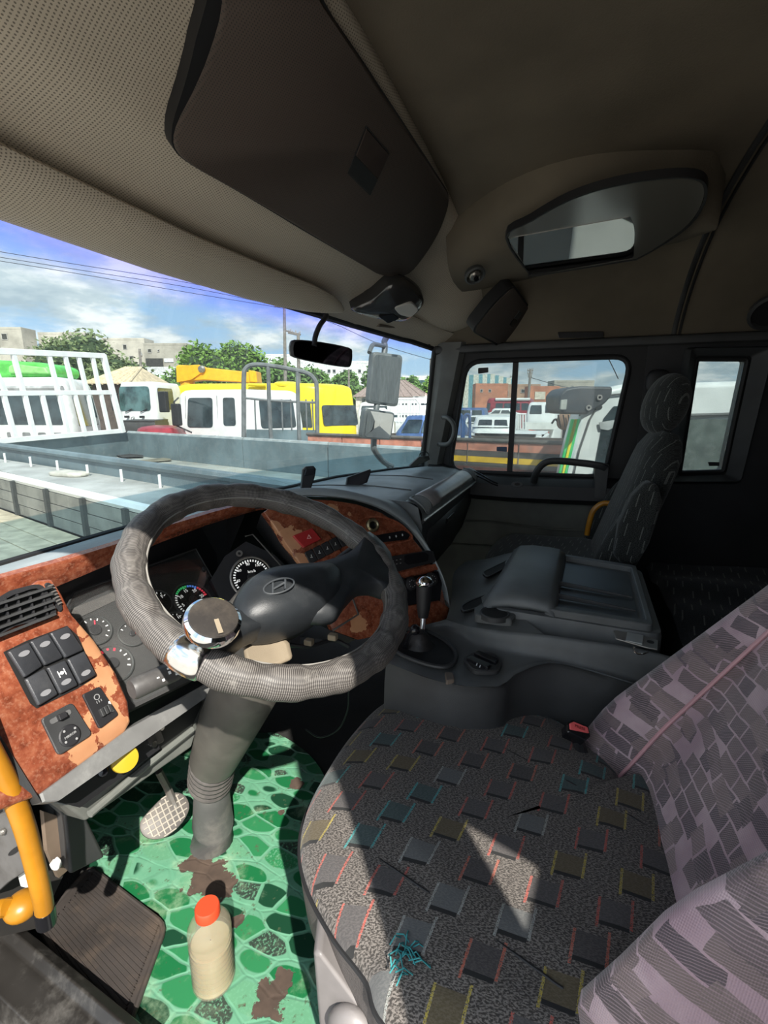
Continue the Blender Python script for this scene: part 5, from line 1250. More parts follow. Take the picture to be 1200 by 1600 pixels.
# more rings for the creases
RG2 = []
for a, b in zip(RG, RG[1:]):
    RG2.append(a)
    if a[0].z > .46:
        for t_ in (.25, .5, .75): RG2.append([p*(1-t_)+q*t_ for p, q in zip(a, b)])
RG2.append(RG[-1])
obj('seat_cushion', loft(RG2[3:]), FAB, ds, smooth=True, ang=80)
obj('cushion_side', loft(RG2[:4], False), SIDEF, ds, smooth=True, ang=80)
obj('cushion_piping', tube([cC+(p-cC)*1.0+Vector((0, 0, -.012)) for p in oS], .004, 6, closed=True), BLKR, ds, smooth=True)
def seat_z(p):
    a = math.atan2(p.y-cC.y, p.x-cC.x); q = min(oS, key=lambda t: abs((math.atan2(t.y-cC.y, t.x-cC.x)-a+math.pi) % (2*math.pi)-math.pi))
    k = (p.xy-cC.xy).length/(q.xy-cC.xy).length
    pr = sorted([(s_, h_) for s_, h_ in prof_ if h_ > 0])
    return .455+interp([(0, .049)]+pr, k)-.010
for (a, b) in ((SA, SB), (TA, TB)):
    L_ = [a+(b-a)*t for t in [k/30 for k in range(31)]]
    obj('cushion_seam', tube([Vector((p.x, p.y, seat_z(p)+.0068)) for p in L_], .0018, 6), BLKR, ds, smooth=True)
FRY = M('teal_thread', (.03, .22, .23), .8)
random.seed(5)
fr_t = []
for k in range(22):
    a_ = at(612+random.uniform(-8, 34), 1500+random.uniform(-28, 26), 'z', .497); d_ = Vector((random.uniform(-.6, 1), random.uniform(-1, .6), 0)).normalized()*random.uniform(.012, .028)
    fr_t.append(tube([a_+Vector((0, 0, -.004)), a_+d_*.5+Vector((0, 0, .005)), a_+d_+Vector((0, 0, -.003))], .0009, 5))
fo = obj('frayed_threads', join(*fr_t), FRY, ds); fo['kind'] = 'stuff'
# seat base and grey side cover
obj('seat_base', bb(.46, .92, -.22, .24, .06, .36), BLK, ds, bevel=.03)
scv = [at(489, 1490, 'x', .44), at(500, 1490, 'x', .44), at(560, 1570, 'x', .44), at(640, 1670, 'x', .44), at(620, 1790, 'x', .44), at(530, 1730, 'x', .44), at(498, 1600, 'x', .44)]
obj('side_cover', ext(scv, (.05, .02, 0)), M('light_seat_plastic', (.20, .185, .18), .45, dirt=((.12, .11, .1), .3)), ds, bevel=.015, seg=3)
obj('side_knob', blob(at(550, 1610, 'x', .43), (.02, .035, .035), nu=16), M('light_seat_plastic', (.20, .185, .18)), ds, smooth=True)
# backrest
def face_y(z_): return -.170-.50*max(0, z_-.46)-.03*max(0, .46-z_)
us = [i/34 for i in range(35)]
XR, XL = 1.00, .375
def env(z_, lf=False):
    if lf: return max(0, min(1, (z_-.33)/.20))*max(0, min(1, (1.10-z_)/.42))
    return max(0, min(1, (z_-.28)/.12))*max(0, min(1, (.98-z_)/.40))
Rw = []
zl = [.30+.86*k/26 for k in range(27)]
for z_ in zl:
    row = []; e_ = env(z_); tp = max(0, (z_-1.0)/.16); wk = 1-.5*tp**2; cx = (XR+XL)/2
    nar = 1-.10*max(0, min(1, (z_-.6)/.4))
    for u_ in us:
        x_ = cx+(XR-cx)*(1-2*u_)*wk*nar
        a = abs(1-2*u_)
        b_ = math.exp(-((a-.80)/.155)**2)
        y_ = face_y(z_)+((.110*e_) if u_ < .5 else .150*env(z_, True))*b_-.10*max(0, (a-.86)/.14)**2
        c1_ = math.exp(-((a-.60)/.022)**2); y_ -= .010*c1_
        y_ -= .05*tp**2
        row.append(Vector((x_, y_, z_)))
    back = [Vector((p.x, face_y(z_)-.13+.03*tp, z_)) for p in row[::-2]]
    Rw.append(row+back)
obj('backrest', loft(Rw), PURP, ds, smooth=True, ang=80)
PIP = M('pink_piping', (.50, .27, .29), .45, va=.05)
for a_ in (.615, -.615, .93):
    P = []
    for row, z_ in zip(Rw[4:], zl[4:]):
        u_ = (1-a_)/2; k = u_*34; i = int(k); P.append(row[i]*(1-(k-i))+row[i+1]*(k-i)+Vector((0, .004, 0)))
    obj('piping', tube(smoothpath(P, 2), .0035, 8), PIP, ds, smooth=True)
# headrest posts hidden above; belt buckle
bk = at(905, 1140, 'z', .55)
bu = thing('belt_buckle', 'black belt buckle with a red release button between seat and console', 'buckle', bk)
bN = Vector((-.5, -.25, .83)).normalized(); b3 = lambda a, b: pl(a, b, bk, bN)
obj('buckle_body', slab(rp([b3(885, 1130), b3(895, 1124), b3(920, 1134), b3(923, 1150), b3(915, 1157), b3(886, 1143)], .15, 2), bN, .03, .0, .003), BLKG, bu)
obj('release_button', slab(rp([b3(889, 1131), b3(896, 1128), b3(918, 1137), b3(920, 1146), b3(890, 1140)], .15, 2), bN, .005, .003, .002), M('red_button', (.75, .12, .12), .4, va=.05), bu)
text('PRESS', b3(905, 1138)+bN*.0035, b3(920, 1144)-b3(890, 1133), bN.cross(b3(920, 1144)-b3(890, 1133)), .0075, M('dark_red_mark', (.2, .02, .02), .5), bu)
obj('buckle_stalk', tube([bk-bN*.02, bk+Vector((.02, -.03, -.12)), bk+Vector((.02, -.05, -.25))], .012, 8), BLK, bu, smooth=True)
tag(obj('seat_recliner_handle', tube([at(925, 1195, 'z', .42), at(945, 1190, 'z', .42), at(962, 1200, 'z', .42)], .009, 8), BLK, None, smooth=True), 'black lever tucked between driver seat cushion and purple backrest', 'lever')

# ================================================================== PASSENGER SEAT
ps = thing('passenger_seat', 'dark patterned passenger seat with tall backrest and rounded headrest', 'seat', (1.95, .0, 0))
pcx = 1.965
oq = [(pcx-.25, .20), (pcx-.20, .245), (pcx, .27), (pcx+.20, .245), (pcx+.25, .20), (pcx+.265, 0), (pcx+.25, -.22), (pcx-.25, -.22), (pcx-.265, 0)]
oq = smoothpath([(a, b, 0) for a, b in oq], 4, True); pc_ = Vector((pcx, .0, 0))
obj('seat_cushion', loft([[Vector((pc_.x+(p.x-pc_.x)*s_, pc_.y+(p.y-pc_.y)*s_, .485+h)) for p in oq] for s_, h in ((.9, -.1), (.98, -.07), (1, 0), (.985, .05), (.93, .085), (.8, .11), (.6, .12), (.3, .118), (.02, .115))]), FABP, ps, smooth=True, ang=80)
obj('seat_base', bb(pcx-.2, pcx+.2, -.18, .18, .02, .34), BLK, ps, bevel=.02)
def bkrow(c, hw, th, n=24):
    R_ = []
    for j in range(n):
        a = 2*math.pi*j/n; ca, sa = math.cos(a), math.sin(a)
        R_.append(c+Vector((hw*math.copysign(abs(ca)**.55, ca), 0, 0))+Vector((0, .95, .3))*th*math.copysign(abs(sa)**.8, sa))
    return R_
bs_ = []
for t in [k/12 for k in range(13)]:
    z_ = .50+.54*t; y_ = -.175-.165*t; hw = .235*(1-.22*t**2)*(1 if t < .9 else .93-.3*(t-.9)/.1); bs_.append(bkrow(Vector((pcx, y_, z_)), hw, .065*(1 if t < .92 else .8)))
bs_.append(bkrow(Vector((pcx, -.345, 1.065)), .11, .03))
obj('backrest', loft(bs_), FABPB, ps, smooth=True, ang=80)
for sx in (-1, 1):
    bl2 = []
    for t in [k/8 for k in range(9)]:
        z_ = .52+.34*t; y_ = -.13-.13*t; bl2.append(bkrow(Vector((pcx+sx*.235, y_-.02, z_)), .042*math.sin(math.pi*(.12+.80*t))**.4, .065*math.sin(math.pi*(.12+.80*t))**.5, 16))
    obj('side_bolster', loft(bl2), FABPB, ps, smooth=True, ang=80)
hr = at(1042, 628, 'x', 1.80)
hc_ = Vector((pcx, -.330, 1.160))
obj('headrest', blob(hc_, (.125, .070, .108), (Vector((1, 0, 0)), Vector((0, .96, .25)), Vector((0, -.25, .96))), 26, 16, e=.92), FABPB, ps, smooth=True, ang=90)
for sx in (-1, 1): obj('headrest_post', tube([(pcx+sx*.05, -.342, 1.02), (pcx+sx*.05, -.335, 1.10)], .006, 8), CHRS, ps, smooth=True)
obj('folded_armrest', ext([at(a, b, 'x', 1.66) for a, b in ((958, 868), (966, 822), (988, 776), (1012, 752), (1030, 758), (1036, 785), (1016, 850), (998, 882), (972, 884))], (.075, 0, 0)), FABPB, ps, bevel=.025, seg=4)
yq = smoothpath([at(944, 786, 'x', 2.12), at(935, 790, 'x', 2.12), at(926, 800, 'x', 2.12), at(920, 820, 'x', 2.12), at(917, 836, 'x', 2.12)], 4)
tag(obj('yellow_seat_bar', tube([Vector((yq[0].x, yq[0].y-.06, yq[0].z))]+yq, .011, 10), YEL, None, smooth=True), 'thin yellow bent bar beside the passenger seat backrest', 'grab bar')
# bunk behind the seats
bn = thing('bunk', 'dark patterned bunk mattress across the rear of the cab', 'bunk', (1.5, -.7, .3))
br_ = [[Vector((x_, y_, .50+.012*math.sin(x_*9+y_*7)+.008*math.sin(x_*23)+(-.03 if y_ > -.40 else 0))) for y_ in (-.385, -.40, -.5, -.6, -.7, -.8, -.9, -1.04)] for x_ in [1.16+.05*k for k in range(23)]]
obj('mattress_top', grid(br_), FABB, bn, smooth=True)
obj('mattress_body', bb(1.16, 2.27, -1.04, -.39, .30, .475), M('bunk_side', (.015, .015, .016), .9), bn, bevel=.02)
obj('bunk_base', bb(1.18, 2.25, -1.04, -.43, .0, .295), BLK, bn)
# seat belt reel on the B pillar
sbp = at(1028, 597, 'x', 2.27)
bp2 = thing('belt_anchor', 'black seat belt anchor on the pillar behind the passenger headrest', 'belt anchor', sbp)
obj('anchor_cover', blob(sbp, (.02, .045, .05), e=.7), BLK, bp2, smooth=True)
obj('belt_webbing', ext([sbp+Vector((-.02, -.02, 0)), sbp+Vector((-.02, .02, 0)), sbp+Vector((-.02, .02, -.55)), sbp+Vector((-.02, -.02, -.55))], (-.002, 0, 0)), BLKR, bp2)

# ================================================================== OUTSIDE
GZ = -1.05
mt, n, out = newmat('yard_ground'); v = n.obj()
bsdf(n, out, n.mix(n.noise(v, .35, 6, .6), (.30, .28, .25), (.46, .43, .38)), .9, 0, n.bump(n.noise(v, 30, 4), .3, .01))
struct(obj('ground', ([Vector((-300, -300, GZ)), Vector((300, -300, GZ)), Vector((300, 300, GZ)), Vector((-300, 300, GZ))], [(0, 1, 2, 3)]), mt))
PWH = M('white_vehicle_paint', (.80, .81, .80), .35, va=.03)
PWD = M('dusty_white_paint', (.68, .69, .67), .45, va=.06)
PYE = M('yellow_vehicle_paint', (.86, .68, .02), .35, va=.03)
POR = M('orange_crane_paint', (.85, .42, .01), .4, va=.05)
PBL = M('blue_vehicle_paint', (.06, .12, .28), .35)
PRD = M('red_vehicle_paint', (.32, .03, .045), .35)
PGR = M('green_vehicle_paint', (.10, .50, .08), .4)
GBED = M('grey_bed_paint', (.13, .18, .20), .5, dirt=((.25, .27, .27), .35), vs_=2)
GRL = M('grey_tube_paint', (.16, .17, .175), .45)
def XY(px, h, py=640): p = dp(px, py, h); return Vector((p.x, p.y, 0))
def Zp(px, py, h): return dp(px, py, h).z
class Block:
    """a vehicle body on the footprint A-B-C (B is the corner towards us); faces 'ab' and 'bc' carry windows"""
    def __init__(s, root, A, B, C, zs, mat, taper=.10, rnd=.12, name='body', roofr=.18, belt=None):
        s.root = root; D_ = A+C-B; s.c = (A+C)/2; s.z0, s.z1 = zs; s.belt = belt if belt is not None else zs[0]+(zs[1]-zs[0])*.45; s.taper = taper
        s.P = {'a': A, 'b': B, 'c': C, 'd': D_}; size = min((A-B).length, (C-B).length)
        base = rp([A, B, C, D_], min(.45, rnd), 4); rings = []
        H = s.z1-s.z0
        lv = [(0, .94), (.05, 1.0), (.4, 1.0)]+[((s.belt-s.z0)/H, 1.0)]
        for k in range(1, 6):
            t = k/6; lv.append((((s.belt-s.z0)/H)*(1-t)+.93*t, 1-taper*t))
        lv += [(.93, 1-taper), (.965, 1-taper-.03), (.99, 1-taper-roofr*.5), (1.0, 1-taper-roofr)]
        lv = sorted(set(lv))
        for t, k in lv: rings.append([Vector((s.c.x+(p.x-s.c.x)*k, s.c.y+(p.y-s.c.y)*k, s.z0+H*t)) for p in base])
        s.body = obj(name, loft(rings), mat, root, smooth=True, ang=50)
    def kz(s, z):
        t = max(0, (z-s.belt)/((s.z0+(s.z1-s.z0)*.93)-s.belt)); return 1-s.taper*min(1, t)
    def pt(s, face, u, z, lift=0):
        a, b = s.P[face[0]], s.P[face[1]]; k = s.kz(z); p = a+(b-a)*u; p = s.c+(p-s.c)*k; n = (b-a).cross(Vector((0, 0, 1))).normalized()
        if n.dot(p-s.c) < 0: n = -n
        return Vector((p.x, p.y, z))+n*lift, n
    def win(s, face, u0, u1, z0, z1, mat=None, name='window', r=.12, lift=.012, par=None, slant=0):
        q = [s.pt(face, u, z, 0)[0] for u, z in ((u0, z0), (u1, z0), (u1-slant, z1), (u0+slant*0, z1))]; nn = s.pt(face, .5, z0)[1]
        return obj(name, slab(rp(q, r, 3), nn, .03, lift, .004), mat or EXG, par or s.root)
def wheel(root, c, ax, r=.42, w_=.22):
    ax = V3(ax).normalized(); o_ = obj('wheel', lathe([(r*.55, -w_/2), (r*.95, -w_/2), (r, -w_*.3), (r, w_*.3), (r*.95, w_/2), (r*.55, w_/2)], c, ax, 24), BLKR, root, smooth=True)
    obj('wheel_hub', lathe([(r*.56, -w_*.4), (r*.5, w_*.42), (r*.2, w_*.5), (0, w_*.5)], c, ax, 18), STEEL, o_, smooth=True)
def wheels(root, B_, face='ab', us_=(.18, .82), r=.42):
    for u in us_:
        p, nn = B_.pt(face, u, B_.z0); wheel(root, Vector((p.x, p.y, GZ+r))-nn*.12, nn, r)
        f2 = {'ab': 'dc', 'bc': 'ad'}[face]; p2, n2 = B_.pt(f2, u, B_.z0); wheel(root, Vector((p2.x, p2.y, GZ+r))-n2*.12, n2, r)

# --- grey tipper bed right in front
zt, zf = .65, .20
A_ = Vector((7.44, 8.25, 0)); B_ = Vector((5.50, 1.25, 0)); C_ = Vector((4.55, 7.92, 0)); D_ = Vector((2.62, 1.35, 0))
def wallp(a, b, z0, z1, th, inward): 
    n_ = (b-a).cross(Vector((0, 0, 1))).normalized()
    if n_.dot(inward-a) < 0: n_ = -n_
    return ext([Vector((a.x, a.y, z0)), Vector((b.x, b.y, z0)), Vector((b.x, b.y, z1)), Vector((a.x, a.y, z1))], n_*th)
cen = (A_+D_)/2
tb_ = thing('grey_tipper_truck', 'grey steel truck bed with low side boards just outside the windscreen', 'truck', (cen.x, cen.y, GZ))
obj('bed_floor', ext([Vector((p.x, p.y, zf)) for p in (A_, B_, D_, C_)], (0, 0, -.08)), M('dusty_steel_floor', (.34, .37, .34), .6, dirt=((.36, .26, .16), .5), vs_=1.5), tb_)
# side boards, one by one along the far side
for k in range(4):
    a = A_+(B_-A_)*(k/4+.002); b = A_+(B_-A_)*((k+1)/4-.002)
    obj('side_board', wallp(a, b, zf, zt, .05, C_), GBED, tb_, bevel=.004)
    obj('top_rail', tube([Vector((a.x, a.y, zt)), Vector((b.x, b.y, zt))], .035, 8), M('light_grey_rail', (.32, .36, .36), .5), tb_)
obj('head_board', wallp(A_, C_, zf, zt, .05, B_), GBED, tb_, bevel=.004)
obj('side_board', wallp(C_, D_, zf, zt-.02, .05, A_), GBED, tb_, bevel=.004)
obj('top_rail', tube([Vector((C_.x, C_.y, zt)), Vector((D_.x, D_.y, zt))], .04, 8), GBED, tb_)
obj('tail_board', wallp(B_, D_, zf, zt-.3, .05, A_), GBED, tb_)
obj('chassis', ext([Vector((p.x, p.y, zf-.08)) for p in ((A_+C_)/2+(C_-A_)*.15, (A_+C_)/2-(C_-A_)*.15, (B_+D_)/2-(D_-B_)*.15, (B_+D_)/2+(D_-B_)*.15)], (0, 0, -.25)), BLK, tb_)
ax_ = (C_-A_).normalized()
for t in (.15, .75):
    for e, f in ((A_, B_), (C_, D_)):
        p = e+(f-e)*t; wheel(tb_, Vector((p.x, p.y, GZ+.45))-ax_*(.15 if e is C_ else -.15), ax_, .45)
obj('floor_plank_patch', slab([at(a, b, 'z', zf+.003) for a, b in ((180, 713), (222, 709), (224, 716), (192, 717))], (0, 0, 1), .003, .03), M('dark_scrap', (.04, .04, .04), .7), tb_)
obj('floor_scrap', slab([at(a, b, 'z', zf+.003) for a, b in ((203, 722), (265, 716), (268, 721), (205, 726))], (0, 0, 1), .003, .02), M('brown_scrap', (.20, .19, .14), .8), tb_)
# --- white lattice rack on its head board
rk_ = thing('white_lattice_rack', 'white welded lattice headboard rack standing on the grey bed, left of the windscreen', 'rack', (C_.x, C_.y, zt))
rkn = (A_-C_).cross(Vector((0, 0, 1))).normalized(); rkP = Vector((5.9, 7.95, zt))
k3 = lambda a, b: pl(a, b, rkP, rkn)
def bar(a, b, r=.038, nm='lattice_bar'):
    p, q = k3(*a), k3(*b); d_ = (q-p).normalized(); w_ = d_.cross(rkn)
    obj(nm, box((p+q)/2, ((q-p).length, r*2, r*1.3), (d_, w_, rkn)), PWH, rk_, bevel=.006)
bar((-60, 546), (163, 556), .045, 'top_rail'); bar((-60, 615), (178, 613), .040, 'middle_rail'); bar((-60, 694), (193, 673), .040, 'bottom_rail')
bar((161, 554), (192, 676), .05, 'end_post')
for a, b in (((-22, 548), (10, 616)), ((20, 551), (37, 614)), ((76, 553), (91, 613)), ((101, 554), (116, 613)), ((122, 555), (136, 613)), ((144, 555), (156, 613)),
             ((-20, 616), (-5, 692)), ((5, 615), (25, 690)), ((38, 615), (55, 688)), ((65, 614), (82, 685)), ((92, 614), (108, 684)), ((116, 613), (134, 682)), ((137, 613), (151, 678)), ((157, 613), (171, 676))):
    bar(a, b, .036)
bar((110, 613), (115, 616), .03)
# --- narrow white flat bed and planked bed nearer
w1 = [at(-60, 708, 'z', .50), at(340, 768, 'z', .50), at(222, 790, 'z', .50), at(-60, 720, 'z', .50)]
wb = thing('white_flatbed_truck', 'white low flatbed with thin upright stakes, nearer than the grey truck bed', 'truck', w1[3])
obj('bed_plate', ext(w1, (0, 0, -.06)), M('worn_white_deck', (.42, .43, .41), .6, dirt=((.25, .24, .22), .5), vs_=2), wb, bevel=.005)
for px in (8, 48, 90, 137, 190, 250):
    p = at(px, 716+(px)*.155, 'z', .54); obj('stake', tube([p+Vector((0, 0, -.05)), p+Vector((0, 0, .07))], .012, 8), PWH, wb)
obj('hinge_cluster', blob(at(108, 740, 'z', .52), (.10, .22, .03), e=.7), M('cream_hinge', (.50, .48, .42), .6), wb)
obj('under_frame', ext([p+Vector((0, 0, -.07)) for p in w1], (0, 0, -.4)), BLK, wb)
wd = at(-60, 728, 'z', .5), at(330, 820, 'z', .5)
u_ = (wd[1]-wd[0]).normalized(); inw = Vector((u_.y, -u_.x, 0)); inw = inw if (CAM-wd[0]).dot(inw) > 0 else -inw
pb = thing('planked_dropside_truck', 'truck bed with wooden plank floor, grey board side, black stakes and white top rail', 'truck', wd[0])
obj('top_rail', tube([wd[0], wd[1]], .038, 8), PWH, pb)
zlow = .17
nb = 3
for r_i in range(nb):
    z0_, z1_ = zlow+(.47-zlow)*r_i/nb+.004, zlow+(.47-zlow)*(r_i+1)/nb-.004
    obj('side_plank', ext([Vector((wd[0].x, wd[0].y, z0_)), Vector((wd[1].x, wd[1].y, z0_)), Vector((wd[1].x, wd[1].y, z1_)), Vector((wd[0].x, wd[0].y, z1_))], inw*(.03+.004*(r_i % 2))), M('weathered_grey_board', (.20, .20, .18), .8, dirt=((.32, .31, .27), .5), vs_=4), pb)
for px in (28, 80, 138, 205, 262):
    py = 728+(px+60)*.236; p = at(px, py, 'z', .5)+inw*.045
    obj('stake', box(Vector((p.x, p.y, (zlow+.49)/2)), (.05, .03, .49-zlow), (u_, inw, Vector((0, 0, 1)))), M('black_stake', (.04, .045, .045), .6), pb)
for r_i in range(9):
    a = wd[0]+inw*(.05+.19*r_i); b = wd[1]+inw*(.05+.19*r_i)
    obj('floor_plank', ext([Vector((a.x, a.y, zlow)), Vector((b.x, b.y, zlow)), Vector((b.x, b.y, zlow))+inw*.18, Vector((a.x, a.y, zlow))+inw*.18], (0, 0, -.04-.003*(r_i % 2))), M('pale_deck_wood', (.50, .44, .32), .75, vs_=7, dirt=((.28, .24, .17), .5)), pb, bevel=.004)
obj('under_frame', ext([Vector((p.x, p.y, zlow-.06)) for p in (wd[0]+inw*.1, wd[1]+inw*.1, wd[1]+inw*1.7, wd[0]+inw*1.7)], (0, 0, -.3)), BLK, pb)

def vehicle(name, label, A, B, C, z0, z1, mat, group=None, cat='truck', **kw):
    r = thing(name, label, cat, Vector((B.x, B.y, GZ)), group); b = Block(r, A, B, C, (z0, z1), mat, **kw); return r, b
# --- white crew cab
h = 11.5
r, b = vehicle('white_crew_cab_truck', 'white long-cab truck parked sideways behind the grey bed, black mirrors on its door', XY(272, 12.0), XY(392, h), XY(476, 12.7), GZ+.5, Zp(392, 608, h), PWH, taper=.06, belt=Zp(392, 668, h), rnd=.1)
zz0, zz1 = Zp(320, 669, h), Zp(320, 621, h)
b.win('ab', .16, .50, zz0, zz1, r=.12); b.win('ab', .64, .80, zz0+.05, zz1+.0, r=.2); b.win('bc', .16, .82, zz0-.02, zz1-.04, r=.12)
for u in (.12, .56): obj('door_line', tube([b.pt('ab', u, zz0-.7, .005)[0], b.pt('ab', u, zz1+.05, .005)[0]], .012, 6), M('seam_grey', (.4, .4, .4)), r)
obj('door_handle', box(b.pt('ab', .52, zz0-.2, .02)[0], (.14, .03, .03)), BLK, r)
mpz_ = dp(276, 648, 11.3); obj('side_mirror', box(mpz_, (.12, .22, .5)), BLK, r, bevel=.03)
obj('mirror_arm', tube([b.pt('ab', .02, zz1, 0)[0], dp(272, 628, 11.3), dp(276, 665, 11.3), dp(300, 676, 11.4)], .02, 8), BLK, r)
wheels(r, b, 'ab', (.2,)); 
# --- grey tube rack
h = 9.6; rt = thing('grey_tube_headrack', 'grey bent tube headrack with thin bars behind the grey bed, below the interior mirror', 'rack', dp(385, 690, h))
def tp(pts, r=.035, nm='rack_tube'): obj(nm, tube(smoothpath([dp(a, b, h) for a, b in pts], 3), r, 8), GRL, rt, smooth=True)
tp([(381, 690), (381, 640), (381, 590), (384, 576), (396, 570), (420, 571), (460, 578), (482, 584), (492, 594), (495, 610), (496, 688)], .045, 'rack_hoop')
tp([(419, 572), (421, 640), (424, 690)], .04); tp([(465, 580), (466, 640), (468, 690)], .04)
tp([(384, 622), (425, 626), (466, 628), (494, 629)], .022, 'cross_bar')
for x_ in (398, 440, 454, 478, 488): tp([(x_, 624), (x_+1, 655), (x_+2, 672)], .015, 'thin_bar')
obj('rack_panel', slab([dp(385, 671, h), dp(495, 672, h), dp(496, 692, h), dp(384, 692, h)], -HF, .04), GBED, rt)
obj('rack_foot', bb(*sorted((dp(384, 690, h).x-.1, dp(496, 690, h).x+.1)), *sorted((dp(384, 690, h).y, dp(496, 690, h).y)), GZ, dp(384, 691, h).z), GBED, rt)
# --- yellow bus-like truck with crane boom
h = 15.5
r, b = vehicle('yellow_van', 'bright yellow long-roofed van behind the white crew cab truck', XY(258, 16.2), XY(500, h), XY(566, 16.4), GZ+.4, Zp(500, 598, h), PYE, cat='van', taper=.05, belt=Zp(500, 668, h), rnd=.28, roofr=.22)
b.win('bc', .08, .90, Zp(530, 665, 15.9), Zp(530, 633, 15.9), r=.15)
b.win('ab', .02, .16, Zp(270, 650, 16), Zp(270, 622, 16), r=.15)
b.win('ab', .62, .95, Zp(480, 668, 15.6), Zp(480, 627, 15.6), r=.05)
obj('roof_vent', blob(dp(450, 602, 16.2), (.55, .35, .12), e=.7), PYE, r, smooth=True)
obj('roof_ledge', tube([dp(388, 601, 15.7), dp(415, 602, 15.7)], .05, 8), PYE, r)
wheels(r, b, 'ab', (.12, .85))
h = 17.
cr = thing('orange_crane_boom', 'orange folded crane boom lying above the roof of the yellow van', 'crane', dp(330, 600, h))
bo = [dp(a, b_, h) for a, b_ in ((276, 570), (312, 571), (320, 574), (396, 582), (402, 590), (400, 599), (318, 594), (304, 595), (296, 596), (280, 600))]
obj('boom', ext(bo, HF*.5), POR, cr, bevel=.04)
obj('boom_knuckle', ext([p-HF*.06 for p in (dp(276, 572, h), dp(312, 570, h), dp(320, 580, h), dp(300, 594, h), dp(277, 598, h))], HF*.1), POR, cr, bevel=.02)
obj('pivot', lathe([(.12, 0), (.12, .06), (.05, .08), (0, .08)], dp(316, 577, h)-HF*.02, -HF, 14), STEEL, cr)
obj('crane_post', tube([Vector((dp(288, 590, h).x, dp(288, 590, h).y, GZ)), dp(288, 590, h)+HF*.25], .25, 10), POR, cr)
obj('boom_tip', ext([dp(388, 578, h-.1), dp(400, 580, h-.1), dp(402, 598, h-.1), dp(390, 597, h-.1)], HF*.7), POR, cr, bevel=.03)
# --- white cab facing us
h = 14.
r, b = vehicle('white_cab_truck', 'white truck cab facing us with a wide windscreen, between lattice rack and yellow van', XY(184, h), XY(243, 13.6), XY(290, 15.3), GZ+.5, Zp(240, 597, h), PWH, taper=.06, belt=Zp(240, 645, h), rnd=.16, roofr=.1)
b.win('ab', .05, .88, Zp(210, 642, h), Zp(210, 604, h), EXG2, r=.15); b.win('bc', .12, .62, Zp(260, 640, 14), Zp(260, 606, 14), r=.12)
for u in (.22, .62): obj('wiper', tube([b.pt('ab', u, Zp(210, 644, h), .03)[0], b.pt('ab', u+.18, Zp(210, 639, h), .04)[0]], .012, 6), BLK, r)
for u in (.18, .58): obj('vent_slot', box(b.pt('ab', u+.1, Zp(210, 651, h), .01)[0], (.25, .05, .06)), BLK, r)
e_ = b.pt('ab', .42, Zp(203, 654, h), .02)[0]; obj('emblem', tube([e_+Vector((math.cos(t*.524)*.09, 0, math.sin(t*.524)*.05)) for t in range(12)], .008, 6, closed=True), GRY, r)
obj('emblem_bar', tube([e_+Vector((-.03, 0, -.03)), e_+Vector((.03, 0, .03))], .01, 6), GRY, r)
obj('side_mirror', box(dp(256, 628, 13.3), (.15, .25, .55)), BLK, r, bevel=.03); obj('side_mirror', box(dp(180, 628, 13.9), (.12, .2, .5)), BLK, r, bevel=.03)
wheels(r, b, 'bc', (.3,))
r, b = vehicle('red_car', 'low red car roof showing just over the far edge of the grey bed', XY(190, 11), XY(270, 10.5), XY(300, 12.3), GZ+.25, Zp(240, 667, 11), PRD, cat='car', taper=.25, belt=Zp(240, 690, 11), rnd=.3, roofr=.3)
b.win('ab', .12, .85, Zp(240, 700, 10.8), Zp(240, 686, 10.8)); wheels(r, b, 'ab', (.18, .82), .32)
r, b = vehicle('dark_bed_truck', 'dark low truck bed beside the white cab facing us', XY(186, 12.6), XY(240, 12.4), XY(262, 14.), GZ+.6, Zp(200, 657, 12.5), M('dark_bed', (.06, .06, .06), .6), taper=0, rnd=.03, roofr=.02); wheels(r, b, 'ab', (.3, .7))
# --- big white van with green deflector on the left
h = 10.2
r, b = vehicle('white_high_roof_truck', 'white high-roof truck cab with a green roof fairing behind the lattice rack', XY(-90, 10.6), XY(112, h), XY(158, 11.9), GZ+.4, Zp(60, 588, h), PWD, taper=.08, belt=Zp(60, 662, h), rnd=.14, roofr=.12)
b.win('ab', .10, .93, Zp(60, 664, h), Zp(60, 617, h), EXG, r=.1)
b.win('bc', .15, .85, Zp(130, 665, 11), Zp(130, 617, 11), r=.1)
obj('roof_band', tube([b.pt('ab', .02, Zp(60, 606, h), .01)[0], b.pt('ab', .98, Zp(60, 606, h), .01)[0]], .05, 8), M('seam_grey', (.4, .4, .4)), r)
for k in range(7): obj('grille_slot', slab(rp([b.pt('ab', .12+k*.12+du, Zp(60, 681-dz, h), 0)[0] for du, dz in ((0, -7), (.06, -7), (.06, 5), (0, 5))], .2, 2), b.pt('ab', .5, 0)[1], .02, .008), M('slot_shadow_grey', (.2, .2, .2)), r)
obj('roof_fairing', ext([dp(a, c, 10.7) for a, c in ((-80, 563), (-10, 562), (60, 566), (76, 572), (78, 585), (70, 590), (-80, 590))], HF*1.1), PGR, r, bevel=.08, seg=3)
obj('fairing_lip', ext([dp(a, c, 10.6) for a, c in ((12, 572), (20, 568), (70, 574), (76, 584), (12, 583))], HF*.2), M('light_green_paint', (.25, .62, .18), .4), r, bevel=.04)
wheels(r, b, 'bc', (.4,))
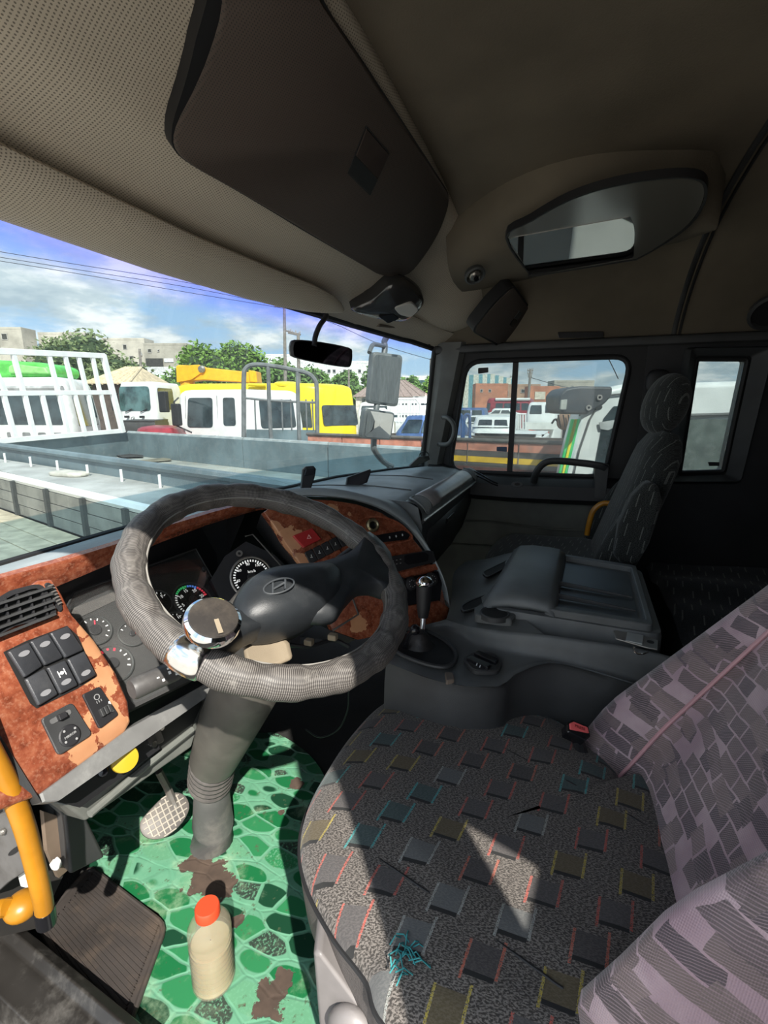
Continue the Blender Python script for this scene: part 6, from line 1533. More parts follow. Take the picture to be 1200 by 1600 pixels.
# --- small huts with roofs
def hut(name, label, px0, px1, pyr, pye, h, wall, roof, over=.3, cat='house', apex=None, dep=4., pyb=640):
    A, B = XY(px0, h), XY(px1, h); C = B+HF*dep; Dd = A+HF*dep; zt_ = Zp(px0, pye, h); za = Zp(px0, pyr, h+dep/2)
    r = thing(name, label, cat, Vector((A.x, A.y, GZ)))
    obj('wall', ext([Vector((p.x, p.y, GZ)) for p in (A, B, C, Dd)], (0, 0, zt_-GZ)), wall, r)
    cx = (A+C)/2; u = (B-A).normalized(); L_ = (B-A).length
    k = .22; E1 = cx-u*L_*k; E2 = cx+u*L_*k
    o4 = [cx+(p-cx)*(1+over/max(L_, 1)) for p in (A, B, C, Dd)]; o4 = [Vector((p.x, p.y, zt_)) for p in o4]; e1 = Vector((E1.x, E1.y, za)); e2 = Vector((E2.x, E2.y, za))
    obj('roof', (o4+[e1, e2], [(0, 1, 5, 4), (1, 2, 5), (2, 3, 4, 5), (3, 0, 4), (3, 2, 1, 0)]), roof, r)
    for t in [k_/9 for k_ in range(10)]:
        a = o4[0]+(o4[1]-o4[0])*t; bq = e1+(e2-e1)*t; obj('roof_rib', tube([a, bq], .05, 5), roof, r)
    return r
hut('kiosk', 'small kiosk with a pale orange ribbed roof behind the lattice rack', 148, 206, 574, 600, 20, M('orange_wall', (.08, .06, .05), .8), M('pale_orange_roof', (.66, .54, .36), .6), cat='kiosk')
r = hut('brown_roof_house', 'low house with a brown hipped roof behind the outside mirrors', 556, 668, 594, 620, 34, M('cream_wall', (.6, .57, .5), .8), M('brown_tile_roof', (.32, .24, .21), .8), dep=9)
for k in range(4):
    obj('window', slab([dp(566+k*7+a, b_, 33.9) for a, b_ in ((0, 633), (5, 633), (5, 623), (0, 623))], -HF, .1, .02), EXG, r)
# --- trees
def tree(label, px, pyt, pyb, h, wpx, col, seed, group=None, nleaf=2600):
    random.seed(seed); c0 = dp(px, (pyt+pyb)/2, h); H = Zp(px, pyt, h)-Zp(px, pyb, h); W = wpx/FPX*h
    r = thing('leafy_tree', label, 'tree', Vector((c0.x, c0.y, GZ)), group)
    cl_ = []
    for k in range(14):
        a = random.uniform(0, 6.28); q = random.uniform(0, .62)
        cl_.append((c0+Vector((math.cos(a)*q*W*.5, math.sin(a)*q*W*.5, random.uniform(-.36, .22)*H)), random.uniform(.22, .34)*min(W, H*1.6)))
    cl_.append((c0+Vector((0, 0, .15*H)), .33*H))
    V, F = [], []
    for k in range(int(nleaf*1.7)):
        c, rad = cl_[k % len(cl_)]
        d_ = Vector((random.gauss(0, 1), random.gauss(0, 1), random.gauss(0, 1)*.8)).normalized()
        p = c+d_*rad*random.uniform(.72, 1.05); s_ = h*random.uniform(.0026, .0048)
        u = Vector((random.gauss(0, 1), random.gauss(0, 1), random.gauss(0, .6))).normalized(); w_ = u.cross(Vector((random.gauss(0, 1), random.gauss(0, 1), random.gauss(0, 1)))).normalized()
        i = len(V); V += [p-u*s_*1.3, p-w_*s_*.6, p+u*s_*1.3, p+w_*s_*.6]; F.append((i, i+1, i+2, i+3))
    me = bpy.data.meshes.new('foliage'); me.from_pydata([tuple(q) for q in V], [], F); me.materials.append(col); fo = bpy.data.objects.new('foliage', me); put(fo, r); fo['kind'] = 'stuff'
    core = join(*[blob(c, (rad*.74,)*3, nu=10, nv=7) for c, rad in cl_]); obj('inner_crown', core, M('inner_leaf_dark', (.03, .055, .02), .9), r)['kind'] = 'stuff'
    obj('trunk', tube([Vector((c0.x, c0.y, GZ)), c0-Vector((0, 0, H*.2))], [.25, .14], 8), M('bark', (.16, .12, .09), .9), r)
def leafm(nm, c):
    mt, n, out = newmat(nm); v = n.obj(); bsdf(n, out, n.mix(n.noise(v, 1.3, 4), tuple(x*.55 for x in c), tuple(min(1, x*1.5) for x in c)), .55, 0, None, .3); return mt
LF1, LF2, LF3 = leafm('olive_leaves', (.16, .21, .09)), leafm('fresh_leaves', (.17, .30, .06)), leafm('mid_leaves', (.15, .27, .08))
tree('big dull olive tree right behind the lattice rack', 120, 523, 640, 46, 150, LF1, 1, nleaf=5200)
tree('dull olive tree beside the concrete house, right part of the dark tree mass', 185, 552, 640, 44, 90, LF1, 2)
tree('light green tree behind the orange crane boom, left one', 315, 532, 640, 40, 90, LF2, 3, nleaf=3600)
tree('light green tree behind the orange crane boom, right one', 372, 530, 640, 41, 92, LF2, 4, nleaf=3600)
tree('green tree behind the grey tube headrack', 440, 560, 640, 38, 70, LF3, 5)
tree('green tree right of the tube headrack, before the white buildings', 486, 570, 640, 40, 60, LF3, 6)
tree('small green tree under the interior mirror right end', 540, 578, 640, 42, 64, LF3, 7)
tree('green tree top showing left of the outside mirror', 590, 565, 640, 44, 50, LF3, 8)
tree('pale green tree right of the upper outside mirror', 640, 585, 640, 44, 56, LF3, 9)
tree('pale green tree next to the right windscreen pillar', 680, 582, 640, 46, 56, LF2, 10)
tree('low green bush left of the white cab facing us', 262, 585, 640, 36, 34, LF3, 11, nleaf=1500)
tree('low green bush behind the white cab roof', 236, 580, 640, 38, 34, LF3, 12, nleaf=1500)
# --- buildings
def building(name, label, px0, px1, pyt, h, dep, mat, wins=(), wm=None, cat='building', turn=0., extra=None):
    A, B = XY(px0, h), XY(px1, h+turn); dd = HF*dep*.25; z1 = Zp(px0, pyt, h)
    r = thing(name, label, cat, Vector((A.x, A.y, GZ)))
    obj('wall', ext([Vector((p.x, p.y, GZ)) for p in (A, B, B+dd, A+dd)], (0, 0, z1-GZ)), mat, r)
    obj('parapet', ext([Vector((p.x, p.y, z1)) for p in (A-dd*.01, B-dd*.01, B+dd*1.01, A+dd*1.01)], (0, 0, h*.0035)), mat, r)
    u = (B-A); nn = u.cross(Vector((0, 0, 1))).normalized(); nn = nn if nn.dot(CAM-A) > 0 else -nn
    for w_ in wins:
        (a, b_, c, d_) = w_[:4]
        f = lambda px: (px-px0)/(px1-px0)
        P = [A+u*f(a), A+u*f(c)]; z0_, z1_ = Zp(a, d_, h), Zp(a, b_, h)
        q = [Vector((P[0].x, P[0].y, z0_)), Vector((P[1].x, P[1].y, z0_)), Vector((P[1].x, P[1].y, z1_)), Vector((P[0].x, P[0].y, z1_))]
        m_ = w_[4] if len(w_) > 4 else (wm or EXG)
        wf = obj('window' if len(w_) < 6 else w_[5], rim(q, nn, h*.0012, .1, .06), M('window_frame_pale', (.45, .43, .4), .7), r) if len(w_) < 6 else None
        obj('pane' if wf else w_[5], slab(q, nn, .1, .03 if wf else .08), m_, wf or r)
    return r
CON = M('raw_concrete', (.42, .39, .33), .9, dirt=((.25, .23, .19), .5), vs_=.5)
CON2 = M('raw_concrete_light', (.52, .48, .41), .9, dirt=((.3, .28, .24), .5), vs_=.5)
WBL = M('white_render', (.70, .72, .72), .8)
DKW = M('dark_opening', (.05, .05, .045), .8)
building('concrete_house', 'unfinished concrete house at the far left with a dark window opening', -60, 52, 514, 62, 10, CON, [(21, 521, 30, 531, DKW), (-20, 535, 16, 545, DKW, 'balcony_opening')])
building('concrete_house', 'unfinished concrete block just above the big olive tree', 76, 147, 522, 66, 10, CON2, [(100, 529, 108, 536, DKW)])
building('concrete_house', 'unfinished concrete house with two small openings behind the small utility pole', 172, 236, 531, 60, 10, CON2, [(203, 538, 209, 546, DKW), (211, 556, 217, 563, DKW)])
building('concrete_house', 'unfinished concrete house with open balcony floors left of the light green trees', 234, 300, 539, 58, 10, CON, [(236, 560, 262, 572, DKW, 'balcony_opening'), (240, 545, 246, 551, DKW), (255, 546, 258, 550, DKW), (264, 560, 278, 566, WBL, 'balcony_slab')])
building('white_wall_building', 'low white wall building below the unfinished concrete balconies', 225, 330, 576, 52, 6, WBL, [(240, 590, 246, 600, DKW)])
building('white_building', 'white building with a long flat roof left of the interior mirror', 418, 478, 556, 60, 9, WBL, [(430, 570, 436, 577), (450, 570, 456, 577)])
building('white_building', 'white building with rows of small windows right under the interior mirror', 470, 590, 567, 58, 9, WBL, [(x_, 577, x_+5, 583) for x_ in (487, 501, 513, 521, 537, 546, 560)]+[(x_, 592, x_+5, 599) for x_ in (490, 504, 520, 540, 552, 566)])
building('white_building', 'low white building with a flat roof right of the outside mirrors', 628, 690, 590, 60, 9, WBL, [(640, 594, 665, 599, EXG2, 'blue_sign_band'), (670, 594, 682, 599, EXG2)])
HSB = M('hangar_teal', (.14, .33, .38), .6); HSW = M('hangar_cream', (.62, .62, .54), .6)
r = thing('striped_hall', 'hall with teal and cream vertical stripes behind the orange brick building', 'building', XY(760, 60)+Vector((0, 0, GZ)))
for k, (a, c) in enumerate([(706, 715), (715, 723), (723, 731), (731, 738), (738, 746), (746, 752), (752, 759), (759, 764), (764, 771), (771, 777), (777, 784), (784, 789), (789, 796), (796, 801)]):
    yt = 587-(min(a, 765)-706)*.05 if a < 765 else 585+(a-765)*.22
    A, B = XY(a, 60), XY(c, 60)
    obj('wall_strip', ext([Vector((A.x, A.y, GZ)), Vector((B.x, B.y, GZ)), Vector((B.x, B.y, Zp(c, yt, 60))), Vector((A.x, A.y, Zp(a, yt, 60)))], HF*(8+.15*(k % 2))), HSB if k % 2 else HSW, r)
ORB = M('orange_brick', (.50, .20, .11), .85, vs_=1, bs=3, bst=.3); BRB = M('brown_brick', (.40, .26, .18), .85, vs_=1)
building('orange_building', 'plain orange brick building with two small windows in front of the striped hall', 742, 792, 602, 50, 7, ORB, [(749, 608, 753, 613), (762, 608, 766, 613)])
building('brick_house', 'brown brick house with balcony windows right of the window divider', 786, 842, 603, 52, 7, BRB, [(789, 610, 793, 620), (812, 608, 820, 614), (830, 612, 848, 624, M('cream_balcony', (.6, .55, .45), .8), 'balcony')])
building('brick_house', 'pale orange house with white balcony front in the middle of the passenger window', 826, 872, 606, 48, 7, ORB, [(834, 612, 850, 624, M('cream_balcony', (.6, .55, .45), .8), 'balcony'), (838, 615, 846, 622)])
building('concrete_house', 'grey unfinished upper storey above the brick houses in the passenger window', 863, 925, 597, 56, 9, CON, [(877, 603, 881, 608, DKW), (890, 602, 893, 606, DKW)])
building('brick_house', 'dull brown house behind the dark rounded housing in the passenger window', 850, 925, 608, 50, 7, BRB, [(866, 614, 874, 622), (884, 614, 892, 620)])
building('corrugated_fence', 'pale grey sheet fence behind parked white vehicles right of the outside mirrors', 645, 700, 622, 30, .4, M('pale_sheet', (.45, .46, .45), .6), cat='fence')
# poles and wires
POLE = M('grey_wood_pole', (.22, .20, .18), .9)
def pole(label, px0, pyt, px1, h, r0=.11, arms=()):
    p0, p1 = dp(px1, 660, h), dp(px0, pyt, h); r = thing('utility_pole', label, 'pole', Vector((p0.x, p0.y, GZ)))
    obj('pole_shaft', tube([Vector((p0.x, p0.y, GZ)), p1], [r0*1.2, r0*.8], 10), POLE, r, smooth=True)
    for (a, b_, c, d_) in arms:
        obj('cross_arm', tube([dp(a, b_, h), dp(c, d_, h)], r0*.45, 6), POLE, r)
        for t in (.1, .4, .7, .95):
            q = dp(a, b_, h)*(1-t)+dp(c, d_, h)*t; obj('insulator', blob(q+Vector((0, 0, r0)), (r0*.35, r0*.35, r0*.8), nu=8, nv=5), M('insulator_grey', (.3, .3, .3)), r)
    return r
pole('tall slim wooden pole left of the interior mirror', 444, 470, 446, 30, .10, [(429, 479, 446, 479)])
pole('shorter pole with cross arms right beside the tall pole, under the mirror', 466, 521, 467, 32, .12, [(444, 516, 470, 523), (450, 520, 468, 524)])
pole('small pole by the unfinished concrete houses', 218, 545, 225, 34, .10, [(219, 552, 222, 557)])
pole('green-grey pole beside the right windscreen pillar', 674, 560, 672, 28, .11)
pole('pole with three arms in the passenger window', 829, 577, 823, 36, .10, [(824, 579, 833, 579), (824, 584, 832, 584), (825, 589, 831, 589)])
pole('thin pole by the orange building in the passenger window', 803, 588, 801, 40, .08, [(797, 589, 807, 588)])
pole('short lamp pole under the right end of the interior mirror', 545, 577, 545, 34, .08)
def wire(lab, pts, h0, h1, r=.02):
    L_ = len(pts); P = [dp(a, b_, h0+(h1-h0)*i/(L_-1)) for i, (a, b_) in enumerate(pts)]
    tag(obj('power_line', tube(smoothpath(P, 5), r, 5), BLK), lab, 'wire', 'power lines across the sky')
wire('upper power line sagging across the left sky', [(-80, 380), (100, 410), (300, 443), (445, 478)], 24, 30, .014)
wire('middle power line just under the upper one in the left sky', [(-80, 389), (100, 418), (300, 450), (445, 480)], 24, 30, .014)
wire('lower power line of the three in the left sky', [(-80, 395), (100, 424), (300, 458), (445, 482)], 24, 30, .014)
wire('power line running down right behind the mirror arm', [(446, 480), (520, 505), (600, 540), (720, 575)], 30, 26, .014)
wire('power line slanting in the top right of the passenger window', [(948, 555), (958, 575), (966, 592)], 20, 20, .02)
wire('faint power line over the brick houses', [(829, 590), (880, 604), (930, 612)], 36, 36, .02)
# --- outside mirrors
om = thing('outside_mirrors', 'two stacked outside mirrors on a bent grey arm beyond the windscreen', 'mirror', at(610, 520, 'y', 1.15))
o3 = lambda a, b_: at(a, b_, 'y', 1.15)
ARM = M('mirror_arm_grey', (.10, .115, .12), .45)
obj('arm', tube(smoothpath([o3(603, 515)+Vector((0, -.1, .05)), o3(602, 530), o3(601, 548), o3(591, 620), o3(588, 640), o3(584, 690), o3(586, 705), o3(600, 722), o3(612, 728)], 4), .020, 10), ARM, om, smooth=True)
obj('roof_arm', tube(smoothpath([o3(603, 515)+Vector((0, -.1, .05)), Vector((2.75, .85, 1.68)), Vector((2.42, .72, 1.62))], 4), .020, 8), ARM, om, smooth=True)
obj('foot_arm', tube(smoothpath([o3(690, 738), Vector((2.6, .85, .72)), Vector((2.40, .75, .70))], 4), .016, 8), ARM, om, smooth=True)
obj('arm_bracket', tube(smoothpath([o3(601, 541), o3(586, 538), o3(581, 541), o3(577, 551)], 4), .014, 8), ARM, om, smooth=True)
obj('lower_arm', tube(smoothpath([o3(604, 724), o3(612, 735), o3(620, 732), o3(660, 740), o3(690, 738)], 4), .016, 8), ARM, om, smooth=True)
mN0 = (CAM-o3(600, 600)).normalized()
for nm, px, tilt, glm in (('upper_mirror', [(583, 549), (630, 555), (622, 636), (576, 630)], Vector((-.12, -.99, -.03)), MIRR), ('lower_mirror', [(571, 638), (618, 645), (611, 688), (566, 685)], Vector((-.02, -1.0, -.14)), MIRR)):
    mn = (mN0+tilt).normalized(); c = o3(sum(p[0] for p in px)/4, sum(p[1] for p in px)/4); c = c+(CAM-c).normalized()*.16
    P = rp([pl(a, b_, c, mn) for a, b_ in px], .14, 4)
    hs = obj(nm, slab(P, mn, .05, .0, .006), ARM, om, bevel=.004)
    cc5 = sum(P, Vector())/len(P)
    if nm == 'upper_mirror': obj('mirror_pane', slab([cc5+(p-cc5)*.90 for p in P], mn, .002, .002), glm, hs)
    else:
        rr = [[cc5+(p-cc5)*.88*k+mn*(.003+.003*(1-k*k)) for p in P] for k in (1, .8, .6, .4, .2, .02)]
        obj('mirror_pane', loft(rr, False), glm, hs, smooth=True)
# --- long orange-striped truck bed across the right side
h0, h1 = 8.4, 6.9
sA, sB = dp(480, 684, 9.0), dp(900, 699, 6.6); sA = Vector((sA.x, sA.y, 0)); sB = Vector((sB.x, sB.y, 0))
sn = (sB-sA).cross(Vector((0, 0, 1))).normalized(); sn = sn if sn.dot(CAM-sA) > 0 else -sn
lt_ = thing('striped_dropside_truck', 'long truck bed with salmon, black, yellow and red horizontal bands, seen through the passenger window', 'truck', (sA.x, sA.y, GZ))
zT = Zp(780, 690, 7.3)
bands = [('salmon_panel', 0, .135, M('salmon_paint', (.62, .25, .17), .5, dirt=((.4, .3, .25), .4)), 6), ('black_board', .14, .22, M('brown_black_board', (.10, .085, .075), .6, dirt=((.25, .2, .17), .4)), 6),
         ('yellow_reflector', .225, .31, M('yellow_reflector', (.85, .50, .03), .4), 6), ('black_board', .315, .37, M('brown_black_board', (.1, .085, .075)), 3), ('red_sill', .375, .56, M('red_orange_sill', (.75, .08, .03), .4), 1)]
for nm, a, c, mm, k_ in bands:
    for i in range(k_):
        p, q = sA+(sB-sA)*(i/k_+.003), sA+(sB-sA)*((i+1)/k_-.003); z1_, z0_ = zT-a, zT-c
        obj(nm, ext([Vector((p.x, p.y, z0_)), Vector((q.x, q.y, z0_)), Vector((q.x, q.y, z1_)), Vector((p.x, p.y, z1_))], -sn*(.05 if nm != 'yellow_reflector' else .06)), mm, lt_)
obj('top_rail', tube([Vector((sA.x, sA.y, zT+.02)), Vector((sB.x, sB.y, zT+.02))], .03, 8), M('rail_dark', (.12, .11, .10), .5), lt_)
obj('bed_floor', ext([Vector((p.x, p.y, zT-.35)) for p in (sA, sB, sB-sn*2.3, sA-sn*2.3)], (0, 0, -.15)), M('rail_dark', (.12, .11, .10)), lt_)
obj('far_board', ext([Vector((p.x, p.y, zT-.35)) for p in (sA-sn*2.3, sB-sn*2.3, sB-sn*2.35, sA-sn*2.35)], (0, 0, .30)), M('brown_black_board', (.1, .085, .075)), lt_)
for t in (.2, .6, .8):
    for off in (.2, 2.1): p = sA+(sB-sA)*t-sn*off; wheel(lt_, Vector((p.x, p.y, GZ+.4)), sn, .4)
# --- vehicles beyond, right of the mirrors
r, b = vehicle('blue_pickup', 'dark blue pickup cab behind the lower outside mirror and right pillar', XY(612, 10.2), XY(700, 9.8), XY(740, 11.6), GZ+.3, Zp(660, 650, 10), PBL, cat='pickup', taper=.22, belt=Zp(660, 678, 10), rnd=.25, roofr=.12)
b.win('ab', .16, .50, Zp(650, 677, 10), Zp(650, 656, 10)); b.win('ab', .53, .85, Zp(650, 677, 10), Zp(650, 656, 10)); wheels(r, b, 'ab', (.15, .85), .35)
r, b = vehicle('white_minibus', 'white minibus between the outside mirrors and the right pillar', XY(606, 16), XY(690, 16), XY(720, 18), GZ+.3, Zp(650, 621, 16), PWH, cat='minibus', taper=.08, belt=Zp(650, 640, 16), rnd=.1)
for u0, u1 in ((.04, .18), (.22, .36), (.4, .54), (.60, .74), (.80, .95)): b.win('ab', u0, u1, Zp(650, 652, 16), Zp(650, 630, 16))
wheels(r, b, 'ab', (.15, .85), .35)
r, b = vehicle('white_van', 'white van showing left of the outside mirrors, right of the yellow van', XY(556, 18), XY(612, 18), XY(630, 20), GZ+.3, Zp(590, 628, 18), PWH, cat='van', taper=.1, belt=Zp(590, 645, 18), rnd=.2)
b.win('ab', .1, .5, Zp(580, 655, 18), Zp(580, 634, 18)); b.win('ab', .55, .9, Zp(580, 655, 18), Zp(580, 634, 18)); wheels(r, b, 'ab', (.2, .8), .35)
r = thing('white_stake_bed', 'white stake rack on a truck bed right of the upper outside mirror', 'rack', dp(640, 650, 13))
for x_ in range(622, 656, 5): obj('rack_bar', tube([dp(x_, 624, 13), dp(x_, 660, 13)], .025, 6), PWH, r)
obj('rack_rail', tube([dp(620, 624, 13), dp(650, 624, 13), dp(656, 632, 13), dp(656, 662, 13)], .03, 6), PWH, r); obj('rack_rail', tube([dp(620, 645, 13), dp(656, 645, 13)], .025, 6), PWH, r)
obj('rack_base', ext([dp(618, 660, 13), dp(660, 660, 13), dp(660, 680, 13), dp(618, 680, 13)], HF*2), PWD, r)
# passenger window vehicles
r, b = vehicle('white_double_cab_pickup', 'white double-cab pickup with a long bed in the lower passenger window', XY(738, 10.5), XY(852, 9.9), XY(862, 11.6), GZ+.4, Zp(790, 678, 10.2), PWH, cat='pickup', taper=.02, belt=Zp(790, 684, 10.2), rnd=.06, roofr=.04)
obj('bed_cover', ext([dp(a, c, 10.0) for a, c in ((742, 679), (850, 681), (838, 688), (742, 686))], (0, 0, .03)), BLK, r)
cabb = Block(r, XY(736, 10.9), XY(803, 10.7), XY(808, 12.2), (Zp(770, 678, 10.7), Zp(770, 651, 10.7)), PWH, .16, .2, 'cab', belt=Zp(770, 676, 10.7))
cabb.win('ab', .14, .50, Zp(760, 669, 10.7), Zp(760, 656, 10.7)); cabb.win('ab', .56, .90, Zp(760, 669, 10.7), Zp(760, 656, 10.7)); wheels(r, b, 'ab', (.15, .8), .36)
r, b = vehicle('white_pickup', 'white pickup behind the double cab, partly hidden by the window divider', XY(722, 13.2), XY(806, 13), XY(812, 15), GZ+.4, Zp(760, 650, 13), PWH, cat='pickup', taper=.1, belt=Zp(760, 660, 13), rnd=.15)
b.win('ab', .1, .45, Zp(740, 662, 13), Zp(740, 652, 13)); wheels(r, b, 'ab', (.2, .8), .36)
r, b = vehicle('blue_truck', 'blue truck cab at the left edge of the passenger window', XY(712, 14.5), XY(758, 14.5), XY(764, 16), GZ+.5, Zp(730, 637, 14.5), PBL, taper=.05, belt=Zp(730, 650, 14.5), rnd=.12)
b.win('ab', .1, .5, Zp(730, 649, 14.5), Zp(730, 641, 14.5)); b.win('ab', .56, .9, Zp(730, 649, 14.5), Zp(730, 641, 14.5)); wheels(r, b, 'ab', (.2, .8))
r = thing('blue_tube_rack', 'blue and white bent tube rack at the left edge of the passenger window', 'rack', dp(725, 680, 9))
for x0_, x1_ in ((712, 722), (724, 734)): obj('rack_hoop', tube(smoothpath([dp(x0_, 685, 9), dp(x0_+1, 660, 9), dp(x0_+3, 649, 9), dp(x1_-2, 648, 9), dp(x1_, 656, 9), dp(x1_, 685, 9)], 3), .028, 8), PBL, r, smooth=True)
obj('rack_base', ext([dp(705, 682, 9), dp(740, 684, 9), dp(740, 690, 9), dp(705, 688, 9)], HF*.5), PWD, r)
r, b = vehicle('red_bus', 'red bus with a white-edged roof in the middle of the passenger window', XY(758, 24), XY(830, 23.5), XY(836, 26), GZ+.4, Zp(790, 622, 24), PRD, cat='bus', taper=.04, belt=Zp(790, 640, 24), rnd=.12, roofr=.12)
for u0, u1 in ((.03, .10), (.22, .38), (.41, .57), (.60, .76), (.79, .95)): b.win('ab', u0, u1, Zp(790, 641, 24), Zp(790, 630, 24))
obj('roof_edge', tube([b.pt('ab', .2, Zp(790, 624, 24), .02)[0], b.pt('ab', .98, Zp(790, 624, 24), .02)[0]], .07, 6), PWH, r); wheels(r, b, 'ab', (.2, .8), .5)
r, b = vehicle('white_hatchback', 'white car in front of the red bus', XY(758, 18), XY(808, 17.8), XY(814, 19.5), GZ+.25, Zp(780, 638, 18), PWH, cat='car', taper=.3, belt=Zp(780, 646, 18), rnd=.25)
b.win('ab', .18, .45, Zp(780, 646, 18), Zp(780, 641, 18)); b.win('ab', .5, .82, Zp(780, 646, 18), Zp(780, 641, 18)); wheels(r, b, 'ab', (.2, .8), .33)
r, b = vehicle('white_cab_over_truck', 'white cab-over truck with red lower stripe, centre of the passenger window', XY(822, 15.5), XY(868, 15.2), XY(880, 17), GZ+.5, Zp(845, 628, 15.3), PWH, taper=.08, belt=Zp(845, 648, 15.3), rnd=.15)
b.win('ab', .12, .55, Zp(845, 647, 15.3), Zp(845, 633, 15.3), slant=.04); b.win('ab', .66, .84, Zp(845, 645, 15.3), Zp(845, 632, 15.3))
obj('red_stripe', ext([dp(a, c, 14.9) for a, c in ((822, 671), (858, 675), (857, 680), (822, 677))], HF*.2), M('red_orange_sill', (.75, .08, .03)), r); wheels(r, b, 'ab', (.3,))
obj('deck', ext([dp(a, c, 14.9) for a, c in ((822, 660), (872, 660), (872, 671), (822, 671))], HF*.4), PWD, r)
r = thing('white_stake_bed', 'white stake rack beside the cab-over truck in the passenger window', 'rack', dp(812, 660, 13))
for x_ in range(809, 824, 4): obj('rack_bar', tube([dp(x_, 647, 13), dp(x_, 672, 13)], .022, 6), PWH, r)
obj('rack_rail', tube([dp(808, 647, 13), dp(822, 647, 13)], .025, 6), PWH, r); obj('rack_base', ext([dp(806, 671, 13), dp(826, 671, 13), dp(826, 690, 13), dp(806, 690, 13)], HF*1), PWD, r)
# person with a hat-like brown bundle: brown motorbike luggage
r = thing('brown_bundle', 'round brown bundle on a motorbike left of the dark rounded housing', 'bundle', dp(885, 660, 9))
obj('bundle', blob(dp(883, 658, 9), (.15, .15, .16), e=.85), M('brown_cloth', (.30, .18, .12), .9), r, smooth=True)
for k in range(3): obj('strap', tube([dp(872+k*8, 648, 8.8), dp(876+k*7, 668, 8.8)], .012, 6), BLK, r)
obj('motorbike_bar', tube(smoothpath([dp(862, 662, 9), dp(868, 655, 9), dp(876, 665, 9), dp(890, 672, 9)], 3), .02, 8), BLKG, r)
obj('stand', tube([Vector((dp(883, 660, 9).x, dp(883, 660, 9).y, GZ)), dp(883, 665, 9)], .04, 8), BLK, r)
# --- near white coach on the right
h = 4.3
cw = thing('white_coach', 'white bus nose and flank close outside the rear of the passenger window', 'bus', XY(1000, h)+Vector((0, 0, GZ)))
prf = [(866, 800), (877, 745), (889, 700), (899, 664), (907, 640), (924, 617), (945, 606), (970, 600), (1300, 591), (1300, 900), (1050, 1000), (866, 1000)]
PP = [dp(a, c, h) for a, c in prf]; 
for p in PP: p.z = max(p.z, GZ+.3)
VA = ray(872, 640); VA.z = 0; VA = VA.normalized()
obj('coach_body', ext(PP, VA*2.6), PWH, cw, bevel=.06, seg=3)
def cpan(pts, nm, mm, lift=.01, rr=.1): return obj(nm, slab(rp([dp(a, c, h) for a, c in pts], rr, 3), -HF, .02, lift, .004), mm, cw)
cpan([(925, 745), (942, 655), (958, 635), (985, 632), (985, 748)], 'window', EXG, rr=.08)
cpan([(990, 632), (1052, 634), (1050, 750), (990, 748)], 'window', EXG, rr=.05)
cpan([(1056, 655), (1180, 655), (1180, 760), (1056, 760)], 'window', M('dusty_window_glass', (.10, .12, .11), .25, dirt=((.25, .27, .26), .6)), rr=.03)
obj('roof_gutter', tube([dp(905, 650, h-.02), dp(918, 628, h-.02), dp(945, 618, h-.02), dp(985, 614, h-.02)], .008, 6), M('gutter_grey', (.10, .10, .10)), cw)
obj('roof_gutter', tube([dp(1056, 650, h-.02), dp(1180, 646, h-.02)], .018, 6), M('gutter_grey', (.1, .1, .1)), cw)
obj('door_seam', tube([dp(892, 760, h-.02), dp(905, 705, h-.02), dp(922, 655, h-.02), dp(934, 635, h-.02)], .007, 6), M('gutter_grey', (.1, .1, .1)), cw)
obj('pillar_cover', slab([dp(a, c, h) for a, c in ((934, 660), (958, 656), (962, 665), (948, 672), (936, 670))], -HF, .01, .03), M('pale_grey_cover', (.45, .46, .46), .5), cw)
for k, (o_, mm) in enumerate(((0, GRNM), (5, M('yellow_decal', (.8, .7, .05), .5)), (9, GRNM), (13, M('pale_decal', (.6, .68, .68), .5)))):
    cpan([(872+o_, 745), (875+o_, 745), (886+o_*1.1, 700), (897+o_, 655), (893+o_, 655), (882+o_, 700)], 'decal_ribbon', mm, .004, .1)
for x_ in (1000,): p = dp(x_, 640, h); wheel(cw, Vector((p.x, p.y, GZ+.5))+HF*.1, -HF, .5)
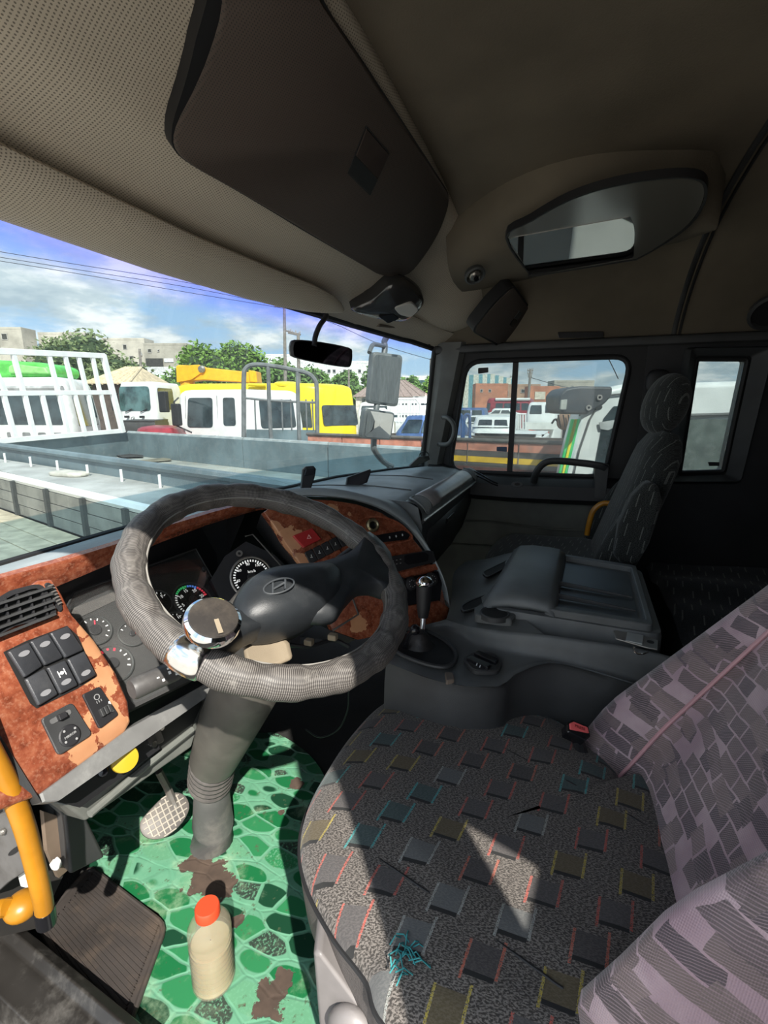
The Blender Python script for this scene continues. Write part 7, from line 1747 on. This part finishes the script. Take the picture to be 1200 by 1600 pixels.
dh = thing('dark_mirror_housing', 'large dark rounded plastic housing with a small square lamp before the white bus nose', 'housing', dp(920, 628, 3.9))
h = 3.9
hp_ = rp([dp(a, c, h) for a, c in ((874, 618), (884, 607), (905, 603), (958, 604), (957, 618), (945, 632), (925, 642), (918, 648), (876, 647))], .35, 4)
obj('housing_shell', ext(hp_, HF*.35), M('dark_dusty_housing', (.07, .072, .08), .5, dirt=((.2, .18, .16), .3)), dh, bevel=.03, seg=4)
obj('square_lamp', slab(rp([dp(876, 625, h), dp(886, 624, h), dp(884, 640, h), dp(875, 640, h)], .12, 2), -HF, .02, .012, .003), M('lamp_pale', (.5, .5, .46), .3), dh)
for px, py in ((936, 621), (919, 637)):
    obj('bolt_ring', lathe([(.010, 0), (.022, 0), (.022, .01), (.010, .01)], dp(px, py, h)-HF*.005, -HF, 16, cap=False), M('pale_bolt', (.35, .32, .3), .5), dh)
obj('housing_arm', tube([dp(930, 630, 4.1)+HF*.1, dp(945, 640, 4.4), dp(948, 660, 4.6)], .03, 8), BLK, dh)

# --- our own truck behind the cab, seen only in the outside mirrors
ow = thing('own_cargo_body', 'dull grey cargo body behind the cab, seen only in the outside mirrors', 'truck body', (1.2, -4.5, GZ))
obj('cargo_box', bb(-.02, 2.42, -8.0, -1.5, -.15, 1.9), M('cargo_grey', (.22, .23, .22), .6, dirt=((.12, .11, .1), .5)), ow, bevel=.02)
for y_ in (-2.6, -6.4):
    for x_ in (.1, 2.2): wheel(ow, Vector((x_, y_, GZ+.45)), (1, 0, 0), .45)

# ------------------------------------------------------------------ lettering becomes mesh
dg = bpy.context.evaluated_depsgraph_get(); dg.update()
for o in [o for o in bpy.data.objects if o.type == 'FONT']:
    me = bpy.data.meshes.new_from_object(o.evaluated_get(dg)); nm = o.name
    q = bpy.data.objects.new(nm, me); q.parent = o.parent; q.matrix_parent_inverse = o.matrix_parent_inverse.copy(); q.matrix_basis = o.matrix_basis.copy()
    COL.objects.link(q)
    bpy.data.objects.remove(o); q.name = nm
